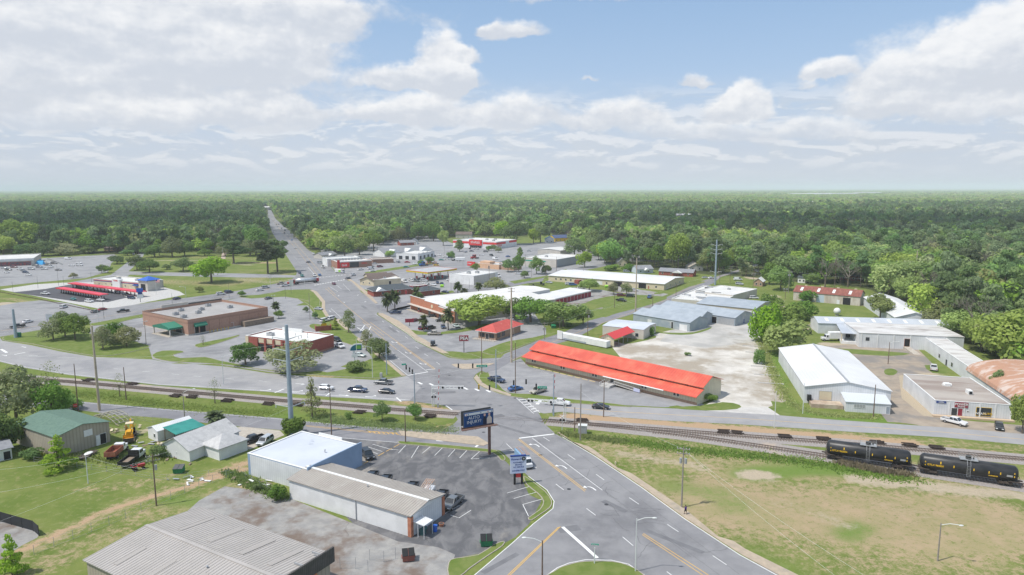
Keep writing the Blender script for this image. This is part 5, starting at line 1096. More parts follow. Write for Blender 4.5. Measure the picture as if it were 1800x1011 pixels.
# gas canopy
z=6.0;b=Bld('fuel_canopy','fuel station canopy with orange, yellow and green fascia',(718,474.5),(751.5,479),Cr=(800.5,472),h=z,zc=z,cat='canopy');L_,D=b.L,b.D
r=MB();r.box(.1,L_-.1,.1,D-.1,z-.7,z-.05);b.put(r,'canopy_roof',mm('grey canopy top',(.42,.43,.44),(.36,.37,.38),scale=.3))
for nm,z0_,z1_,m_ in(('lower_stripe',z-1.0,z-.68,YELP),('middle_stripe',z-.66,z-.4,LIME),('upper_stripe',z-.38,z+.05,ORANGE)):
 r=MB();r.box(-.05,L_+.05,-.05,.08,z0_,z1_);r.box(-.05,L_+.05,D-.08,D+.05,z0_,z1_);r.box(-.05,.08,.08,D-.08,z0_,z1_);r.box(L_-.08,L_+.05,.08,D-.08,z0_,z1_);b.put(r,'fascia_stripe',m_)
for i in range(4):
 for x_ in(.25,.75):
  y=D*(.12+.25*i);mb=MB();mb.box(L_*x_-.2,L_*x_+.2,y-.2,y+.2,0,z-.7);b.put(mb,'column',TRIM)
  q=empty('fuel_pump','fuel pump under the orange striped canopy','fuel pump',tuple(b.wpt(L_*x_,y+1.4)),b.ang,'fuel pumps under the canopy');mb=MB();mb.box(-.5,.5,-.3,.3,.15,2.0);mb.build('cabinet',REDP,q,bevel=.03);mb=MB();mb.box(-.9,.9,-.7,.7,0,.15);mb.build('plinth',CONC,q)
b=Bld('store_building','white box store behind the fuel station canopy',(795,480.6),(832.7,485.3),Cr=(869.5,477.8),h=5.7,zc=5.7);b.flat(WHITEM,MEMB,.3);b.ac(b.L*.4,b.D*.4,2.4,1.6,1.4);b.ac(b.L*.55,b.D*.6,2.4,1.6,1.4);b.band('beige_panel','R',0,b.D*.9,0,5.3,PALEB,.06);b.band('brick_edge','L',0,1.2,0,5.5,BRICKR,.2);b.op('R',b.D*.4,2.6,0,2.8,'door',m=STEEL)
# peach restaurant
b=Bld('restaurant','peach stucco restaurant with red sign panel',(829,470),(877,474),depth=14,h=3.6);b.flat(SALMON,SOIL,.4);L_,D=b.L,b.D;b.band('red_sign','F',-3.5,L_*.14,1.2,4.4,REDP,1.0);b.text('F','CHINA',-1.2,2.9,1.2,TRIM,1.05)
mb=MB();mb.box(L_*.30,L_*.66,.5,D*.5,3.62,5.3);b.put(mb,'raised_parapet',SALMON);b.op('F',L_*.62,1.2,0,2.4,'door');b.ac(L_*.85,D*.5);b.ac(L_*.2,D*.7)
w=Bld('','',b.wpt(L_*1.05,1),b.wpt(L_*1.5,1),depth=10,h=2.6,parent=b);w.flat(BRICKT,BROWNR,.2)
# red banded big box
b=Bld('store_building','white store with red band reading STAPLES at the edge of the woods',(792.3,434.5),(872.5,438),Cr=(916,433.5),h=7.2);b.flat(WHITEM,MEMB,.6);L_,D=b.L,b.D
b.band('red_band','F',0,L_*.38,4.3,6.4,REDP,.12);b.band('red_band','F',L_*.70,L_,4.3,6.4,REDP,.12);b.band('red_band','R',0,D*.45,4.3,6.4,REDP,.12);b.band('red_band','R',D*.62,D,4.8,6.9,REDP,.12)
mb=MB();mb.box(L_*.39,L_*.68,-1.0,.6,2.9,8.4);b.put(mb,'sign_tower',REDP);b.text('F','STAPLES',L_*.535,5.7,3.0,TRIM,1.1);b.op('F',L_*.40,L_*.27,0,2.8,'window',mull=5);b.text('R','STAPLES',D*.16,3.0,2.2,REDP,.1)
for x_,y_ in((.3,.3),(.5,.6),(.75,.4),(.6,.8)):b.ac(L_*x_,D*y_,2.6,2,1.4)
# white arched building and dark roof row
b=Bld('shop_building','white arched stucco shop left of the truck lot',(708,454),(735,457),Cr=(753,451),h=5.0);b.flat(WHITEM,MEMB,.5,.3,TRIMD);
for i in range(3):b.op('F',b.L*(.12+.3*i),b.L*.16,0,3.0,'window',fm=TRIMD)
for i in range(4):b.op('R',b.D*(.1+.23*i),b.D*.1,.3,2.8,'window',fm=TRIMD);mb=MB();mb.box(b.L-.5,b.L+.3,b.D*(.03+.25*i),b.D*(.03+.25*i)+1.2,5.1,6.0);b.put(mb,'merlon',WHITEM)
b=Bld('row_building','long dark roofed building with white gables behind the arched shop',(676,452),(759,445),depth=18,h=3.4);b.gable(WHITEM,SHING,3.6,'x',.5)
for x_ in(.08,.40,.72):
 mb=MB();x0=b.L*x_;mb.add([(x0,-3,3.2),(x0+11,-3,3.2),(x0+5.5,-3,6.2),(x0+5.5,6,6.2),(x0,1,3.2),(x0+11,1,3.2)],[(0,1,2),(0,2,3,4),(1,5,3,2)]);mb.box(x0+.5,x0+10.5,-2.8,-.01,0,3.18);b.put(mb,'gable_front',TRIM)
 # green striped
b=Bld('commercial_building','long white building with green window stripe right of the shopping lots',(924,465),(978,470.5),Cr=(1016,461.5),h=6.2);b.flat(PALEB,MEMB,.4);b.band('green_stripe','F',b.L*.03,b.L*.70,3.7,4.5,TEALS,.1);b.band('grey_wall','R',0,b.D,0,6.0,mm('grey ribbed',(.34,.35,.37),rough=.7,stripe=((1,1,0),1.2,.3)),.06);b.ac(b.L*.4,b.D*.4,2.2,1.6,1.2)
b=Bld('commercial_building','low pale building behind the green striped building',(945,447),(985,449),depth=25,h=4.2);b.gable(PALEB,MEMB,1.2,'y',.3)
# long beige
b=Bld('warehouse','long cream building with white roof and row of small windows',(963,494.4),(1167,510.4),Cr=(1207,498),h=3.7);b.gable(CREAM,WROOF,1.5,'x',.5);L_,D=b.L,b.D
for i in range(6):b.op('F',5+i*3.6,1.2,1.2,1.3)
b.op('F',L_*.59,5.5,0,3.1,'garage_door');b.op('F',L_*.795,5,0,3.3,'garage_door');b.op('F',L_*.87,1.1,0,2.2,'door',m=BRICKO);b.op('F',L_*.93,1.2,1.1,1.2);b.op('F',L_*.44,4,.3,2.2,'door',m=WHITEM);b.op('F',L_*.52,1.2,1.1,1.2)
for y_ in(.3,.55,.75):b.op('R',D*y_,1.2,1.1,1.2)
b.op('R',D*.12,1.1,0,2.2,'door',m=STEEL);mb=MB();mb.box(L_*.262,L_*.30,-3.2,-.06,0,2.4);b.put(mb,'brick_porch',BRICKR)
# brick fronted building
z=5.5;a=P(800,547,z);c=P(750.6,522.2,z);x=P(900,503.7,z)-c
b=Bld('commercial_building','brick fronted building with very long white roof in the centre',a,a+x,c,h=z);L_,D=b.L,b.D
b.gable(PALEB,mm('cream white roof',(.70,.68,.64),(.62,.60,.57),scale=.12,rough=.5),.9,'x',.2)
mb=MB();mb.box(-.5,-.21,-.4,D*.34,0,5.4);mb.box(-.5,-.21,D*.34,D*.66,0,6.4);mb.box(-.5,-.21,D*.66,D+.4,0,6.9);b.put(mb,'brick_facade',BRICKO)
mb=MB();mb.box(-.56,-.15,-.45,D*.34,5.41,5.6);mb.box(-.56,-.15,D*.34,D*.66,6.41,6.6);mb.box(-.56,-.15,D*.66,D+.45,6.91,7.1);b.put(mb,'coping',TRIM)
for y_ in(.12,.28,.52,.78):mb=MB();mb.box(-.56,-.505,D*y_,D*y_+2.2,0,2.8);b.put(mb,'window',GLASS)
mb=MB();mb.cyl((-.5,D*.48,4.6),(-.7,D*.48,4.6),.9,n=14);b.put(mb,'round_emblem',CREAM);mb=MB();mb.box(-2.6,-.51,0,D,2.9,3.1);b.put(mb,'walkway_canopy',PALEB);mb=MB();mb.box(-3,-.6,-.5,D+.5,0,.15);b.put(mb,'pavement_slab',CONC)
wx=P(949,506.2,z);w=Bld('','',P(878,523.5,z),P(951,506.5,z),C=P(858,513,z),h=z-.2,parent=b);w.gable(mm('grey metal wall',(.45,.46,.47),rough=.6,stripe=((1,1,0),.8,.2)),MATS['cream white roof'],.7,'x',.2)
mb=MB();mb.box(3,w.L*.72,-7,-.1,3.1,3.3);w.put(mb,'loading_canopy',WROOF);w.op('F',5,8,0,3.0,'garage_door')
# storage units
b=Bld('storage_units','row of self storage units with maroon roller doors',(956.6,541),(1033,520.5),C=P(937,523,3.2),h=3.2);b.shed(WHITEM,WROOF,3.2,3.6,.25)
n=13
for i in range(n):b.op('F',.3+i*(b.L-.3)/n,(b.L-.3)/n-.35,0,2.7,'garage_door',m=MAROON,frame=False)
# red hip restaurant
b=Bld('restaurant','tan brick restaurant with faded red hipped roof',(837,596.5),(871,598.8),Cr=(918,584),h=3.2);b.hip(BRICKT,REDF,2.7,1.1);L_,D=b.L,b.D
b.op('F',L_*.1,L_*.26,.8,1.7,fm=TRIMD);b.op('F',L_*.42,1.6,0,2.4,'door',m=GLASS);b.op('F',L_*.64,L_*.28,.8,1.7,fm=TRIMD)
for y_ in(.06,.24):b.op('R',D*y_,D*.12,.8,1.7,fm=TRIMD)
for x_,y_ in((.3,.75),(.55,.95)):b.ac(L_*x_,D*y_,1.6,1.2,1.2,4.3)
mb=MB();mb.box(-1.5,L_+1,-2.6,-.1,0,.18);b.put(mb,'terrace_slab',CONC);mb=MB()
for i in range(12):mb.bar((-1.4+i*(L_+2)/11,-2.5,.18),(-1.4+i*(L_+2)/11,-2.5,1.1),.05)
mb.bar((-1.4,-2.5,1.1),(L_+.8,-2.5,1.1),.06);b.put(mb,'railing',TRIMD)
# long red roof
b=Bld('flea_market_building','long cream building with two tier bright red metal roof',(923.8,639.6),(1225,712.6),Cr=(1266.5,694),h=2.9);L_,D=b.L,b.D
prof=[(0,0),(0,2.9),(3.1,3.9),(3.1,4.7),(D*.55,6.7),(D-.01,4.6),(D,0)]
mb=MB();n_=len(prof)
for X0 in(0,L_):mb.add([(X0,a_,c_)for a_,c_ in prof],[tuple(range(n_))])
mb.add([(0,0,0),(L_,0,0),(L_,0,2.9),(0,0,2.9),(0,3.1,3.7),(L_,3.1,3.7),(L_,3.1,4.75),(0,3.1,4.75),(0,D,0),(L_,D,0),(L_,D,4.6),(0,D,4.6)],[(0,1,2,3),(4,5,6,7),(9,8,11,10)])
b.put(mb,'wall',CREAMS)
def slope(y0,z0,y1,z1,nm,m,x0=-.5,x1=None,t=.14):
 x1=L_+.5 if x1 is None else x1;r=MB();q=[(x0,y0,z0),(x1,y0,z0),(x1,y1,z1),(x0,y1,z1)];r.add(q+[(a_[0],a_[1],a_[2]+t)for a_ in q],[(3,2,1,0),(4,5,6,7),(0,1,5,4),(1,2,6,5),(2,3,7,6),(3,0,4,7)]);return b.put(r,nm,m)
slope(-1.5,2.55,3.09,4.02,'lower_roof',REDR);slope(2.3,4.55,D*.55,6.85,'upper_roof',REDR);slope(D*.55+.001,6.85,D+.5,4.55,'rear_roof',REDR)
slope(D+.01,3.0,D+2.4,2.4,'rear_lean_to',CREAMS,L_*.9,L_-.2)
b.band('brick_base','F',0,L_,0,.75,BRICKT,.1)
for x_ in(.045,.24,.44,.72,.885):b.op('F',L_*x_,.85,1.25,1.0,fm=TRIM);b.op('F',L_*x_+1.1,.85,1.25,1.0,fm=TRIM)
for i in range(8):mb=MB();mb.box(L_*(.04+.125*i),L_*(.04+.125*i)+.9,2.94,3.095,4.1,4.4);b.put(mb,'clerestory_vent',DARK)
mb=MB()
for i in range(9):mb.box(L_*.075+i*3.0,L_*.075+i*3.0+2.2,-1.4,-1.15,0,.16)
b.put(mb,'wheel_stops',mm('yellow wheel stops',(.62,.48,.26)))
mb=MB();xs=L_*.53;mb.box(xs,xs+3.6,-3.4,-.1,0,.7);mb.box(xs,xs+3.6,-4.0,-3.41,0,.35);b.put(mb,'steps',CONCW)
mb=MB()
for xx in(xs,xs+1.8,xs+3.6):
 mb.bar((xx,-4.0,1.2),(xx,-.2,1.75),.07);
 for y in(-4,-3,-2,-1):mb.bar((xx,y,.1),(xx,y,1.3),.06)
x1=xs+13
mb.bar((xs+3.6,-1.4,1.75),(x1,-1.4,1.1),.08);mb.bar((xs+3.6,-1.4,.9),(x1,-1.4,.25),.08)
for i in range(28):xx=xs+3.6+i*(x1-xs-3.6)/27;zz=1.75-(xx-xs-3.6)/(x1-xs-3.6)*.65;mb.bar((xx,-1.4,zz-.85),(xx,-1.4,zz),.05)
b.put(mb,'white_railing',TRIM);mb=MB();mb.add([(xs+3.61,-1.3,.72),(x1,-1.3,.05),(x1,-.12,.05),(xs+3.61,-.12,.72)],[(0,1,2,3)]);b.put(mb,'ramp',CONC);b.op('F',xs+1.2,1.4,.7,1.9,'door',m=GLASS)
mb=MB();mb.box(x1-2.2,x1,-1.6,-1.5,.2,1.2);b.put(mb,'banner',mm('pale banner',(.5,.52,.68)));slope(-1.75,2.47,-1.5,2.55,'white_gutter',TRIM,xs-.5,xs+21)
# red shed, beige store, white trailer
b=Bld('open_shed','small open shed with red roof behind the long red roof',(1057.5,607),(1079,610.5),Cr=(1112,597),h=3.5,cat='shed');L_,D=b.L,b.D
mb=MB();mb.box(0,L_,0,.2,0,3.5);mb.box(0,.2,.2,D*.4,0,3.5);mb.add([(0,0,3.5),(L_,0,3.5),(L_/2,0,4.9),(0,.2,3.5),(L_,.2,3.5),(L_/2,.2,4.9)],[(0,1,2),(5,4,3)]);b.put(mb,'wall',CREAMS)
r=MB()
for(x0,z0,x1,z1)in((-.6,3.2,L_/2,5.0),(L_/2,5.0,L_+.6,3.2)):q=[(x0,-.6,z0),(x1,-.6,z1),(x1,D+.4,z1),(x0,D+.4,z0)];r.add(q+[(a_[0],a_[1],a_[2]+.12)for a_ in q],[(3,2,1,0),(4,5,6,7),(0,1,5,4),(1,2,6,5),(2,3,7,6),(3,0,4,7)])
b.put(r,'roof',mm('red sheet',(.62,.06,.06),rough=.5))
for i in range(4):
 for x_ in(.1,L_-.1):mb=MB();y=D*(.25+.24*i);mb.box(x_-.08,x_+.08,y-.08,y+.08,0,3.3);b.put(mb,'post',STEEL)
b=Bld('store_building','small pale block building between the red shed and the street',(1059,589),(1132.6,596),C=P(1089,562.4,3.9),h=3.9);b.gable(PALEB,PBLUE,.5,'x',.1);b.op('F',b.L*.80,1.5,.8,1.6)
b=Bld('semi_trailer','long white box trailer body behind the left half of the red roof',(980,596),(1066,613),depth=2.6,h=2.6,cat='trailer');mb=MB();mb.box(0,b.L,0,b.D,.3,2.7);b.put(mb,'box_body',WHITEM,bevel=.05);mb=MB();mb.box(.1,2.6,-.3,.0,.3,3.6);b.put(mb,'front_panel',WHITEM);mb=MB();mb.box(3,b.L*.6,-.03,-.003,.35,1.0);b.put(mb,'blue_stripe',BLUEG)
# blue grey sheds
SG='blue grey metal sheds'
b=Bld('metal_shed','front blue-grey metal shed with a white garage door',(1117,565),(1212,583),Cr=(1231,573),h=3.7,cat='shed');b.gable(BLUEGW,BLUEG,1.9,'x',.25);b.op('F',b.L*.83,b.L*.13,0,2.6,'garage_door',m=WHITEM);b.op('F',b.L*.69,1.0,0,3.0,'door');b.op('F',b.L*.27,2.2,.8,1.6,'window',m=WHITEM)
b=Bld('metal_shed','middle blue-grey metal shed behind the one with the garage door',(1142,561),(1232,574.5),Cr=(1245,567.5),h=4.2,cat='shed');b.gable(BLUEGW,BLUEG,1.9,'x',.25)
b=Bld('metal_shed','rear longest blue-grey metal shed with an open bay at its right',(1160,552),(1291.6,573.5),Cr=(1307,562.5),h=3.6,cat='shed');b.gable(BLUEGW,BLUEG,2.1,'x',.25);b.op('R',b.D*.45,1.2,0,2.4,'door',m=NAVY);b.band('grey_infill','F',b.L*.80,b.L*.99,0,3.0,STEEL,.05);b.op('F',b.L*.66,b.L*.12,0,3.0,'garage_door')
for x_ in(.3,.5,.7,.88):pass
b=Bld('warehouse','cream walled building with blue roof and large white roller door',(1228,548),(1326,560.5),Cr=(1343,546),h=4.5);b.gable(CREAM,BLUEG,1.2,'x',.3,off=.6);b.band('blue_end','R',0,b.D,0,4.4,BLUEGW,.08);b.op('F',b.L*.80,5.5,0,3.6,'garage_door',m=WHITEM,fm=BLUEG)
b=Bld('commercial_building','low flat building crowded with rooftop ducts beside the diagonal road',(1180,536.5),(1262,546),C=(1232,512),h=3.5);b.flat(PALEB,MEMB,.3);L_,D=b.L,b.D;rr=random.Random(8)
for i in range(20):x0,y0=rr.uniform(1,L_-8),rr.uniform(2,D-2);mb=MB();mb.box(x0,x0+rr.uniform(3,7),y0,y0+rr.uniform(.6,1.3),b.rz,b.rz+rr.uniform(.4,1.1));b.put(mb,'duct',rr.choice([STEEL,TRIM,TRIMD]))
b=Bld('commercial_building','white roofed block with grey ribbed end wall by the tall steel pole',(1228,523),(1288,532),Cr=(1322,519.5),h=4.0);b.flat(PALEB,MEMB,.15);b.ac(b.L*.5,b.D*.6)
# rusty
b=Bld('old_warehouse','old warehouse with rusty red sheet roof and skylights',(1394,527.5),(1511,538),depth=13,h=4.7);b.gable(mm('stained white boards',(.58,.54,.47),(.44,.38,.31),scale=.5,detail=8,rough=.9,stretch=(1,1,.3)),RUST,2.6,'x',.3);L_,D=b.L,b.D
b.op('F',L_*.755,L_*.11,0,3.7,'garage_door',frame=False);b.op('F',L_*.36,L_*.115,0,3.9,'garage_door',m=mm('pale blue door',(.45,.53,.60)),frame=False);b.op('F',L_*.665,1.4,0,2.2,'door',m=WHITEM)
for x_ in(.11,.37,.60,.84):mb=MB();s_=2.6/(D/2);y0,y1=D*.1,D*.36;mb.bar((L_*x_,y0,4.7+s_*y0+.2),(L_*x_,y1,4.7+s_*y1+.2),1.3,.06);b.put(mb,'skylight',TRIM)
for x_ in(.13,.38,.62,.88):mb=MB();mb.box(L_*x_,L_*x_+1.2,D/2-.3,D/2+.3,7.4,7.9);b.put(mb,'ridge_vent',CREAM)
b=Bld('warehouse','white gabled warehouse roof behind the bright green tree',(1574,558),(1642,560),(1520,522.5),h=4.4,zc=4.4);b.gable(WHITE,WROOF,2.4,'y',.4)
#shaped warehouse
b=Bld('warehouse','long grey-white warehouse with skylights, patched flat annex and truck dock',(1437.6,586),(1672,593),C=(1426,576),h=4.3);b.gable(WHITE,mm('grey white metal roof',(.50,.53,.57),(.44,.47,.51),scale=.15,rough=.45,stripe=((1,0,0),.8,.12)),1.6,'x',.25,off=.55);L_,D=b.L,b.D
for i in range(8):mb=MB();s_=1.6/(D*.55);mb.bar((L_*(.08+.12*i),D*.15,4.3+s_*D*.15+.2),(L_*(.08+.12*i),D*.42,4.3+s_*D*.42+.2),1.2,.06);b.put(mb,'skylight',TRIM)
w=Bld('','',(1509,610),(1690,617),C=(1492,588),h=5.4,parent=b);w.shed(WHITE,SOIL,5.4,5.0,.15);w.op('F',w.L*.065,1.3,2.6,1.3,fm=TRIMD);w.op('F',w.L*.44,w.L*.055,1.0,3.0,'garage_door',fm=BRICKO)
for i in range(6):mb=MB();x0=w.L*(.02+.158*i);mb.box(x0,x0+.35,-.14,-.004,0,5.3);w.put(mb,'pilaster',WHITEM)
mb=MB();mb.add([(w.L*.435,-.1,1.0),(w.L*.50,-.1,1.0),(w.L*.53,-9,.05),(w.L*.465,-9,.05),(w.L*.435,-.1,0),(w.L*.50,-.1,0),(w.L*.53,-9,0),(w.L*.465,-9,0)],[(0,1,2,3),(0,3,7,4),(1,5,6,2)]);w.put(mb,'loading_ramp',CONC)
d=Bld('','',(1478,604),(1508,607),C=(1468,588),h=4.2,parent=b);r=MB();r.box(0,d.L,0,d.D+4,4.0,4.25);d.put(r,'dock_roof',MATS['grey white metal roof']);r=MB();r.box(0,d.L,0,d.D,0,1.0);d.put(r,'dock_platform',WHITEM)
for x_ in(.15,d.L-.2):r=MB();r.box(x_-.15,x_+.15,.05,.35,1.0,4.0);d.put(r,'dock_post',CREAM)
r=MB();r.box(.3,d.L-.3,d.D*.5,d.D*.55,1.0,3.98);d.put(r,'dock_back',DARK)
b=Bld('warehouse','white warehouse wing with patchy flat roof beside the rusty arch',P(1703,645,4.6),P(1748,647,4.6),C=P(1625,592.6,4.6),h=4.6);b.flat(WHITE,SOIL,.1,.2);
for y_,w_ in((.30,1.6),(.42,1.4),(.58,1.6)):b.op('L',b.D*y_,w_,0 if w_<1.5 else 1.0,2.2 if w_<1.5 else 1.4,'door' if w_<1.5 else 'window',fm=STEEL)
# white gable warehouse
b=Bld('warehouse','big white gabled warehouse with small front office beside the pale yard',(1415.4,679.3),(1565.6,687.3),(1370.7,612),h=4.8,zc=4.8);b.gable(WHITE,WROOF,1.9,'y',.3,ridgecap=STEEL);L_,D=b.L,b.D
b.op('F',L_*.17,L_*.15,1.2,2.6,'garage_door',m=CREAM,fm=STEEL);b.op('F',L_*.80,L_*.14,.8,2.9,'garage_door',m=WHITEM,fm=STEEL)
mb=MB();mb.box(L_*.05,L_*.42,-4.0,-.1,0,1.1);b.put(mb,'loading_dock',mm('stained concrete',(.5,.42,.32),(.36,.27,.2),scale=.6))
w=Bld('','',b.wpt(L_*.43,-5.6),b.wpt(L_*.93,-5.6),depth=5.5,h=3.1,parent=b);w.shed(WHITE,mm('pale roof',(.55,.58,.60)),2.7,3.6,.2);w.op('F',w.L*.18,w.L*.26,1.2,1.1,m=STEEL,mull=3);w.op('F',w.L*.90,1,0,2.1,'door',m=BLUEG)
mb=MB();mb.box(.6,1.6,-1.1,-.2,.9,2.6);b.put(mb,'electric_cabinet',BLACK)
# shop with signs
b=Bld('shop_building','white shop with brown stained flat roof and red sign',(1641,730.5),(1778,741.5),(1583,681),h=4.2);b.flat(WHITE,BROWNR,.08,.2);L_,D=b.L,b.D
b.op('F',L_*.55,L_*.20,.7,2.4,'window',m=GLASS,fm=YELP);b.text('F','WRAPS',L_*.61,1.4,.8,TRIM,.08);b.text('F','AUTO',L_*.70,1.4,.8,YELP,.08);b.band('shop_sign','F',L_*.265,L_*.44,2.7,4.1,MAROON,.15);b.text('F','POWER',L_*.352,3.55,.9,TRIM,.17);b.text('F','SPORTS',L_*.352,2.95,.5,TRIM,.17)
b.band('small_sign','F',L_*.02,L_*.15,3.55,4.1,NAVY,.12);b.text('F','OPEN',L_*.085,3.82,.5,TRIM,.14);b.op('F',L_*.225,1.5,0,2.5,'door',m=GLASS);b.op('F',L_*.31,1.2,0,2.5,'door',m=MAROON);b.op('F',L_*.38,.5,1.6,.4);b.op('F',L_*.43,.5,1.6,.4)
mb=MB();mb.box(-.5,L_+.5,-1.4,-.16,0,.45);b.put(mb,'front_step',mm('clay stained concrete',(.52,.40,.28)))
for i in range(5):mb=MB();x0=L_*(.2+.2*i)-.15;mb.box(x0,x0+.3,-.12,-.004,0,4.1);b.put(mb,'pilaster',WHITEM)
mb=MB();mb.box(L_*.42,L_*.50,D*.58,D*.64,4.1,4.9);mb.cyl((L_*.40,D*.61,4.3),(L_*.52,D*.61,4.3),.6,n=12);b.put(mb,'roof_hood',TRIM);mb=MB();mb.box(L_*.60,L_*.66,D*.30,D*.38,4.1,5.2);mb.cur=1;mb.box(L_*.61,L_*.65,D*.295,D*.299,4.3,5.0);b.put(mb,'roof_fan',[TRIM,DARK])
# rusty arch
a=P(1784,706,3.6);c=P(1701,650,3.6);b=Bld('arched_warehouse','barrel roofed warehouse with orange rusted roof at the right edge',a,a+(P(1830,709,3.6)-a).normalized()*26,c,h=3.6);L_,D=b.L,b.D
r=MB();n=14;v0=[]
for i in range(n+1):t_=math.pi*i/n;v0.append((L_/2-math.cos(t_)*(L_/2+.3),3.5+4.2*math.sin(t_)))
r.add([(x_,-.3,z_)for x_,z_ in v0]+[(x_,D+.3,z_)for x_,z_ in v0],[(i,i+1,i+n+2,i+n+1)for i in range(n)]);b.put(r,'roof',RUSTO)
mb=MB();mb.box(0,L_,0,.2,0,3.6);mb.box(0,L_,D-.2,D,0,3.6);mb.box(0,.2,.2,D-.2,0,3.6);mb.box(L_-.2,L_,.2,D-.2,0,3.6);mb.add([(x_,0,z_)for x_,z_ in v0],[tuple(range(n+1))]);b.put(mb,'wall',WHITE)
# houses
def house(label,A,B,depth,h,wm,rm,rise=1.8,axis='x',hip=False,name='house',porch=False):
 b=Bld(name,label,A,B,depth=depth,h=h,cat='house')
 if hip:b.hip(wm,rm,rise,.5)
 else:b.gable(wm,rm,rise,axis,.4)
 n=max(2,int(b.L/5))
 for i in range(n):b.op('F',b.L*(i+.35)/n,1.1,.9,1.2)
 if porch:mb=MB();mb.add([(b.L*.4,-2.5,2.4),(b.L*.7,-2.5,2.4),(b.L*.55,-2.5,3.9),(b.L*.4,0,2.4),(b.L*.7,0,2.4),(b.L*.55,1.5,3.9)],[(0,1,2),(0,2,5,3),(1,4,5,2),(0,3,4,1)]);b.put(mb,'porch',TRIM)
 return b
house('small grey roofed house at the far edge of the store parking lot',(60,446),(86,445.5),9,3,PALEB,SHING,2)
house('brick gabled house with grey roof between trees behind the store lot',(108,431),(129,431),14,3.2,BRICKP,SHING,3.5,'y')
house('low house with flat grey roof beside the lane into the woods',(183,441),(206,441),12,2.8,BRICKT,SHINGB,1.6)
house('long low roof house glimpsed left of the lane',(130,427),(144,427),10,3.0,WHITEM,MEMB,.6)
house('large blue-grey roofed house on the lawn beyond the lane',(333,437.5),(364,437.5),14,3.2,BRICKT,SHING,4.6,'y')
house('house with wide blue-grey roof behind the pines by the main road',(420,436),(458,436),16,3.2,PALEB,SHING,4.2,hip=True)
house('white house among trees right of the main road',(557,431),(577,431),12,3.4,WHITEM,SHING,2.4,porch=True)
house('small white roofed shed house right of the main road',(570,444),(581,444),8,3,WHITEM,MEMB,1.2)
house('grey house with dark roof left of the brick restaurant',(566,455),(592,452),10,3,PALEB,SHING,2,porch=True)
house('white gabled house behind the dark roofed row',(720,429.5),(733,429.5),10,3,WHITEM,SHING,3,'y')
house('red roofed house left of the dark roofed row',(704,432),(728,431),10,3,BRICKR,SHING,2.2)
house('tan brick house with brown roof behind the red banded store',(801,419),(829,419),14,4.6,PALEB,SHINGB,3)
house('white roofed house in trees above the red banded store',(836,409),(853,409),14,5,PALEB,WROOF,3,hip=True)
b=house('shop with long dark blue roof and bright yellow front right of the red banded store',(975,425),(1010,423.5),14,4,YELP,mm('dark blue roof',(.07,.10,.20)),3.0);
house('small white house with bright blue roof right of the red banded store',(958,427),(974,427),10,4,WHITEM,mm('bright blue roof',(.08,.32,.62)),2.6,'y')
house('small bright red roofed building in the trees',(1021,411),(1034,411),10,4,PALEB,REDP,2)
house('white two storey building among trees, left of a pair',(1083,414),(1096,414),10,8,BLUEGW,MEMB,1)
house('white flat topped building among trees, right of a pair',(1108,406),(1122,406),10,6,WHITEM,MEMB,1)
house('cream gabled house with dark roof behind the long cream building',(1086,468),(1102,468),14,3.0,CREAM,SHING,3.2,'y')
house('dark roofed house behind the cream gabled house',(1110,460),(1132,460),10,3,SHING,SHING,2.4)
house('pale blue house with grey roof and white porch',(1120,481),(1148,480),10,3,mm('pale blue siding',(.5,.56,.62)),SHING,2.2,porch=True)
b=house('long red brick ranch house with grey roof and white porch gables',(1158,483.5),(1218,487),9,2.8,BRICKR,SHING,1.9,porch=True)
house('tan gabled house half hidden by trees beside the steel pole',(1212,476),(1236,476),12,2.8,PALEB,mm('tan shingles',(.36,.32,.27)),2.8,'y')
house('small brown brick house with white gable beside the dirt drive',(1325,503),(1340,504),9,3.0,BRICKT,WHITEM,2.0,'y')
house('white house with dark roof behind the rusty roofed warehouse',(1402,497),(1415,498),16,3.4,WHITEM,SHINGD,2.0,'x')
house('low brown house behind the leafless trees',(1475,492),(1510,494),9,3.0,BRICKR,SHINGD,2.0)
house('white house glimpsed behind the tall pole on the right',(1612,515),(1624,516),8,5.5,WHITEM,SHINGD,2)
house('white billboard-like panel house beside the far main road',(522,412),(531,412),4,7,WHITEM,WHITEM,.6)
house('pink and white building where the far main road meets the woods',(474,369),(481,369),40,12,mm('pink wall',(.6,.3,.3)),MEMB,3)
house('low dark building at the end of the far main road',(461,369.5),(473,369.5),40,8,SHING,MEMB,2)
for nm,u,v,s_,lb in(('water_tower',487,335.3,1.0,'white water tower far away above the road axis'),('water_tower',706,335.3,1.4,'white domed tank on the horizon left of centre')):
 p0_=P(u,v);e=empty(nm,lb,'water tower',tuple(p0_));mb=MB();mb.cyl((0,0,0),(0,0,32),3,3,8);mb.build('stem',TRIM,e);mb=MB();mb.ball((0,0,38),30*s_,30*s_,10,14,7);mb.build('tank',TRIM,e,smooth=True)
for(u,v,w_,lb)in((460,337.5,90,'far white shed near the horizon, left of the water tower'),(467,337.5,60,'far white shed beside the water tower'),(1430,347,120,'long white factory in the far woods on the right'),(1470,346.5,150,'second white factory in the far woods on the right'),(1530,344,90,'narrow white roof in the far woods on the right'),(1425,365,34,'white roofed building in the sunlit woods'),(1205,397,14,'pale orange roof glimpsed in the woods')):
 p0_=P(u,v);b=Bld('factory',lb,Vector((p0_.x-w_,p0_.y,0)),Vector((p0_.x+w_,p0_.y,0)),depth=w_,h=24 if v<350 else 17,cat='factory');b.gable(WHITEM,WHITEM,2,'x',.5)
rr=random.Random(19);hn=0
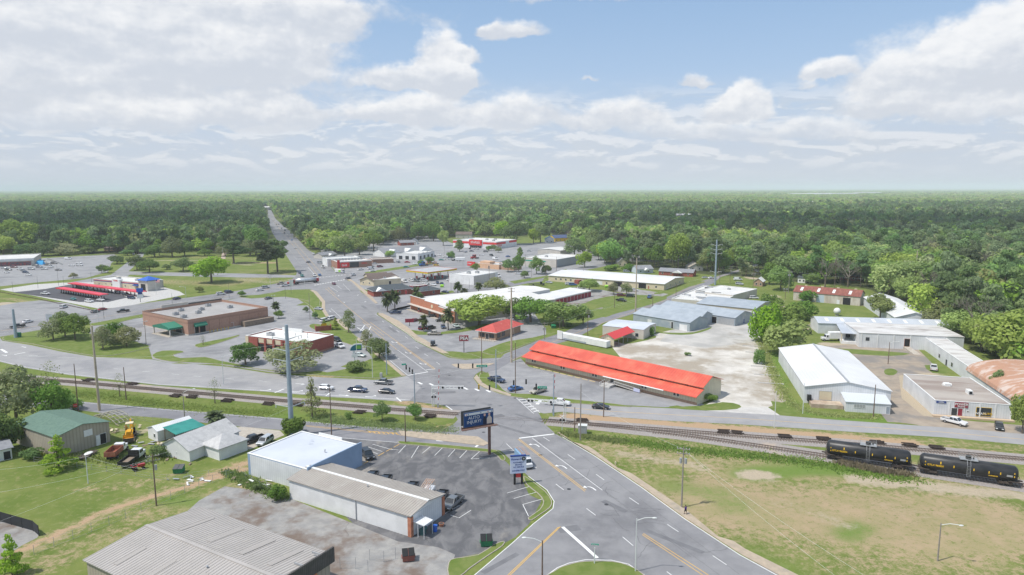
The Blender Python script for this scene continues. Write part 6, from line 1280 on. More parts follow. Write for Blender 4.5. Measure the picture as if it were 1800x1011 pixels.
for k in range(900):
 y=rr.uniform(560,1500)if k%3 else rr.uniform(1500,2600);x=rr.uniform(-.72,.72)*y;u,v,_d=(float(q)for q in pix_np(np.array(x),np.array(y)))
 if hn>40 or not(vnoise(np.array(x+777.0),np.array(y),75.0,21)>.86)or v>430 or not(float(road_dist(x,y)[0])>45):continue
 hn+=1;wm,rm,lb=rr.choice([(WHITEM,SHING,'white house with grey roof'),(PALEB,SHINGB,'pale house with brown roof'),(BRICKR,SHINGD,'brick house with dark roof'),(WHITEM,WROOF,'white house with pale roof')])
 side='left of the far main road' if u<475 else('behind the shopping area' if u<1000 else 'of the right hand woods')
 b=Bld('house',lb+' in a tree gap '+side,Vector((x-9,y,0)),Vector((x+9,y+rr.uniform(-6,6),0)),depth=11,h=4,cat='house',group='houses glimpsed in the woods');b.gable(wm,rm,3.2,rr.choice('xy'),.5)
for i,(s0,sd_,w_,wm,rm)in enumerate([(150,26,14,WHITEM,MEMB),(210,28,12,PALEB,SHING),(270,24,12,WHITEM,WROOF),(350,27,16,BRICKT,SHINGB),(450,26,14,WHITEM,SHING),(560,28,18,PALEB,MEMB),(700,26,18,WHITEM,WROOF),(860,28,22,SALMON,MEMB),(420,-27,14,PALEB,SHING),(760,-27,18,WHITEM,MEMB)]):
 px_,py_=_ra.x+_rd[0]*s0+_rd[1]*sd_,_ra.y+_rd[1]*s0-_rd[0]*sd_
 b=Bld('roadside_shop',['white flat','pale grey-roofed','small white','tan brown-roofed','white grey-roofed','wide pale','long white','pinkish flat','pale left-side','white left-side'][i]+' roofed shop beside the far main road, '+['nearest','second','third','fourth','fifth','sixth','seventh','eighth','nearest on its left','farther on its left'][i],Vector((px_-w_/2,py_,0)),Vector((px_+w_/2,py_,0)),depth=w_*.7,h=4.5,cat='shop');b.gable(wm,rm,1.5,'x',.4)
 # railway
TIE=mat('wooden tie',(.17,.135,.11),(.25,.20,.165),scale=3,rough=.95);RAILM=mat('rusty rail',(.16,.12,.10),(.24,.20,.18),scale=1.5,rough=.5,metal=.4);TIED=mat('creosote tie',(.045,.035,.032),(.075,.055,.045),scale=2,rough=.9)
TR={'main':[(-60,655.5),(0,661),(60,666.5),(140,673),(240,682),(340,691),(510,706),(580,711),(700,721),(804,728.6),(880,734),(961.5,740),(1032,746),(1152,755),(1300,766.5),(1450,777.6),(1588,789),(1800,807.8),(2000,826)],'siding':[(1020,745.5),(1060,749.5),(1115,755.5),(1200,765),(1300,779.5),(1450,802),(1605,826),(1795,854),(1980,882)]}
def resample(w,st):
 out=[w[0]];acc=0
 for a,b in zip(w[:-1],w[1:]):
  L_=(b-a).length;d=(b-a)/L_;t=st-acc
  while t<=L_:out.append(a+d*t);t+=st
  acc=(acc+L_)%st
 return out
mb=MB()
for k_,pts in list(TR.items()):
 w=smooth_px(G(pts),False,5);bl=MB();segs=[[q for q in w if pix(q.x,q.y)[0]<808],[q for q in w if pix(q.x,q.y)[0]>948]]
 for sg in segs:
  if len(sg)>1:ribbon(bl,sg,4.4 if k_=='main' else 3.6,.026 if k_=='main' else.030);ribbon(bl,sg,7.0,.0235 if k_=='main' else.0225)
 n0=len(bl.f);kind(bl.build('railway_ballast',BALL),'structure')
 ts=resample(w,.62);tm=MB()
 for i in range(1,len(ts)-1):
  if k_=='siding' and i<30:continue
  u_,_v=pix(ts[i].x,ts[i].y)
  if 806<u_<952:continue
  d=(ts[i+1]-ts[i-1]).normalized();n=Vector((-d.y,d.x,0));tm.bar(ts[i]-n*1.3+Vector((0,0,.09)),ts[i]+n*1.3+Vector((0,0,.09)),.24,.16)
 kind(tm.build('railway_ties',TIE),'structure');rm_=MB();ps=resample(w,4.0)
 for i in range(len(ps)-1):
  d=(ps[i+1]-ps[i]).normalized();n=Vector((-d.y,d.x,0));z=Vector((0,0,.25));u_,_v=pix(ps[i].x,ps[i].y)
  if 800<u_<955:z=Vector((0,0,-.045))
  for s_ in(-.72,.72):rm_.bar(ps[i]+n*s_+z,ps[i+1]+n*s_+z,.09,.16)
 kind(rm_.build('railway_rails',RAILM),'structure');TR[k_+'w']=w
TP_=[(155,669.5,'far left pile by the highway edge'),(233,676,'pile behind the thin leafless tree'),(309,697,'left of two piles near the lamp pole'),(338,699,'right of two piles near the lamp pole'),(400,705.5,'pile beside the thin grey-leaved tree'),(471,711,'pile left of the tall steel pole'),(525,713,'pile right of the tall steel pole'),(632,726,'stacked pile left of the small leafy trees'),(756,733,'pile nearest the crossing'),(1023,741,'pile beside the silver cabinet'),(1272,761,'left of two close piles by the service road'),(1296,762.5,'right of two close piles by the service road'),(1380,769.5,'pile left of the tank cars'),(1448,773.5,'pile behind the first tank car end'),(1542,779.5,'wide pile above the first tank car'),(1599,784.5,'pile above the gap between tank cars'),(1647,788.5,'wide pile above the second tank car')]
rr=random.Random(3)
for u,v,lb in TP_:
 c=P(u,v);d=P(u+10,v+.75)-c;a=math.atan2(d.y,d.x);t=MB()
 for i in range(9):x=(i%3-1)*.75+rr.uniform(-.1,.1);z=.12+(i//3)*.2;t.bar((-1.35+rr.uniform(-.5,.5),x,z),(1.35+rr.uniform(-.5,.5),x+rr.uniform(-.25,.25),z),.26,.19)
 o=t.build('tie_pile',TIED,loc=tuple(c),rz=a);tag(o,'dark pile of old railway ties, '+lb,'tie pile','piles of old railway ties')
TANK=mat('black tank paint',(.022,.023,.026),(.04,.04,.042),scale=.6,rough=.38,col3=(.085,.08,.075),scale3=.35,lo3=.58,hi3=.8,stretch=(.5,2,1));RSTB=mat('dirty brown steel',(.06,.045,.04),(.10,.08,.065),scale=2,rough=.8);YM=mat('yellow reflector',(.85,.52,.02),rough=.4);GRYM=mat('grey placard',(.4,.4,.4))
def tank_car(label,u0,v0,u1,v1,num):
 a,b_=P(u0,v0),P(u1,v1);c=(a+b_)/2;L_=(b_-a).length;e=empty('tank_car',label,'tank car',(c.x,c.y,.33),math.atan2((b_-a).y,(b_-a).x),'tank cars on the siding');hl=L_/2-.8;t=MB();n=28;prof=[(-hl-.55,.35),(-hl-.45,.9),(-hl-.2,1.3),(-hl+.15,1.52),(0,1.56),(hl-.15,1.52),(hl+.2,1.3),(hl+.45,.9),(hl+.55,.35)]
 for x,r_ in prof:
  for i in range(n):th=2*math.pi*i/n;t.v.append((x,math.cos(th)*r_,2.45+math.sin(th)*r_))
 for j in range(len(prof)-1):
  for i in range(n):t.f.append((j*n+i,j*n+(i+1)%n,(j+1)*n+(i+1)%n,(j+1)*n+i));t.mi.append(0)
 t.f+=[tuple(range(n)),tuple(range(len(prof)*n-1,(len(prof)-1)*n-1,-1))];t.mi+=[0,0];t.build('tank',TANK,e,smooth=True)
 m=MB();m.box(-L_/2,L_/2,-.25,.25,.75,1.05);m.box(-L_/2+.1,-L_/2+2.0,-1.3,1.3,.9,1.0);m.box(L_/2-2.0,L_/2-.1,-1.3,1.3,.9,1.0)
 for x in(-L_/2+.15,L_/2-.15):
  m.bar((x,-1.3,1.9),(x,1.3,1.9),.06)
  for y in(-1.3,-.5,.5,1.3):m.bar((x,y,1),(x,y,1.9),.05)
 m.build('underframe',RSTB,e)
 for x in(-hl+1.6,hl-1.6):
  m=MB();m.box(x-1.1,x+1.1,-1.05,-.85,.3,.7);m.box(x-1.1,x+1.1,.85,1.05,.3,.7);m.box(x-.3,x+.3,-1,1,.4,.8);bg_=m.build('bogie',RSTB,e)
  for wx in(x-.85,x+.85):m=MB();m.cyl((wx,-.8,.42),(wx,-.66,.42),.42,n=16);m.cyl((wx,.66,.42),(wx,.8,.42),.42,n=16);m.cyl((wx,-.7,.42),(wx,.7,.42),.09,n=8);m.build('wheelset',RSTB,bg_)
 m=MB();m.box(-1.6,1.6,-1.0,1.0,4.05,4.12)
 for x in(-1.6,1.6):
  for y in(-1.0,1.0):m.bar((x,y,4.1),(x,y,5.0),.05)
 for y in(-1,1):m.bar((-1.6,y,5.0),(1.6,y,5.0),.05);m.bar((-1.6,y,4.55),(1.6,y,4.55),.04)
 m.build('top_platform',STEEL,e);m=MB();m.cyl((0,0,3.9),(0,0,4.75),.55,.5,14);m.cyl((.9,0,4.0),(.9,0,4.5),.15,n=8);m.build('dome',TANK,e)
 m=MB()
 for x in(-.3,.3):m.bar((x,-1.66,.8),(x,-1.66,3.2),.05);m.bar((x,-1.66,3.2),(x,-.9,4.1),.05)
 for i in range(8):m.bar((-.3,-1.66,.9+i*.3),(.3,-1.66,.9+i*.3),.03)
 m.build('ladder',STEEL,e)
 def sx(x,z,w,hh,nm,m_):q=MB();th0=math.asin((z-2.45)/1.57);q.add([(x,-1.575*math.cos(th0),z),(x+w,-1.575*math.cos(th0),z),(x+w,-1.575*math.cos(math.asin(min(.99,(z+hh-2.45)/1.57))),z+hh),(x,-1.575*math.cos(math.asin(min(.99,(z+hh-2.45)/1.57))),z+hh)],[(0,1,2,3)]);return q.build(nm,m_,e)
 for f,z,hh in((-.96,1.9,.95),(-.62,2.6,.5),(-.33,2.2,.5),(.10,2.2,.5),(.42,2.1,.5),(.66,2.2,.5),(.95,2.0,.95)):sx(f*hl,z,.16,hh,'reflector',YM)
 textmesh('lettering','GTLX '+num,.52,YM,e,(-hl*.72,-1.63,2.2),(math.pi/2,0,0));textmesh('lettering','NONODOR',.3,YM,e,(hl*.52,-1.60,1.75),(math.pi/2,0,0));sx(hl*.80,2.0,1.0,.42,'placard',GRYM)
 m=MB();m.box(-L_/2-.6,-L_/2,-.12,.12,.8,1.05);m.box(L_/2,L_/2+.6,-.12,.12,.8,1.05);m.build('coupler',RSTB,e)
tank_car('black tank car with yellow marks, left one standing in high grass',1449,804,1602,827,'960004');tank_car('black tank car with yellow marks, right one nearest the edge of the view',1612,829,1790,856,'960021')
p_=P(1812,859.5);e=empty('rail_wagon','end of another rail wagon cut by the right edge','rail car',(p_.x,p_.y,.33),R(-28));mb=MB();mb.box(0,12,-1.4,1.4,.9,1.3);mb.build('deck',RSTB,e);mb=MB();mb.box(.3,2.4,-1,1,.2,.8);mb.build('bogie',RSTB,e)
def grassclump(name,pts,n,hh,seed,m,spread):
 rnd=random.Random(seed);w=resample(smooth_px(G(pts),False,4),.6);V=[];F=[]
 for _ in range(n):
  c=rnd.choice(w);x=c.x+rnd.gauss(0,spread);y=c.y+rnd.gauss(0,spread*.8);a=rnd.uniform(0,3.14);h_=hh*rnd.uniform(.4,1.2);dx,dy=math.cos(a)*.16,math.sin(a)*.16;lx,ly=rnd.gauss(0,.2),rnd.gauss(0,.2);k=len(V)
  V+=[(x-dx,y-dy,0),(x+dx,y+dy,0),(x+lx+dx*.3,y+ly+dy*.3,h_),(x+lx-dx*.3,y+ly,h_)];F.append((k,k+1,k+2,k+3))
 me=leaf_mesh(name,V,F,m);o=bpy.data.objects.new(name,me);COL.objects.link(o);kind(o,'stuff')
GR_L=leafmat('tall green grass',(.27,.34,.10),(.20,.27,.08),.1,.6);GR_D=leafmat('tall dry grass',(.38,.33,.19),(.28,.25,.13),.1,.6)
grassclump('tall_grass',[(1080,772),(1200,790),(1300,800),(1420,812),(1560,838),(1605,842)],7000,.3,1,GR_L,1.9);grassclump('tall_dry_grass',[(1480,815),(1540,828),(1600,836)],1800,.8,2,GR_D,.8)
grassclump('verge_grass',[(990,762),(1040,770),(1100,777)],2500,.4,3,GR_L,1.0);grassclump('verge_grass',[(560,736),(640,744),(720,751),(790,757)],6000,.22,4,GR_L,2.0);grassclump('verge_grass',[(130,690),(300,712),(480,728)],5000,.2,5,GR_L,2.2)
grassclump('yard_weeds',[(1335,595),(1352,640),(1375,690),(1395,712),(1440,728),(1540,736)],5000,.45,6,leafmat('weeds',(.38,.48,.09),(.28,.38,.07),.1,.6),1.0)
grassclump('fence_weeds',[(400,830),(440,850),(480,868),(505,875)],2500,.5,7,GR_L,.9);grassclump('fence_weeds',[(100,800),(50,790),(230,815),(300,800)],1500,.5,8,GR_L,1.3)
# vehicles
TYRE=mat('tyre rubber',(.015,.015,.016),rough=.9);RIM=mat('wheel rim',(.4,.4,.42),rough=.3,metal=.6);CGL=mat('car glass',(.02,.025,.03),rough=.06,spec=.8);HLM=mat('headlamp',(.8,.8,.78),rough=.2);TLM=mat('tail lamp',(.45,.01,.01),rough=.3);BEDM=mat('bed liner',(.03,.03,.032),rough=.9)
PC=dict(white=(.72,.72,.72),silver=(.42,.44,.46),grey=(.14,.15,.16),black=(.012,.013,.016),navy=(.012,.03,.085),blue=(.04,.13,.34),red=(.38,.015,.02),maroon=(.14,.012,.025),beige=(.42,.38,.31),teal=(.03,.22,.20),yellow=(.7,.42,.02),rust=(.27,.08,.045),orange=(.6,.16,.03),pale=(.50,.58,.56))
def paint(c):
 n='car paint '+c
 if n in MATS:return MATS[n]
 m=mat(n,PC[c],rough=.28,spec=.5);m.node_tree.nodes['Principled BSDF'].inputs['Coat Weight'].default_value=.6;return m
TYPES={'sedan':(4.8,1.82,[(-2.4,.35),(-2.4,.82),(-2.2,.98),(-1.5,1.02),(1.0,.98),(2.1,.80),(2.38,.62),(2.4,.35)],(-1.75,1.15,-1.05,.35,.98,1.45)),'hatch':(4.4,1.8,[(-2.2,.35),(-2.2,.9),(-2.1,1.05),(.9,1.0),(1.95,.82),(2.18,.62),(2.2,.35)],(-2.05,1.1,-1.7,.3,1.0,1.55)),'suv':(4.95,1.95,[(-2.47,.4),(-2.47,1.0),(-2.4,1.12),(1.1,1.1),(2.2,.98),(2.44,.75),(2.47,.4)],(-2.38,1.25,-2.1,.55,1.1,1.8)),'van':(5.6,2.0,[(-2.8,.4),(-2.8,1.2),(-2.75,1.3),(1.9,1.25),(2.6,1.0),(2.8,.75),(2.8,.4)],(-2.74,2.0,-2.6,1.2,1.25,2.2)),'pickup':(5.8,2.0,[(-2.9,.5),(-2.9,1.12),(1.3,1.14),(2.55,1.05),(2.87,.8),(2.9,.5)],(-.95,1.4,-.75,.75,1.13,1.85)),'jeep':(4.1,1.85,[(-2.05,.5),(-2.05,1.1),(.8,1.1),(1.95,1.05),(2.05,.85),(2.05,.5)],(-2.0,.8,-1.9,.55,1.1,1.9))}
CAT=dict(sedan='car',hatch='car',suv='car',van='van',pickup='pickup truck',jeep='car')
CP={}
def car_proto(tp,colr):
 L_,W,prof,(x0b,x1b,x0t,x1t,zb,zt)=TYPES[tp];pm=paint(colr);e=empty(tp if tp in('pickup','van','jeep')else{'sedan':'sedan_car','hatch':'hatchback_car','suv':'suv_car'}[tp],None,None);hw=W/2;b=MB();n=len(prof)
 if tp=='pickup':
  pf=prof;xb=-1.0;mb_pts=[(-2.9,.5),(-2.9,.62),(xb,.62),(xb,1.13)]+pf[2:]
  b.add([(x,-hw,z)for x,z in mb_pts]+[(x,hw,z)for x,z in mb_pts],[tuple(range(len(mb_pts))),tuple(range(2*len(mb_pts)-1,len(mb_pts)-1,-1))]+[(i,i+len(mb_pts),(i+1)%len(mb_pts)+len(mb_pts),(i+1)%len(mb_pts))for i in range(len(mb_pts))])
  b.build('body',pm,e,bevel=.06);bd=MB();bd.box(-2.9,-1.0,-hw,-hw+.09,.6,1.13);bd.box(-2.9,-1.0,hw-.09,hw,.6,1.13);bd.box(-2.9,-2.82,-hw+.09,hw-.09,.6,1.12);bd.cur=1;bd.box(-2.81,-1.01,-hw+.1,hw-.1,.63,.70);bd.build('bed',[pm,BEDM],e)
 else:
  b.add([(x,-hw,z)for x,z in prof]+[(x,hw,z)for x,z in prof],[tuple(range(n)),tuple(range(2*n-1,n-1,-1))]+[(i,i+n,(i+1)%n+n,(i+1)%n)for i in range(n)]);b.build('body',pm,e,bevel=.09)
 w=MB();h0,h1=hw*.92,hw*.76;w.add([(x0b,-h0,zb),(x1b,-h0,zb),(x1b,h0,zb),(x0b,h0,zb),(x0t,-h1,zt-.05),(x1t,-h1,zt-.05),(x1t,h1,zt-.05),(x0t,h1,zt-.05)],[(3,2,1,0),(4,5,6,7),(0,1,5,4),(1,2,6,5),(2,3,7,6),(3,0,4,7)]);w.build('windows',CGL,e)
 r=MB();r.add([(x0t-.06,-h1-.03,zt-.05),(x1t+.08,-h1-.03,zt-.05),(x1t+.08,h1+.03,zt-.05),(x0t-.06,h1+.03,zt-.05),(x0t+.1,-h1+.1,zt+.02),(x1t-.1,-h1+.1,zt+.02),(x1t-.1,h1-.1,zt+.02),(x0t+.1,h1-.1,zt+.02)],[(3,2,1,0),(4,5,6,7),(0,1,5,4),(1,2,6,5),(2,3,7,6),(3,0,4,7)])
 for(xb_,xt_)in((x0b,x0t),(x1b,x1t),((x0b+x1b)/2-.1,(x0t+x1t)/2-.1)):
  for s_ in(-1,1):r.bar((xb_,s_*(h0+.01),zb),(xt_,s_*(h1+.02),zt-.03),.09,.06)
 if tp=='van':
  for s_ in(-1,1):r.add([(x0b,s_*(h0+.015),zb),(x0b+3.0,s_*(h0+.015),zb),(x0b+3.0,s_*(h1+.03),zt-.04),(x0t,s_*(h1+.03),zt-.04)],[(0,1,2,3)])
 r.build('roof',pm,e)
 rad=.38 if tp in('pickup','suv','jeep','van')else.33
 for x in(-L_*.31,L_*.31):
  for s_ in(-1,1):k=MB();k.cyl((x,s_*(hw+.02),rad),(x,s_*(hw-.24),rad),rad,n=14);k.cur=1;k.cyl((x,s_*(hw+.025),rad),(x,s_*(hw+.03),rad),rad*.6,n=10);k.build('wheel',[TYRE,RIM],e)
 zf=prof[-2][1]
 for s_ in(-1,1):
  k=MB();k.box(L_/2-.06,L_/2+.015,s_*hw*.68-.22,s_*hw*.68+.22,zf-.06,zf+.10);k.build('headlight',HLM,e);k=MB();k.box(-L_/2-.015,-L_/2+.05,s_*hw*.78-.14,s_*hw*.78+.14,.72,.95);k.build('tail_light',TLM,e)
 k=MB();k.box(L_/2-.04,L_/2+.012,-.42,.42,zf-.12,zf+.06);k.build('grille',BLACK,e)
 return e
def car(tp,colr,u,v,du,dv,label,group=None,s=1.0):
 c=P(u,v);d=P(u+du,v+dv)-c;a=math.atan2(d.y,d.x);key=(tp,colr)
 if key not in CP:o=CP[key]=car_proto(tp,colr)
 else:o=copy_tree(CP[key])
 o.location=(c.x,c.y,.02);o.rotation_euler=(0,0,a);o.scale=(s,s,s)
 tag(o,label,CAT[tp],group or 'cars and pickups parked or driving around town');return o
for q in[('suv','white',27,465.5,10,0,'white suv nearest the discount store front'),('sedan','silver',7,472,10,0,'silver car at the left end of the store lot row'),('sedan','black',15,475.5,10,0,'black sedan in front of the silver car at the store'),('suv','maroon',25,471,10,0,'dark red suv in the store lot'),('pickup','white',35,474.5,10,1,'white pickup in the middle of the store lot row'),('sedan','grey',41,477,10,1,'grey sedan just right of the white pickup in the store lot'),('sedan','navy',45,480,10,.5,'dark sedan nearest the highway in the store lot'),('suv','white',65,463.5,10,0,'white suv beside the blue tent at the store'),('suv','grey',62,467.5,10,0,'dark grey suv behind the white one by the blue tent'),('sedan','navy',69,470.5,10,0,'dark blue sedan in the second store cluster'),('sedan','silver',78,474,10,0,'silver sedan at the front of the second store cluster'),('sedan','white',84,462.5,10,0,'white sedan at the back of the second store cluster'),('sedan','black',84,466.5,10,0,'black sedan in the second store cluster'),('suv','white',89,470,10,.5,'white suv at the right of the second store cluster'),('sedan','black',103,476,10,0,'lone black sedan in the middle of the store lot'),('van','white',120,456,10,0,'white van behind the cart fence'),('sedan','white',126,467.5,10,0,'left of three white cars in the open store lot'),('suv','white',140,467.5,10,0,'right front of three white cars in the open store lot'),('sedan','white',139,463.5,10,0,'rear of three white cars in the open store lot'),('sedan','white',235,448,3,10,'white car coming down the lane from the woods'),('pickup','white',80,518,10,1,'white pickup entering the drive-in lot'),('sedan','teal',129,527.5,10,3,'dark teal car leaving the drive-in stalls'),('suv','white',157,531.5,10,1,'white suv at the drive-in exit'),('sedan','white',177,529,10,1,'white car half hidden at the end of the front drive-in canopy'),('suv','white',209,515.5,10,0,'white suv under the right end of the long drive-in canopy'),('suv','black',222,520,10,1,'black suv under the right end of the long drive-in canopy'),('suv','navy',231,525.5,10,1,'dark car outside the right end of the long canopy'),('suv','black',139,505.5,10,1,'left of three black cars between the drive-in canopies'),('suv','black',151,508.5,10,1,'middle of three black cars between the drive-in canopies'),('sedan','black',161,511.5,10,1,'right of three black cars between the drive-in canopies'),('sedan','navy',311,526.5,10,-2,'dark car on the highway right of the drive-in'),('pickup','black',216,549,-10,1,'black pickup on the cross highway before the brick store'),('sedan','grey',168,549.5,10,-2,'dark grey car on the cross highway beside a red one'),('sedan','red',180,545.5,10,-2,'red car beside a dark grey one on the cross highway'),('suv','white',112,541.5,10,-3,'white suv crossing the vacant paved lot'),('sedan','white',49,567.5,10,-2,'long white sedan on the cross highway at left'),('pickup','black',31,576,-10,1,'black pickup on the cross highway at left'),('suv','navy',403,515.5,10,-1.5,'dark blue suv on the cross highway behind the brick store'),('suv','white',388,518.5,10,-1,'white suv roof just above the brick store parapet'),('sedan','white',457,511.5,10,-1,'white sedan in the front of a pair on the cross highway'),('suv','silver',467,507,10,-1,'silver suv in the rear of a pair on the cross highway'),('pickup','white',502,503.5,10,-1,'white pickup queueing on the cross highway'),('pickup','beige',494,500,10,-1,'beige pickup with white load beside the queueing white pickup'),('sedan','grey',472,526,10,-2,'lone grey sedan in the brick store lot'),('sedan','navy',527,481,8,6,'dark blue car at the stop line, rear of two'),('suv','teal',531,486.5,8,6,'dark teal suv at the stop line, front of two'),('pickup','white',553,486,8,8,'white pickup waiting right of centre line'),('sedan','blue',562,485,8,8,'blue-silver car waiting beside the white pickup'),('sedan','grey',612,490.5,10,-2,'dark car in the mouth of the right cross highway'),('pickup','white',620,485,10,-2,'white truck on the right cross highway'),('sedan','maroon',587,500.5,10,5,'dark red car driving into the near lanes below the crosswalk'),('sedan','white',634,475,10,-1,'white car beside the brick restaurant, left one'),('van','white',652,473.5,10,-1,'white van beside the brick restaurant'),('sedan','white',655,478,10,-1,'white car in front of the white van'),('suv','maroon',668,470,10,-1,'dark red suv right of the brick restaurant'),('sedan','silver',659,464.5,10,0,'silver car behind the brick restaurant'),('suv','white',571,565.5,10,-2,'white suv with dark stripe behind the conical shrub'),('suv','white',584,562,10,-2,'white suv at the edge of the brick store lot by the main road'),('pickup','white',597,611,10,4,'white pickup at the corner of the repair shop'),('suv','black',592,600,10,4,'black suv behind the repair shop wall'),('sedan','pale',632,627,10,1,'pale green-white car behind the oval sign'),('sedan','blue',513,423,4,7,'blue car far up the main road'),('sedan','red',504,428.5,-4,-7,'dark red car far up the main road'),('sedan','grey',480,409,4,7,'grey car far up the main road on its left side'),('suv','black',500,410.5,3,6,'black suv far up the main road'),('van','black',501,406,3,6,'dark van behind the far black suv'),('sedan','black',486,395.5,2,6,'tiny dark car near the top of the main road'),('sedan','white',482,391,2,6,'tiny white car near the top of the main road'),('sedan','navy',490,395,2,6,'tiny navy car near the top of the main road'),('sedan','black',826,438,3,-6,'dark car left in the front row of the red banded store'),('sedan','white',833,438.5,3,-6,'white car in the front row of the red banded store'),('suv','white',840,438.5,3,-6,'white suv in the front row of the red banded store'),('sedan','navy',829,442.5,10,0,'dark blue car below the front row of the red banded store'),('suv','grey',854,443.5,10,0,'grey suv in the lot of the red banded store'),('sedan','silver',930,442,10,0,'silver car right of the red banded store'),('suv','navy',792,454,10,0,'dark blue suv in the truck lot'),('sedan','white',783,453,10,0,'white car in the truck lot'),('sedan','white',786,457,10,0,'second white car in the truck lot, nearer'),('pickup','black',800,459,10,0,'black pickup towing the white camper'),('sedan','yellow',767,467.5,10,0,'yellow car beside the blue truck'),('sedan','teal',776,458,10,0,'dark green car in the truck lot'),('van','white',871,456.5,10,1,'white van with empty flat trailer'),('sedan','silver',882,461.5,10,0,'silver car behind the peach restaurant'),('sedan','teal',714,470.5,10,0,'dark car on the highway in front of the arched shop'),('van','white',711,496.5,10,2,'white van behind the cream restaurant'),('suv','white',724,494.5,10,2,'white suv under the fuel canopy edge'),('suv','grey',733,495.5,10,2,'grey suv beside the white one by the fuel canopy'),('suv','white',745,494.5,10,0,'white suv in the fuel station lot'),('pickup','white',749,499.5,10,2,'white pickup in front of the fuel station lot'),('sedan','navy',769,498.5,6,6,'left of two dark cars near the box store'),('sedan','navy',777,500.5,6,6,'right of two dark cars near the box store'),('suv','white',791,494,10,1,'white suv beside the box store corner'),('sedan','white',762,502,10,2,'white car by the small brick annex'),('sedan','white',911,482,10,0,'white car parked by the street behind the peach restaurant'),('van','white',875,487,10,2,'white van right of the box store'),('sedan','navy',783,515,10,1,'dark car on the street beside the palmetto clump'),('pickup','navy',695,552,-10,0,'dark pickup at the restaurant corner near the two palms'),('sedan','red',743,549,-10,0,'bright red car by the brick storefront'),('sedan','black',759,557.5,-10,0,'black sedan in front of the brick storefront'),('suv','black',775,565,-10,1,'black suv in front of the brick storefront, nearest the palm'),('suv','maroon',743,579,10,-4,'maroon suv behind the single palm'),('suv','black',757,578.5,10,-2,'black jeep-like suv beside the maroon one'),('sedan','navy',779,576.5,4,8,'dark blue-grey car facing the grass strip'),('sedan','pale',802,575,8,4,'pale car right of the dark blue-grey one'),('pickup','beige',763,589,-10,0,'beige pickup in front of the parked row'),('jeep','black',761,608,0,8,'black off-road car alone in the cracked lot'),('pickup','grey',674,675.5,-10,-.6,'grey pickup on the upper lane of the highway'),('sedan','black',680,691.5,10,.6,'black sedan on the highway below the grey pickup'),('pickup','navy',629,689,10,.6,'dark blue pickup with closed bed on the highway'),('hatch','white',574,685,10,.6,'small white hatchback last in the highway queue'),('pickup','navy',873,671,10,2,'dark blue pickup on the grass corner by the intersection'),('sedan','blue',906,686,10,-2,'blue sedan parked behind the brown pole'),('pickup','beige',946,690.5,-10,3,'silver pickup with teal load in the corner lot'),('pickup','white',984,712,10,.8,'white pickup turning onto the service road'),('sedan','black',1056,718.5,10,.8,'black sedan on the service road in front of the red roof'),('pickup','black',445,777,-10,3,'black pickup with ladder rack on the concrete apron'),('suv','silver',466,780,-8,5,'silver suv on the concrete apron'),('suv','black',646,804,6,6,'black suv behind the blue side wall'),('pickup','grey',796,889,-6,5,'dark grey pickup at the corner of the white garage building'),('pickup','black',652,846,-4,6,'left pickup behind the white garage building, only its bed showing'),('pickup','black',676,853,-4,6,'second pickup behind the white garage building, only its bed showing'),('pickup','black',722,866,-4,6,'third pickup behind the white garage building, beside the ladder truck'),('pickup','black',774,881,-4,6,'pickup between ladder truck and the grey pickup at the garage'),('pickup','white',1677,745,10,2.5,'white crew cab pickup in front of the shop with red sign'),('hatch','black',1756,754,2,8,'small black car at the right end of the shop front'),('pickup','white',1641,650,-1,-9,'white pickup on the grass beside the warehouse wing'),('suv','maroon',1092,521,10,0,'maroon suv under the lollipop trees'),('suv','black',1108,522.5,10,0,'black suv under the lollipop trees'),('pickup','black',1092,530,10,1,'black pickup on the lawn edge by the cream building'),('suv','white',1000,501,10,0,'white car beside the brick porch of the cream building'),('suv','blue',1007,502,10,0,'blue car beside the brick porch of the cream building'),('pickup','blue',1142,524,5,-4,'old blue pickup parked on the lawn by the diagonal road'),('suv','white',1114,512,10,0,'white suv at the open bay of the cream building'),('suv','white',1325,525.5,10,0,'white suv behind the white roofed block'),('suv','silver',1300,501,10,1,'silver car on the dirt drive by the brick house'),('van','white',1297,493,10,0,'white truck on the dirt drive by the brick house'),('sedan','silver',1240,489.5,10,0,'silver car on the lawn of the brick ranch house'),('suv','silver',1101,478.5,10,0,'silver suv in the yard of the cream gabled house'),('suv','black',1512,606,3,6,'black buggy under the loading dock edge'),('sedan','white',12,480,10,1,'white sedan at the bottom left of the store lot'),('suv','silver',55,474,10,0,'silver suv between the two store clusters'),('suv','black',95,464,10,0,'black suv right of the blue tent cluster'),('sedan','white',50,484,10,.5,'white sedan in front of the grey one at the store'),('sedan','silver',965,498,10,1,'dark car at the left end of the cream building')]:
 car(*q)
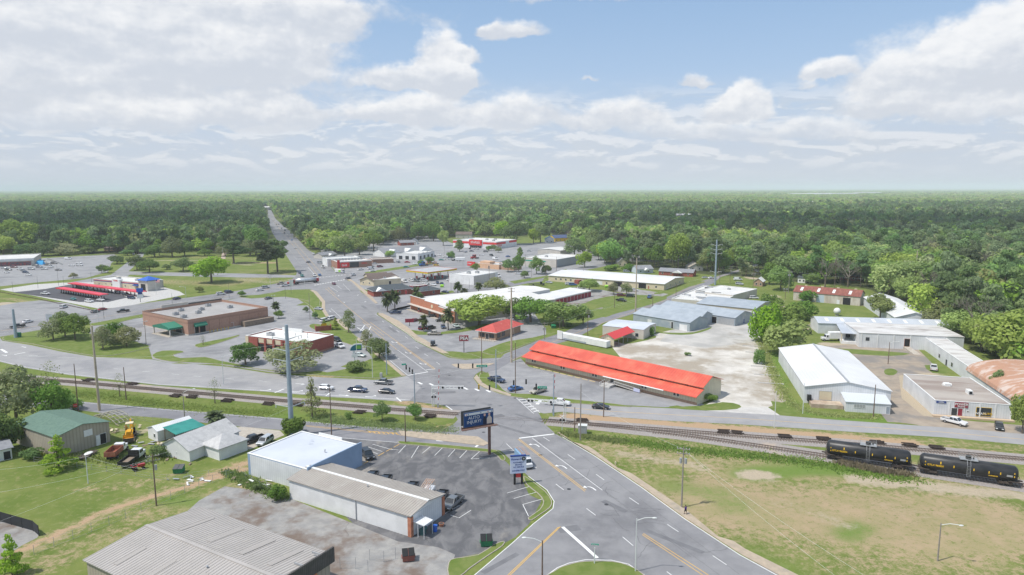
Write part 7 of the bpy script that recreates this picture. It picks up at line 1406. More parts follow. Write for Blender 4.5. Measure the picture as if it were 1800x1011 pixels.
for i,q in enumerate("""sedan white 480 388 tiny white car at the top of the main road
sedan silver 488 399 silver car on the left lanes far up the main road
suv white 506 416 white suv following the far black one
sedan navy 495 402 navy car between the far van and the top
sedan white 519 437 white car coming down the main road past the houses
sedan grey 542 462 grey car coming down the main road near the stop line
suv silver 563 463 silver suv leaving up the main road
sedan white 551 447 white car leaving up the main road, ahead of the silver suv
sedan white 668 458 white car at the brown roofed shop
sedan black 676 461 black car at the brown roofed shop
suv silver 700 462 silver suv before the arched shop
sedan red 716 462 red car before the arched shop
sedan white 728 465 white car by the arched shop drive
suv navy 762 451 navy suv at the end of the dark roofed row
sedan white 772 449 white car at the end of the dark roofed row
sedan silver 818 444 silver car in the middle of the red banded store lot
sedan white 846 449 white car at the lower edge of the red banded store lot
suv black 864 450 black suv right side of the red banded store lot
sedan blue 893 452 blue car left of the green striped building
sedan white 905 457 white car left of the green striped building, nearer
suv grey 845 482 grey suv between box store and peach restaurant
sedan white 858 482 white car between box store and peach restaurant
sedan white 695 506 white car beside the cream restaurant wing
sedan black 704 508 black car beside the cream restaurant wing
sedan silver 560 545 silver car on the upper brick store lot
sedan maroon 730 565 maroon car by the low dark red sign
suv white 1022 508 white suv in front of the cream building windows
sedan grey 1330 478 grey car at the end of the diagonal road
sedan white 1250 490 white car on the diagonal road by the steel pole
sedan navy 400 514 navy car behind the dark blue suv""".split('\n')):
 a=q.split(' ',4);far=float(a[3])<448 and float(a[2])<565;car(a[0],a[1],float(a[2]),float(a[3]),5 if far else 10,8 if far else(i*7%5)-2,a[4])
 # larger vehicles
def wheels(e,xs,y,r_,w_=.3):
 for x in xs:
  for s_ in(-1,1):k=MB();k.cyl((x,s_*y,r_),(x,s_*(y-w_),r_),r_,n=14);k.cur=1;k.cyl((x,s_*(y+.005),r_),(x,s_*(y+.01),r_),r_*.5,n=10);k.build('wheel',[TYRE,RIM],e)
def veh(name,label,cat,u,v,du,dv):c=P(u,v);d=P(u+du,v+dv)-c;return empty(name,label,cat,(c.x,c.y,.02),math.atan2(d.y,d.x))
def part(e,name,m,fn,**k):b_=MB();fn(b_);return b_.build(name,m,e,**k)
def cab(e,x0,m,L_=2.2,z0=.7,hh=2.0,W=1.15,hood=1.4,hz=1.0):
 part(e,'cab',m,lambda b_:b_.add([(x0,-W,z0),(x0+L_,-W,z0),(x0+L_,W,z0),(x0,W,z0),(x0,-W*.95,z0+hh),(x0+L_-.5,-W*.95,z0+hh),(x0+L_-.5,W*.95,z0+hh),(x0,W*.95,z0+hh)],[(3,2,1,0),(4,5,6,7),(0,1,5,4),(1,2,6,5),(2,3,7,6),(3,0,4,7)]),bevel=.06)
 if hood:part(e,'hood',m,lambda b_:b_.box(x0+L_+.005,x0+L_+hood,-W*.85,W*.85,z0,z0+hz),bevel=.08)
 part(e,'windscreen',CGL,lambda b_:b_.add([(x0+L_-.20,-W*.85,z0+hh*.5),(x0+L_-.20,W*.85,z0+hh*.5),(x0+L_-.44,W*.8,z0+hh*.93),(x0+L_-.44,-W*.8,z0+hh*.93)],[(0,1,2,3)]))
 for s_ in(-1,1):part(e,'side_window',CGL,lambda b_:b_.box(x0+.5,x0+L_-.6,s_*W*.985-.02,s_*W*.985+.02,z0+hh*.5,z0+hh*.88))
e=veh('box_truck','white box truck backed to the warehouse dock','truck',1466,599,-10,0);part(e,'box_body',WHITEM,lambda b_:b_.box(-3.8,2.2,-1.25,1.25,1.0,3.6),bevel=.05);cab(e,2.3,paint('white'),1.7,.6,2.0,1.1,1.0,.9);wheels(e,(-2.4,4.2),1.15,.45)
e=veh('tanker_truck','tanker truck with red cab turning through the far intersection','truck',537,498.5,-10,.9);cab(e,7.2,paint('red'),2.6,.8,2.4,1.2,1.8,1.2)
part(e,'tank',mat('polished tank',(.62,.63,.64),rough=.2,metal=.5),lambda b_:b_.cyl((-7,0,2.3),(6.4,0,2.3),1.2,n=18),smooth=True);part(e,'rear_bay',paint('red'),lambda b_:b_.box(-8.6,-7.1,-1.2,1.2,1.0,3.0));part(e,'chassis',BLACK,lambda b_:b_.box(-8.6,8.5,-.5,.5,.7,1.05));wheels(e,(-7.6,-6.2,5.2,6.5,10.4),1.25,.52)
e=veh('tractor_truck','bright red semi truck cab without trailer near the red banded store','truck',834,455,-10,1);cab(e,-1,paint('red'),2.8,.8,2.9,1.25,1.9,1.3);part(e,'chassis',BLACK,lambda b_:b_.box(-4.6,3.6,-.5,.5,.6,1.0));wheels(e,(-3.9,-2.5,3),1.25,.52)
e=veh('tractor_truck','blue semi truck cab carrying a rusty load','truck',746,467.5,-10,1);cab(e,0,paint('blue'),2.8,.8,2.7,1.25,1.9,1.3);part(e,'chassis',BLACK,lambda b_:b_.box(-14,4.2,-.5,.5,.6,1.0));wheels(e,(-12.5,-11,-2.5,3.6),1.25,.52)
def _load(b_):
 rr=random.Random(2)
 for i in range(14):x=rr.uniform(-13,-1.5);b_.bar((x,rr.uniform(-1,1),1.1),(x+rr.uniform(-1.5,1.5),rr.uniform(-1,1),rr.uniform(2,3.4)),.3)
part(e,'scrap_load',mat('scrap',(.36,.14,.09),(.25,.1,.08),scale=1),_load)
e=veh('camper_trailer','white camper trailer behind the black pickup','trailer',809,459,-10,0);part(e,'body',WHITEM,lambda b_:b_.box(-4,4,-1.25,1.25,.6,3.1),bevel=.25);part(e,'window',CGL,lambda b_:b_.box(-2.5,1.5,-1.29,-1.255,1.6,2.3));wheels(e,(-.5,.5),1.2,.35)
e=veh('delivery_van','white van with green side turning at the far intersection','van',597,480,10,.5);part(e,'body',WHITEM,lambda b_:b_.box(-3.4,2.0,-1.15,1.15,.5,2.9),bevel=.15);part(e,'green_panel',LIME,lambda b_:b_.box(-.2,1.7,-1.2,-1.155,.9,2.3));cab(e,2.02,paint('white'),1.5,.5,1.9,1.05,0);wheels(e,(-2.2,2.4),1.1,.4)
e=veh('boat_trailer','white boat with pointed bow standing by the far main road','boat',568,471.5,3,8);part(e,'hull',WHITEM,lambda b_:b_.add([(-3,-1.1,1.4),(2,-1.1,1.5),(3.6,0,1.8),(2,1.1,1.5),(-3,1.1,1.4),(-3,0,.6),(2.6,0,.7)],[(0,1,2,3,4),(0,5,6,1),(1,6,2),(2,6,3),(3,6,5,4),(0,4,5)]));part(e,'cabin',GLASS,lambda b_:b_.box(-1,.6,-.6,.6,1.5,2.4));wheels(e,(-.6,),1.0,.3)
e=veh('work_van','pale blue van with ladders on its roof behind the tall shop sign','van',921,816,4.5,5);part(e,'body',mat('pale blue van',(.22,.36,.52),rough=.4),lambda b_:b_.box(-3.6,1.0,-1.0,1.0,.5,2.5),bevel=.12);cab(e,1.02,paint('white'),1.7,.5,1.6,1.0,.7,.8);wheels(e,(-2.2,2.6),1.02,.38)
part(e,'ladder_rack',mat('ladder',(.42,.30,.24)),lambda b_:[b_.bar((-3.4,y,2.75),(1.8,y,2.75),.1)for y in(-.7,-.4,.1,.4,.7)]+[b_.bar((x,-.75,2.7),(x,.75,2.7),.06)for x in(-3.2,-2.4,-1.6,-.8,0,.8,1.5)]+[b_.bar((x,s_*.8,2.4),(x,s_*.8,2.75),.06)for x in(-3,.5)for s_ in(-1,1)])
e=veh('ladder_truck','work truck loaded with ladders behind the white garage building','truck',750,875,-4,6);cab(e,.6,paint('white'),1.8,.5,1.5,1.0,1.0,.8);part(e,'bed',paint('white'),lambda b_:b_.box(-3,.5,-1,1,.6,1.3));wheels(e,(-1.8,2.8),1.02,.4)
part(e,'ladder_rack',mat('orange ladder',(.5,.27,.16),(.55,.5,.45),scale=2),lambda b_:[b_.bar((-3.2,y,2.5),(2.4,y,2.5),.1)for y in(-.9,-.5,-.1,.3,.7)]+[b_.bar((x,-.9,2.45),(x,.8,2.45),.06)for x in(-3,-2.3,-1.6,-.9,-.2,.5,1.2,1.9)]+[b_.bar((x,s_*.9,1.2),(x,s_*.9,2.5),.08)for x in(-2.8,.2)for s_ in(-1,1)])
# equipment yard
def open_bed(b_,x0,x1,w,z0,z1,t=.12):b_.box(x0,x1,-w,w,z0,z0+.12);b_.box(x0,x1,-w,-w+t,z0+.12,z1);b_.box(x0,x1,w-t,w,z0+.12,z1);b_.box(x0,x0+t,-w+t,w-t,z0+.12,z1);b_.box(x1-t,x1,-w+t,w-t,z0+.12,z1)
e=veh('dump_truck','rusty red-brown dump truck with white cab, parked nearest the green roofed building','dump truck',206,801,8,-7);part(e,'dump_bed',mat('rusty dump bed',(.25,.075,.045),(.32,.13,.08),scale=1.2,rough=.8),lambda b_:open_bed(b_,-3.6,.8,1.2,1.1,2.2));cab(e,1.1,paint('white'),1.6,.8,1.6,1.05,1.2,.8);part(e,'chassis',BLACK,lambda b_:b_.box(-3.4,3.6,-.4,.4,.6,.9));wheels(e,(-2.2,3.1),1.15,.48)
e=veh('dump_truck','black bed dump truck with white crew cab, nearest the red tractor','dump truck',233,813,8,-6);part(e,'dump_bed',BLACK,lambda b_:open_bed(b_,-3.8,.6,1.2,.9,1.6));part(e,'bed_floor',WOOD,lambda b_:b_.box(-3.6,.4,-1.0,1.0,1.03,1.1));part(e,'headboard',BLACK,lambda b_:b_.box(.62,.75,-1.2,1.2,.9,2.6));cab(e,.9,paint('white'),2.4,.7,1.7,1.05,.9,.8);part(e,'chassis',BLACK,lambda b_:b_.box(-3.4,3.6,-.4,.4,.5,.8));wheels(e,(-2.2,3.3),1.15,.45)
e=veh('backhoe_loader','yellow backhoe loader standing on a low trailer','backhoe',229,768,-3,9);Y=mat('machine yellow',(.72,.38,.02),(.6,.3,.02),scale=1,rough=.5)
part(e,'engine_hood',Y,lambda b_:b_.box(.2,2.4,-.5,.5,1.3,2.1),bevel=.06);part(e,'canopy',CREAM,lambda b_:b_.box(-1.4,.3,-.85,.85,3.3,3.45));part(e,'canopy_frame',Y,lambda b_:[b_.bar((x,y,1.3),(x,y,3.3),.1)for x in(-1.3,.2)for y in(-.75,.75)])
part(e,'front_bucket',Y,lambda b_:b_.add([(3.4,-1.1,.9),(4.2,-1.1,.9),(3.4,-1.1,1.7),(3.4,1.1,.9),(4.2,1.1,.9),(3.4,1.1,1.7)],[(0,1,2),(3,5,4),(0,3,4,1),(0,2,5,3)]));part(e,'loader_arm',Y,lambda b_:[b_.bar((.4,y,1.9),(3.5,y,1.3),.18)for y in(-.7,.7)])
part(e,'boom',Y,lambda b_:[b_.bar((-1.8,0,1.4),(-2.9,0,3.6),.32),b_.bar((-2.9,0,3.6),(-3.9,0,2.2),.25),b_.bar((-3.9,0,2.2),(-3.5,0,1.5),.5)]);part(e,'stabiliser',Y,lambda b_:[b_.bar((-1.8,s_*.4,1.5),(-1.9,s_*1.2,2.4),.14)for s_ in(-1,1)]);part(e,'chassis',BLACK,lambda b_:b_.box(-1.8,2.2,-.45,.45,.9,1.3))
for x,r_ in((-1.0,.7),(1.8,.5)):
 for s_ in(-1,1):part(e,'wheel',[TYRE],lambda b_:b_.cyl((x,s_*1.05,.6+r_),(x,s_*.65,.6+r_),r_,n=14))
e=veh('equipment_trailer','low wooden decked trailer under the yellow backhoe','trailer',230,771,-3,9);part(e,'deck',WOOD,lambda b_:b_.box(-4,4.2,-1.1,1.1,.45,.58));part(e,'ramp',RSTB,lambda b_:b_.box(4.2,4.35,-1.1,1.1,.5,1.5));wheels(e,(-1,0),1.2,.38)
e=veh('utility_trailer','utility trailer with mesh ramp and white tarp beside the green roofed building','trailer',153,803,-9,5);part(e,'deck',RSTB,lambda b_:b_.box(-2.6,2.4,-1,1,.4,.52));part(e,'mesh_ramp',TRIMD,lambda b_:[b_.bar((2.4,y,.5),(2.6,y,2.2),.06)for y in(-1,-.6,-.2,.2,.6,1)]+[b_.bar((2.5,-1,z),(2.5,1,z),.05)for z in(.9,1.5,2.1)]);part(e,'tarp',TRIM,lambda b_:b_.ball((-.6,0,.58),1.3,.8,.16,9,5,.15,random.Random(2)));wheels(e,(-.2,),1.15,.36)
e=veh('garden_tractor','small red tractor beside the black dump truck','tractor',242,826,8,-2);part(e,'hood',paint('red'),lambda b_:b_.box(.1,1.5,-.35,.35,.6,1.2),bevel=.05);part(e,'seat',BLACK,lambda b_:b_.box(-.9,-.4,-.25,.25,.8,1.3));part(e,'fender',paint('red'),lambda b_:[b_.box(-1.2,0,s_*.6-.15,s_*.6+.15,1.0,1.08)for s_ in(-1,1)])
for x,r_ in((-.6,.5),(1.1,.3)):
 for s_ in(-1,1):part(e,'wheel',[TYRE],lambda b_:b_.cyl((x,s_*.75,r_),(x,s_*.5,r_),r_,n=12))
e=veh('trailer','small black covered trailer beside the bushes by the long warehouse','trailer',1418,588,10,0);part(e,'box_body',BLACK,lambda b_:b_.box(-1.6,1.6,-1,1,.5,1.9),bevel=.06);wheels(e,(0,),1.1,.34)
e=veh('enclosed_trailer','white box trailer behind the storage units','trailer',957,518.5,10,0);part(e,'box_body',WHITEM,lambda b_:b_.box(-3,3,-1.1,1.1,.5,2.7),bevel=.08);wheels(e,(-.5,.5),1.15,.35)
e=veh('flatbed_truck','white and black flatbed wrecker row behind the cream building end','truck',946,502,10,0);part(e,'deck',BLACK,lambda b_:b_.box(-6,1,-1.1,1.1,.9,1.1));cab(e,1.1,paint('black'),1.8,.7,1.8,1.1,1.1,.8);wheels(e,(-3,3.2),1.15,.42)
# poles, lamps, wires
WPOLE=mat('wood pole',(.20,.145,.11),(.15,.105,.08),scale=3,rough=.95);GPOLE=mat('grey weathered pole',(.30,.27,.24),(.24,.21,.19),scale=3,rough=.95);TPOLE=mat('tan concrete pole',(.46,.39,.30),(.40,.33,.25),scale=1,rough=.9);SPOLE=mat('galvanised pole',(.33,.40,.46),(.29,.35,.41),scale=.6,rough=.5,metal=.2);WHP=mat('pale metal pole',(.60,.62,.60),rough=.5);DPOLE=mat('dark lamp post',(.07,.075,.075),rough=.6)
PT={'w':('utility_pole',WPOLE,.15,'utility pole'),'g':('utility_pole',GPOLE,.17,'utility pole'),'t':('transmission_pole',TPOLE,.36,'utility pole'),'s':('steel_pole',SPOLE,.66,'utility pole'),'d':('lamp_post',DPOLE,.07,'lamp post'),'l':('street_lamp',WHP,.10,'street lamp'),'k':('street_lamp',GPOLE,.13,'street lamp'),'m':('signal_pole',SPOLE,.2,'signal pole')}
PO=[]
def pole(k,u,v,top,label,x=''):
 """x: a crossarm, t transformers, L/R lamp arm to that side, T twin lamp, v steel arms"""
 nm,m_,r_,cat=PT[k];p_=P(u,v);h=H*(v-top)/(v-331.5);e=empty(nm,label,cat,tuple(p_));d=Vector((p_.y,-p_.x,0)).normalized()
 mb=MB();mb.cyl((0,0,0),(0,0,h),r_,r_*.62,12);mb.build('pole',m_,e,smooth=False)
 if 'a' in x:
  for z in(h-.4,h-1.3):mb=MB();mb.bar(-d*1.2+Vector((0,0,z)),d*1.2+Vector((0,0,z)),.12);mb.build('crossarm',GPOLE,e);mb=MB();[mb.cyl(d*q+Vector((0,0,z)),d*q+Vector((0,0,z+.28)),.05,n=6)for q in(-1.1,-.5,.5,1.1)];mb.build('insulators',WHP,e)
 if 't' in x:
  for q in((-.45,.45)if k=='g' else(.4,)):mb=MB();mb.cyl(d*q+Vector((0,0,h-3.2)),d*q+Vector((0,0,h-2.2)),.25,n=10);mb.build('transformer',STEEL,e)
 for s_,q in(('R',1),('L',-1)):
  if s_ in x:a=2.4;mb=MB();mb.tube([Vector((0,0,h-.3)),d*q*a*.5+Vector((0,0,h+.25)),d*q*a+Vector((0,0,h+.4))],.06);mb.build('arm',WHP,e);mb=MB();mb.ball(tuple(d*q*(a+.3)+Vector((0,0,h+.38))),.4,.2,.12);mb.build('lamp_head',WHP,e)
 if 'T' in x:mb=MB();[mb.bar(d*(q*.5-.35)+Vector((0,0,h+.1)),d*(q*.5+.35)+Vector((0,0,h+.1)),.35,.2)for q in(-1.4,1.4)];mb.bar(-d+Vector((0,0,h)),d+Vector((0,0,h)),.08);mb.build('twin_lamp_head',WHP,e)
 if 'v' in x:
  for z in(h-3.2,h-6.0,h-8.6,h-20):
   if z<6:continue
   for q in(-1,1):mb=MB();mb.cyl((0,0,z-.5),d*q*3.3+Vector((0,0,z+.5)),.13,.07,6);mb.cyl(d*q*3.3+Vector((0,0,z+.5)),d*q*3.3+Vector((0,0,z-.3)),.09,n=6);mb.build('insulator_arm',WHP,e)
 PO.append((p_,h));return e
for q in '''s 513 766 565 v huge blue-grey steel pole behind the pale blue roof
s 1257 501 421 v distant steel pole beside the diagonal road
t 175 722 568 _ tall tan pole behind the green roofed building
t 899 637 503 a tall tan pole left of the long red roof
t 1117 556 452 _ tall tan pole beside the diagonal road sheds
t 1607 512 440 _ tall tan pole among trees on the right
w 138 724 636 _ dark green-brown pole with stop sign by the frontage road
w 222 703 643 _ dark pole on the grass beside the thin leafless tree
k 325 741 686 R lamp pole on the frontage road behind the equipment yard
s 28 594 542 _ slim blue-grey pole on the corner lawn at far left
w 275 889 793 at brown utility pole with transformer in the left yard
l 155 850 797 _ short white post in the left yard
w 713 778 717 _ black-brown pole on the grass strip left of the billboard
w 583 766 676 a brown pole between the steel pole and billboard
w 906 691 600 _ brown pole at the blue sedan in the corner lot
g 1020 774 670 _ grey concrete-like pole by the silver cabinet
w 1010 758 714 _ short black pole left of the silver cabinet
g 1198 892 780 at weathered pole with transformers where the person walks
k 1648 986 915 R wooden lamp pole alone in the dry field
l 1117 1005 905 R metal street lamp on the bottom grass island
w 953 1040 943 L dark pole with lamp arm at the bottom edge
l 1361 752 686 _ thin metal pole on the clay bank by the service road
l 1411 727 671 _ pale pole at the front left corner of the white gabled warehouse
w 1535 733 674 _ brown pole in front of the white warehouse office
w 1561 640 600 R dark lamp pole in the warehouse yard
g 957 597 566 at pole with dark transformer cluster behind the red roof
w 1033 590 544 at pole with white transformers beside the diagonal road
w 984 579 556 a thin pole on the street edge left of the transformers
w 1080 541 509 _ thin pole on the lawn corner by the diagonal road
w 1147 543 516 a pole left of the blue-grey sheds across the road
w 1188 525 499 _ pole on the lawn at the cream building corner
k 1026 488 463 L lamp pole in front of the cream building roof
w 978 476 451 _ thin pole at the corner of the green striped building
w 1283 497 468 at pole beside the far diagonal road
w 1265 497 470 _ thin pole beside the steel pole
w 1311 487 472 _ short pole at the bend of the far diagonal road
w 1323 518 479 a brown pole at the white roofed block corner
g 1386 515 475 at pole with transformer left of the rusty roof
w 1380 526 508 aT pole with twin lamps by the thicket
d 67 507 485 _ slim lamp post at the drive-in entrance
d 103 502 466 _ tall slim lamp post in the strip behind the drive-in
d 23 513 495 _ slim lamp post at the far left of the drive-in strip
d 161 496 478 _ slim lamp post at the drive-in building corner
d 112 501 485 _ slim lamp post left of the long red canopy
d 183 561 527 _ dark post on the highway edge below the drive-in
l 173 565 542 R street lamp on the highway edge by the black pickup
d 303 535 514 _ slim post on the highway edge right of the drive-in
l 327 523 504 L street lamp on the vacant lot edge
d 287 510 494 _ slim dark post right of the flagpole
k 257 605 564 T lamp post in front of the green canopied entrance
l 476 513 484 a pale pole on the vacant lot by the highway
k 481 538 519 T lamp post on the brick store lot island
d 502 525 493 _ slim post on the grass corner by the far intersection
d 403 524 496 _ dark post above the brick store roof
k 545 562 514 _ tall grey lamp post on the grass right of the brick store
l 536 508 488 _ signal post on the far intersection corner
l 393 676 625 R white lamp post on the highway edge in front of the brick store
l 655 664 608 L pale lamp post on the lawn at the intersection
m 680 659 602 _ blue-grey signal pole on the lawn at the intersection
m 729 709 653 _ blue-grey signal pole on the railway side
m 872 683 612 _ thin blue-grey signal pole behind the dark blue pickup
w 847 657 575 _ brown pole carrying the green street name sign
m 973 731 655 _ thick blue-grey signal pole at the service road
l 670 549 519 _ lamp pole in front of the two palms
w 754 520 481 _ tall thin pole beside the dark roofed brick office
d 793 513 493 _ post beside the box store
d 825 508 488 _ twin post behind the box store
k 781 449 428 _ lamp pole in the lot of the red banded store
k 924 470 446 _ pole left of the green striped building
k 934 487 464 T lamp pole with double white heads on the street corner
w 960 490 470 _ pole at the left end of the cream building
d 814 466 446 _ lamp pole above the peach restaurant
w 860 503 469 a utility pole behind the box store
l 160 446 428 T twin lamp pole at the far edge of the store lot
w 1061 733 668 _ thin grey pole in front of the red roof ramp
l 392 452 428 _ pale pole at the sandy lane
l 540 432 416 L street lamp far up the main road on its right
w 1466 520 452 a bare pole behind the rusty roof
w 1788 560 505 _ pole among the trees at the right edge
w 1660 540 522 _ pole behind the long warehouse
l 628 650 592 _ pale post beside the tire shop sign'''.split('\n'):
 a=q.split(' ',5);pole(a[0],float(a[1]),float(a[2]),float(a[3]),a[5],'' if a[4]=='_' else a[4])
def wire(a,b_,sag,name='power_line',label=None,r_=.013,m_=None):
 a,b_=Vector(a),Vector(b_);pts=[a.lerp(b_,i/12)-Vector((0,0,sag*4*(i/12)*(1-i/12)))for i in range(13)];mb=MB();mb.tube(pts,r_,4);o=mb.build(name,m_ or WHP);return tag(o,label,'cable','overhead wires')
def top(i,dz=0,off=0):p_,h=PO[i];return Vector((p_.x+off,p_.y,h-dz))
for a,b_,s_,lb in[(top(10,.4),P(-300,1010,9),1.5,'wire from the left yard pole to the lower left corner'),(top(10,.9),P(-300,900,9),1.5,'wire from the left yard pole to the left edge'),(top(10,.4),top(13,.4),1.2,'wire from the left yard pole to the brown pole'),(top(11,.2),top(10,3),.6,'wire from the white post to the left yard pole'),(top(11,.3),P(-100,830,5),.8,'wire from the white post to the left edge'),(top(3,1),top(25,.5),1.0,'wire from the tall tan pole to the transformer cluster'),(top(25,.5),top(26,.5),.8,'wire between the two transformer poles'),(top(26,.5),top(29,.5),1.0,'wire along the diagonal road'),(top(17,.4),P(1700,1180,11),1.2,'wire from the weathered pole over the dry field'),(top(17,1.3,1),P(1800,1180,11),1.2,'second wire over the dry field'),(top(17,.4),top(15,2),1.0,'wire from the weathered pole to the grey pole'),(top(37,.5),P(1900,500,14),3,'wire across the trees on the right'),(top(37,.5),top(36,.5),.8,'wire left of the rusty roof'),(top(0,4,3),P(-200,600,26),4,'wire from the steel pole to the left'),(top(26,.5),top(30,.5),1.2,'second wire along the diagonal road'),(top(35,.5),top(36,.5),.8,'wire over the white roofed block'),(top(4,1),top(1,6),3,'wire between tan pole and distant steel pole'),(top(13,.4),top(14,3),2,'wire from the brown pole over the billboard'),(top(14,.5),top(3,6),1,'wire between the brown and tall tan poles'),(top(33,.5),top(30,.5),1,'wire near the far bend')]:wire(a,b_,s_,label=lb)
wire(top(58,.3),top(59,.3),.4,'span_wire','signal span wire across the west leg');wire(top(59,.2),top(62,.2),1.0,'span_wire','signal span wire over the crossing');wire(top(58,.3),top(61,1.0),.9,'span_wire','signal span wire over the north leg');wire(top(60,.3),top(62,.3),.5,'span_wire','signal span wire at the service road')
def facing(name,label,cat,p_,group=None):return empty(name,label,cat,tuple(p_),math.atan2(-p_.x,p_.y),group)
def sig(u,v,z,label,m_=BLACK):
 p_=P(u,v,z);e=facing('traffic_signal',label,'traffic light',p_,'traffic lights on span wires');mb=MB();mb.box(-.22,.22,-.2,.2,-.7,.7);mb.build('housing',m_,e);
 mb=MB();[mb.cyl((0,-.2,z_),(0,-.32,z_),.13,n=8)for z_ in(-.45,0,.45)];mb.build('lens',DARK,e);mb=MB();mb.bar((0,0,.7),(0,0,1.3),.04);mb.build('hanger',STEEL,e)
for q in[(714,645.5,5.6,'first signal on the west span'),(720,650,5.6,'middle signal on the west span'),(725,653.5,5.6,'signal nearest the blue-grey pole on the west span'),(805.7,643,5.8,'dark signal seen against the concrete island, left'),(831,643,5.8,'dark signal seen against the concrete island, right'),(860.5,681.5,5.6,'dark signal over the corner sidewalk'),(903,673,5.6,'signal above the blue sedan'),(924.8,671,5.6,'signal right of the blue sedan'),(942.6,679,5.6,'signal above the silver pickup bed')]:sig(*q)
sig(841.7,680,5.6,'yellow backed signal over the zebra crossing',YELP)
def signb(name,label,u,v,z,w,hh,m_,txt=None,size=.5,tm=None,thick=.08):
 p_=P(u,v,z);e=facing(name,label,'sign',p_);mb=MB();mb.box(-w/2,w/2,-thick,0,-hh/2,hh/2);mb.build('panel',m_,e)
 if txt:textmesh('lettering',txt,size,tm or TRIM,e,(0,-thick-.02,-.02),(math.pi/2,0,0),.005)
 return e
signb('street_name_sign','green street name sign on the brown pole at the concrete island',847,643.5,5.5,3.4,.75,TEALS,'W HILL AVE',.48);signb('street_name_sign','green street name sign on the wire by the silver pickup',953,681,5.6,2.6,.65,TEALS,'W HILL AVE',.36);signb('street_name_sign','green street name sign at the west span',710,640.5,5.6,1.4,.5,TEALS);signb('street_name_sign','small green street sign at the bottom island',1046,957,2.9,1.2,.22,TEALS,'MAGNOLIA',.18)
pole('l',1045,991,960,'thin post of the small green street sign')
signb('for_lease_sign','white panel sign on black posts by the cross highway',512,497,4.2,2.2,3.6,TRIM);signb('arrow_sign','white panel sign at the vacant lot on the left',86,557,3.0,2.4,2.6,TRIM);pole('d',512,516,492,'post of the white panel sign by the cross highway');pole('d',84,567,551,'post of the white panel sign at the vacant lot');signb('stop_sign','red stop sign beside the dark pole on the frontage road',132,713,2.2,.9,.9,REDP,'STOP',.3)
def psign(name,label,cat,u,v,z0,z1,W,du=0,m_=REDP,post=DPOLE,posts=(0,)):
 p_=P(u,v);e=facing(name,label,cat,p_);mb=MB();mb.box(du-W/2,du+W/2,-.2,.2,z0,z1);mb.build('panel',m_,e)
 for x in posts:mb=MB();mb.box(x-.13,x+.13,-.13,.13,0,z0);mb.build('post',post,e)
 return e
e=psign('restaurant_sign','red and white roadside sign in front of the red hipped roof','sign',815.6,620,4.4,6.5,3.4,0,MAROON);textmesh('lettering','PEA',1.7,TRIM,e,(.1,-.22,5.4),(math.pi/2,0,0),.005,.03)
e=psign('shop_sign','dark red low sign in the restaurant lot by the main road','sign',720,573,1.6,3.2,3.8,0,MAROON);e=psign('drive_in_sign','tall blue and white drive-in sign with oval head','sign',247,531,2.0,4.2,3.0,0,TRIM);mb=MB();mb.box(-1.6,1.6,-.25,.25,5.5,7.5);mb.build('head',BLUEP,e);mb=MB();mb.box(-1.0,1.0,-.3,.3,4.2,5.5);mb.build('lower_panel',NAVY,e)
e=psign('restaurant_sign','red script sign standing before the brick restaurant','sign',606,481,4.5,7.5,5.0,0,REDP);textmesh('lettering','Grill',2.0,TRIM,e,(0,-.22,6.0),(math.pi/2,0,0),.005)
e=psign('tire_shop_sign','white sign with half oval blue and green head beside the repair shop','sign',624,648,3.9,5.0,2.0,0,TRIM,WHP);mb=MB();mb.box(-.55,.2,-.15,.15,5.0,6.2);mb.build('neck',TRIM,e)
def oval(y,s_,a0,a1):return[(math.cos(a0+(a1-a0)*i/12)*2.6*s_+.9,y,6.3+math.sin(a0+(a1-a0)*i/12)*2.3*s_)for i in range(13)]
for nm,y,s_,c0,c1,m_ in(('oval_frame',-.22,1.0,math.pi,math.pi/2,TRIM),('oval_panel',-.27,.86,math.pi,math.pi/2,mat('deep teal',(.02,.13,.18)))):q=oval(y,s_,c0,c1);n=len(q);mb=MB();v0=q+[(2.6 if s_==1 else 2.4,y,q[-1][2]-.02),(2.6 if s_==1 else 2.4,y,6.3)];v1=[(a_[0],a_[1]+.25,a_[2])for a_ in v0];k=len(v0);mb.add(v0+v1,[tuple(range(k)),tuple(range(2*k-1,k-1,-1))]+[(i,i+k,(i+1)%k+k,(i+1)%k)for i in range(k)]);mb.build(nm,m_,e)
mb=MB();mb.box(.5,2.2,-.32,-.28,6.8,8.0);mb.build('green_panel',mat('leaf green',(.16,.36,.06)),e)
p_=P(911,851);e=empty('shop_sign','pale blue automotive sign on two black posts at the patched lot','sign',tuple(p_),R(9));z0,z1=2.4,6.0
for x in(-.75,.75):mb=MB();mb.box(x-.2,x+.2,-.2,.2,0,z0);mb.build('post',BLACK,e)
mb=MB();mb.box(-1.65,1.65,-.2,.2,z0,z1);mb.build('panel',mat('pale blue sign face',(.50,.56,.78),(.62,.66,.76),scale=.5,rough=.4),e);mb=MB();mb.box(-1.65,1.65,-.24,.24,z1+.002,z1+.22);mb.build('top_trim',NAVY,e);mb=MB();mb.box(-.5,.5,-.1,.1,1.5,2.38);mb.build('small_panel',REDP,e)
for t_,z,s_,x in(("Howard's",5.45,.62,-.35),('ALIGNMENT',4.75,.42,.05),('BRAKES',4.25,.42,.05),('A/C SERVICE',3.75,.40,.05),('229-896-2227',3.0,.46,0)):textmesh('lettering',t_,s_,NAVY,e,(x,-.215,z),(math.pi/2,0,0),.004,.02)
mb=MB();mb.cyl((1.1,-.2,5.5),(1.1,-.24,5.5),.42,n=14);mb.cur=1;mb.cyl((1.1,-.245,5.5),(1.1,-.25,5.5),.2,n=12);mb.build('wheel_emblem',[BLACK,STEEL],e)
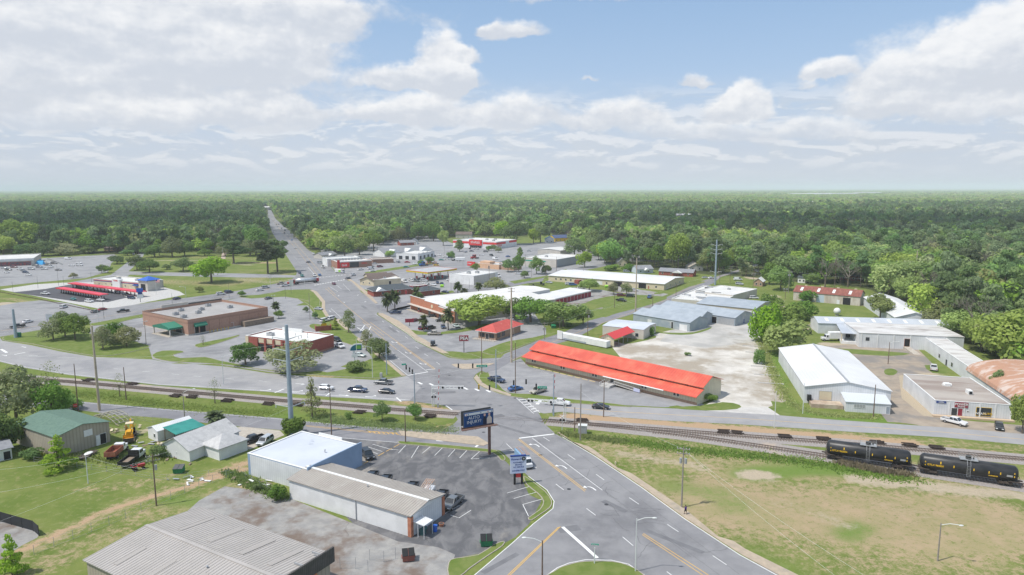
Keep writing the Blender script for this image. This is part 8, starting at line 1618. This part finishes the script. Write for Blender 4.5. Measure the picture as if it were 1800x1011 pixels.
a,b_=P(816,752,7.5),P(866.7,743.3,7.5);d=b_-a;W_=d.length;e=empty('billboard','blue roadside billboard reading AUTO INJURY? on one rust-brown post','billboard',(a.x,a.y,0),math.atan2(d.y,d.x));RB=mat('rust brown steel',(.13,.075,.06),(.18,.11,.09),scale=2,rough=.8);BB=mat('billboard blue',(.008,.06,.20),(.006,.045,.16),scale=.4,rough=.6)
xp=W_*.90;mb=MB();mb.cyl((xp,.5,0),(xp,.5,8.6),.34,n=16);mb.build('post',RB,e);mb=MB();mb.box(0,W_,-.12,.12,7.5,10.75);mb.build('panel',BB,e);mb=MB();mb.box(-.15,W_+.15,.14,.3,7.4,10.85);mb.build('frame',TRIMD,e);mb=MB();mb.box(-.2,W_,1.2,1.4,7.5,10.9);mb.build('rear_panel',TRIMD,e)
mb=MB();mb.box(-.9,W_+.8,-1.1,-.15,7.15,7.25);mb.box(-.5,W_+.4,.35,.6,7.0,7.35);[mb.bar((x,-1.1,7.1),(x,1.6,7.1),.12)for x in(0,W_*.33,W_*.66,W_)];mb.build('catwalk',RB,e);mb=MB();mb.box(.12,W_-.12,-.15,-.125,10.15,10.65);mb.build('top_strip',TRIM,e)
for t_,x,z,s_ in(('AUTO',.33,9.5,1.0),('INJURY?',.33,8.55,1.0),('. . . . .',.33,7.9,.4)):textmesh('lettering',t_,s_,TRIM,e,(W_*x,-.15,z),(math.pi/2,0,0),.004,0)
for x,c_ in((.06,REDP),(.12,NAVY),(.55,NAVY),(.8,REDP),(.93,NAVY)):mb=MB();mb.box(W_*x,W_*(x+.03),-.17,-.151,10.28,10.5);mb.build('strip_mark',c_,e)
SKIN=mat('printed skin',(.72,.45,.36))
for x,c_,w_ in((.70,mat('printed dark suit',(.02,.025,.05)),.42),(.86,mat('printed tan shirt',(.62,.52,.44)),.62)):
 mb=MB();mb.ball((W_*x,-.13,9.75),.26,.03,.33,10,6);mb.build('printed_face',SKIN,e);mb=MB();mb.add([(W_*x-w_,-.145,7.6),(W_*x+w_,-.145,7.6),(W_*x+w_,-.145,8.8),(W_*x+.2,-.145,9.42),(W_*x-.2,-.145,9.42),(W_*x-w_,-.145,8.8)],[(0,1,2,3,4,5)]);mb.build('printed_body',c_,e)
RW=mat('red reflective',(.55,.03,.03));
def gate(label,u,v):e=facing('crossing_gate',label,'crossing gate',P(u,v),'raised railway gates');mb=MB();mb.box(-.25,.25,-.25,.25,0,1.3);mb.build('mechanism',STEEL,e);[(lambda mb:(mb.bar((.1+.03*i,0,1.3+.8*i),(.13+.03*i,0,2.1+.8*i),.14),mb.build('arm_stripe',RW if i%2 else TRIM,e)))(MB())for i in range(12)]
gate('raised red and white gate on the west side',770,716.5);gate('raised red and white gate on the service road side',972,727)
def cant(label,u,v,L_,h,sgn,rz):e=empty('signal_cantilever',label,'railway signal',tuple(P(u,v)),rz,'railway flasher cantilevers');mb=MB();mb.cyl((0,0,0),(0,0,h),.14,n=8);mb.cyl((.5,0,0),(.5,0,h),.10,n=8);mb.build('mast',WHP,e);mb=MB();[mb.bar((0,y,z),(sgn*L_,y,z),.12)for y in(-.35,.35)for z in(h-.7,h)];[mb.bar((sgn*i*L_/8,-.35,h-.7),(sgn*(i+1)*L_/8,.35,h),.06)for i in range(8)];mb.build('truss',WHITEM,e);[(lambda mb:(mb.cyl((sgn*x,-.5,h-.3),(sgn*x,-.42,h-.3),.32,n=12),mb.build('flasher',BLACK,e)))(MB())for x in(L_-.3,L_-1.2,L_*.35)]
cant('white cantilever with flashing lamps over the west approach',760,715,8.8,6.0,1,R(-4));cant('white cantilever with flashing lamps over the service road',991,744,9.5,5.8,-1,R(-14))
def xb(label,u,v,h):e=facing('crossbuck',label,'railway sign',P(u,v),'railway crossbucks');mb=MB();mb.cyl((0,0,0),(0,0,h),.07,n=8);mb.build('post',WHP,e);mb=MB();mb.bar((-.6,-.1,h-.7),(.6,-.1,h+.1),.2,.04);mb.bar((-.6,-.15,h+.1),(.6,-.15,h-.7),.2,.04);mb.build('cross',TRIM,e);[(lambda mb:(mb.cyl((x,-.2,h-1.2),(x,-.12,h-1.2),.3,n=12),mb.build('flasher',BLACK,e)))(MB())for x in(-.4,.4)]
xb('white railway crossbuck near the west gate',763,716,4.2);xb('white railway crossbuck left of the silver cabinet',988,757,4.0)
def thing(name,label,cat,u,v,rz=0.0,z=0.0,g=None):p_=P(u,v);return empty(name,label,cat,(p_.x,p_.y,z),rz,g)
e=thing('signal_cabinet','silver railway signal cabinet behind the grey pole','cabinet',1024,762,R(-8));mb=MB();mb.box(-1.05,1.05,-.7,.7,.15,2.1);mb.build('cabinet',STEEL,e,bevel=.04);mb=MB();mb.box(-1.15,1.15,-.8,.8,2.11,2.25);mb.build('lid',WHP,e);e=thing('signal_cabinet','small grey cabinet on the lawn by the pale lamp post','cabinet',670,664);mb=MB();mb.box(-.4,.4,-.4,.4,0,1.6);mb.build('cabinet',STEEL,e,bevel=.03);e=thing('signal_cabinet','green cabinet at the foot of the slim pole on the corner lawn','cabinet',33,593);mb=MB();mb.box(-.8,.8,-.6,.6,0,2.0);mb.build('cabinet',AWN,e,bevel=.03)
def dump(label,u,v,rz,bm_,lm):e=thing('dumpster',label,'dumpster',u,v,rz,.02);mb=MB();mb.add([(-.95,-.75,.12),(.95,-.75,.12),(.95,.75,.12),(-.95,.75,.12),(-.98,-.95,1.15),(.98,-.95,1.15),(.98,.85,1.5),(-.98,.85,1.5)],[(3,2,1,0),(0,1,5,4),(1,2,6,5),(2,3,7,6),(3,0,4,7),(4,5,6,7)]);mb.build('bin',bm_,e);mb=MB();[mb.add([(x,-1.0,1.17),(x+.96,-1.0,1.17),(x+.96,.88,1.53),(x,.88,1.53),(x,-1.0,1.23),(x+.96,-1.0,1.23),(x+.96,.88,1.59),(x,.88,1.59)],[(3,2,1,0),(4,5,6,7),(0,1,5,4),(1,2,6,5),(2,3,7,6),(3,0,4,7)])for x in(-1.0,.04)];mb.build('lid',lm,e);mb=MB();[mb.box(s_*1.06-.06,s_*1.06+.06,-.5,.5,.55,.75)for s_ in(-1,1)];[mb.box(x-.08,x+.08,-.78,-.70,.1,1.1)for x in(-.6,0,.6)];mb.build('side_pocket',bm_,e)
dump('green dumpster on the patched lot near the side street',855,958,R(4),GREENP,BLACK);dump('brown rusty dumpster with black lid by the white garage building',718,984,R(12),RUST,BLACK);dump('green recycling dumpster in the left yard',315,831,R(6),GREENP,TRIMD);dump('dark green dumpster under the round bright tree',361,487,0,GREENP,GREENP);dump('lime green dumpster by the small brick annex',777,505,0,LIME,LIME);dump('lime green dumpster at the long cream building',1066,506,0,LIME,LIME);dump('green dumpster on the lawn behind the red roof',973,577,0,GREENP,GREENP)
e=thing('barrel','blue plastic bin at the garage building entrance','barrel',765,934);mb=MB();mb.cyl((0,0,0),(0,0,1.1),.36,.40,12);mb.build('barrel',BLUEP,e);mb=MB();mb.cyl((0,0,1.1),(0,0,1.16),.42,n=12);mb.build('lid',BLUEP,e)
e=thing('planter','terracotta planter beside the blue bin','planter',776,925);mb=MB();mb.cyl((0,0,0),(0,0,.55),.35,.5,12);mb.build('pot',BRICKO,e);mb=MB();mb.cyl((0,0,.5),(0,0,.56),.42,n=12);mb.build('soil',RSTB,e)
e=thing('fire_hydrant','pale yellow fire hydrant on the grass by the sidewalk','hydrant',1082,817);mb=MB();mb.cyl((0,0,0),(0,0,.6),.13,n=10);mb.build('barrel',CREAM,e);mb=MB();mb.ball((0,0,.62),.16,.16,.14);mb.build('bonnet',CREAM,e);mb=MB();mb.cyl((-.24,0,.42),(.24,0,.42),.07,n=8);mb.build('nozzle',CREAM,e)
e=thing('flagpole','white flagpole with a flag right of the drive-in tower','flagpole',275,518);mb=MB();mb.cyl((0,0,0),(0,0,9.5),.09,.05,8);mb.build('pole',WHP,e)
for i in range(7):mb=MB();mb.box(.06,2.4,-.02,.02,7.2+.2*i,7.395+.2*i);mb.build('flag_stripe',REDP if i%2==0 else TRIM,e)
mb=MB();mb.box(.06,1.0,-.04,.04,7.85,8.6);mb.build('flag_canton',NAVY,e)
e=thing('inflatable_tent','bright blue tent by the discount store','tent',71,465);mb=MB();mb.add([(-3,-2,0),(3,-2,0),(3,2,0),(-3,2,0),(-2,-1,3),(0,0,4.2),(2,1,3.2)],[(0,1,6,5,4),(1,2,6),(2,3,4,5,6),(3,0,4)]);mb.build('canopy',mat('sky blue tarp',(.05,.35,.65)),e)
e=thing('propane_tank','white round tank behind the long warehouse','tank',1471,555);mb=MB();mb.ball((0,0,2.2),1.6,1.6,1.6,12,8);mb.build('tank',WHITEM,e,smooth=True);mb=MB();mb.cyl((0,0,0),(0,0,.8),.8,n=8);mb.build('stand',STEEL,e)
rr=random.Random(6);e=thing('lattice_frame','fallen curved wooden lattice frame behind the green roof','frame',190,741,R(-18));mb=MB()
for j in range(5):mb.tube([Vector((-5+j*.3+10*i/10,-2+j,.2+2.4*math.sin(math.pi*(i/10)*.95)))for i in range(11)],.11,4)
for i in range(11):x=-5+i;z=.2+2.4*math.sin(math.pi*(i/10)*.95);mb.bar((x,-2.2,z),(x+1.2,2.2,z),.16)
mb.build('lattice',mat('grey boards',(.42,.40,.34),(.3,.28,.22),scale=2),e)
for lb,u,v,n_,sp,cs_ in(('scattered lumber and blocks beside the carport',283,778,26,3.0,(WOOD,CREAM,STEEL)),('white scrap sheets beside the dirt track',328,846,14,2.6,(TRIM,STEEL)),('scrap boards behind the blue building',462,845,14,3.2,(TRIM,WOOD)),('rubble on the ground behind the beige metal building',215,755,22,3.4,(WOOD,CREAM)),('pallets and planks near the white house',322,806,12,2.4,(WOOD,TRIM))):
 e=thing('scrap_pile',lb,'scrap pile',u,v);mbs=[MB()for _ in cs_]
 for i in range(n_):q=mbs[i%len(cs_)];x,y,a=rr.gauss(0,sp),rr.gauss(0,sp*.6),rr.uniform(0,3.1);l_=rr.uniform(.5,1.8);z=rr.uniform(.06,.4);q.bar((x-math.cos(a)*l_/2,y-math.sin(a)*l_/2,z),(x+math.cos(a)*l_/2,y+math.sin(a)*l_/2,z+rr.uniform(-.05,.1)),rr.uniform(.1,.7),.06)
 for q,m_ in zip(mbs,cs_):q.build('boards',m_,e)
def fence(label,pts,h=1.6,scr=None,sp=3.0,rail=False,name='chain_link_fence'):
 w=resample(G(pts),sp);o=w[0];e=empty(name,label,'fence',tuple(o));w=[q-o for q in w]
 for q in w:mb=MB();mb.cyl(q,q+Vector((0,0,h)),.035 if not scr else.06,n=6);mb.build('post',STEEL if not scr else BLACK,e)
 mb=MB()
 for a,b_ in zip(w[:-1],w[1:]):
  if scr:mb.bar(a+Vector((0,0,h/2+.05)),b_+Vector((0,0,h/2+.05)),.03,h-.15)
  else:[mb.bar(a+Vector((0,0,z)),b_+Vector((0,0,z)),.02)for z in(.1,h*.5,h-.03)]
 mb.build('screen' if scr else 'mesh',scr or STEEL,e)
fence('black screened fence round the gravel pad at the left edge',[(-60,905),(0,917),(70,937),(67,950)],2.0,mat('black windscreen',(.03,.032,.036),rough=.7));fence('chain link fence along the dirt track',[(60,975),(200,920),(330,865),(420,832),(440,845),(505,882)],1.7);fence('thin wire fence along the frontage road',[(225,735),(265,742),(330,748)],1.3);fence('chain link fence behind the small white post',[(60,812),(180,828),(290,845),(420,830)],1.2,sp=4)
fence('chain link gate and fence panels between the two big roofs',[(598,1000),(640,1000),(660,1015)],2.0,sp=2.5);fence('chain link enclosure behind the white garage building',[(650,985),(685,990),(706,975)],2.0,sp=2.5);fence('cart fence in the store lot, left of the white van',[(82,455),(110,466)],1.2,STEEL,4);fence('dark fence round the drive-in lot edge',[(0,514),(60,525),(170,548)],.5,mat('brown mulch edge',(.12,.08,.06)),6,name='low_edge_fence')
e=thing('wheel_stop_row','row of long white concrete strips in the pale yard','parking strip',1330,640);o=P(1330,640)
for u0,v0,u1,v1 in((1305,608,1342,610),(1310,619,1348,621),(1320,643.5,1363,646),(1325,658,1371,661),(1332,673,1378,676)):a,b_=P(u0,v0)-o,P(u1,v1)-o;mb=MB();mb.bar(a+Vector((0,0,.12)),b_+Vector((0,0,.12)),.5,.22);mb.build('strip',CONCW,e)
# person on the sidewalk
p_=P(1205,905);e=empty('person','person in purple shirt and black shorts walking on the sidewalk','person',(p_.x,p_.y,.12),R(35))
SK=mat('skin',(.16,.085,.055),rough=.6)
if True:
 V=[(0,0,.95),(0,0,1.2),(0,.02,1.42),(0,.03,1.52),(0,.05,1.62),(0,.06,1.72),(-.20,.02,1.40),(-.26,-.08,1.14),(-.24,.06,.92),(-.24,.10,.84),(.20,.02,1.40),(.26,.10,1.14),(.24,.22,.94),(.24,.26,.86),(-.10,0,.88),(-.11,.16,.50),(-.11,.10,.09),(-.11,.26,.04),(.10,0,.88),(.11,-.06,.50),(.11,-.26,.12),(.11,-.14,.04)]
 E_=[(0,1),(1,2),(2,3),(3,4),(4,5),(2,6),(6,7),(7,8),(8,9),(2,10),(10,11),(11,12),(12,13),(0,14),(14,15),(15,16),(16,17),(0,18),(18,19),(19,20),(20,21)]
 r_=[.13,.13,.13,.06,.09,.07,.065,.045,.032,.035,.065,.045,.032,.035,.095,.06,.042,.04,.095,.06,.042,.04]
 me=bpy.data.meshes.new('body');me.from_pydata(V,E_,[]);o=bpy.data.objects.new('body',me);COL.objects.link(o);o.parent=e;md=o.modifiers.new('s','SKIN')
 for i,q in enumerate(me.skin_vertices[0].data if len(me.skin_vertices)else[]):q.radius=(r_[i],r_[i]);q.use_root=i==0
 o.modifiers.new('b','SUBSURF').levels=1;me.materials.append(SK);print('skin verts',len(me.skin_vertices))
mb=MB();mb.cyl((0,.0,.98),(0,.01,1.30),.175,.20,12);mb.cyl((0,.01,1.30),(0,.02,1.47),.20,.11,12);mb.cyl((-.18,.02,1.42),(-.26,-.06,1.17),.085,.07,8);mb.cyl((.18,.02,1.42),(.26,.09,1.17),.085,.07,8);mb.build('shirt',mat('purple shirt',(.05,.015,.22)),e,smooth=True)
mb=MB();mb.cyl((0,0,.82),(0,0,.98),.18,.17,12);mb.cyl((-.10,.0,.88),(-.11,.15,.52),.115,.10,10);mb.cyl((.10,0,.88),(.11,-.05,.52),.115,.10,10);mb.build('shorts',BLACK,e,smooth=True)
for x,y in((-.11,.18),(.11,-.20)):mb=MB();mb.box(x-.05,x+.05,y-.10,y+.16,0,.10);mb.build('shoe',BLACK,e,bevel=.02)
mb=MB();mb.ball((0,.04,1.70),.095,.105,.10,10,6);mb.build('hair',BLACK,e,smooth=True)
# air
hz=MB();hz.box(-31000,31000,-3000,31000,-1.0,130.0)
hm=bpy.data.materials.new('haze air');hm.use_nodes=True;ht=hm.node_tree;ht.nodes.clear()
pv=ht.nodes.new('ShaderNodeVolumePrincipled');ho=ht.nodes.new('ShaderNodeOutputMaterial');ht.links.new(pv.outputs[0],ho.inputs['Volume'])
pv.inputs['Color'].default_value=(.88,.95,1.0,1);pv.inputs['Density'].default_value=0.000105;pv.inputs['Anisotropy'].default_value=-.15
hob=hz.build('haze',hm);kind(hob,'stuff')
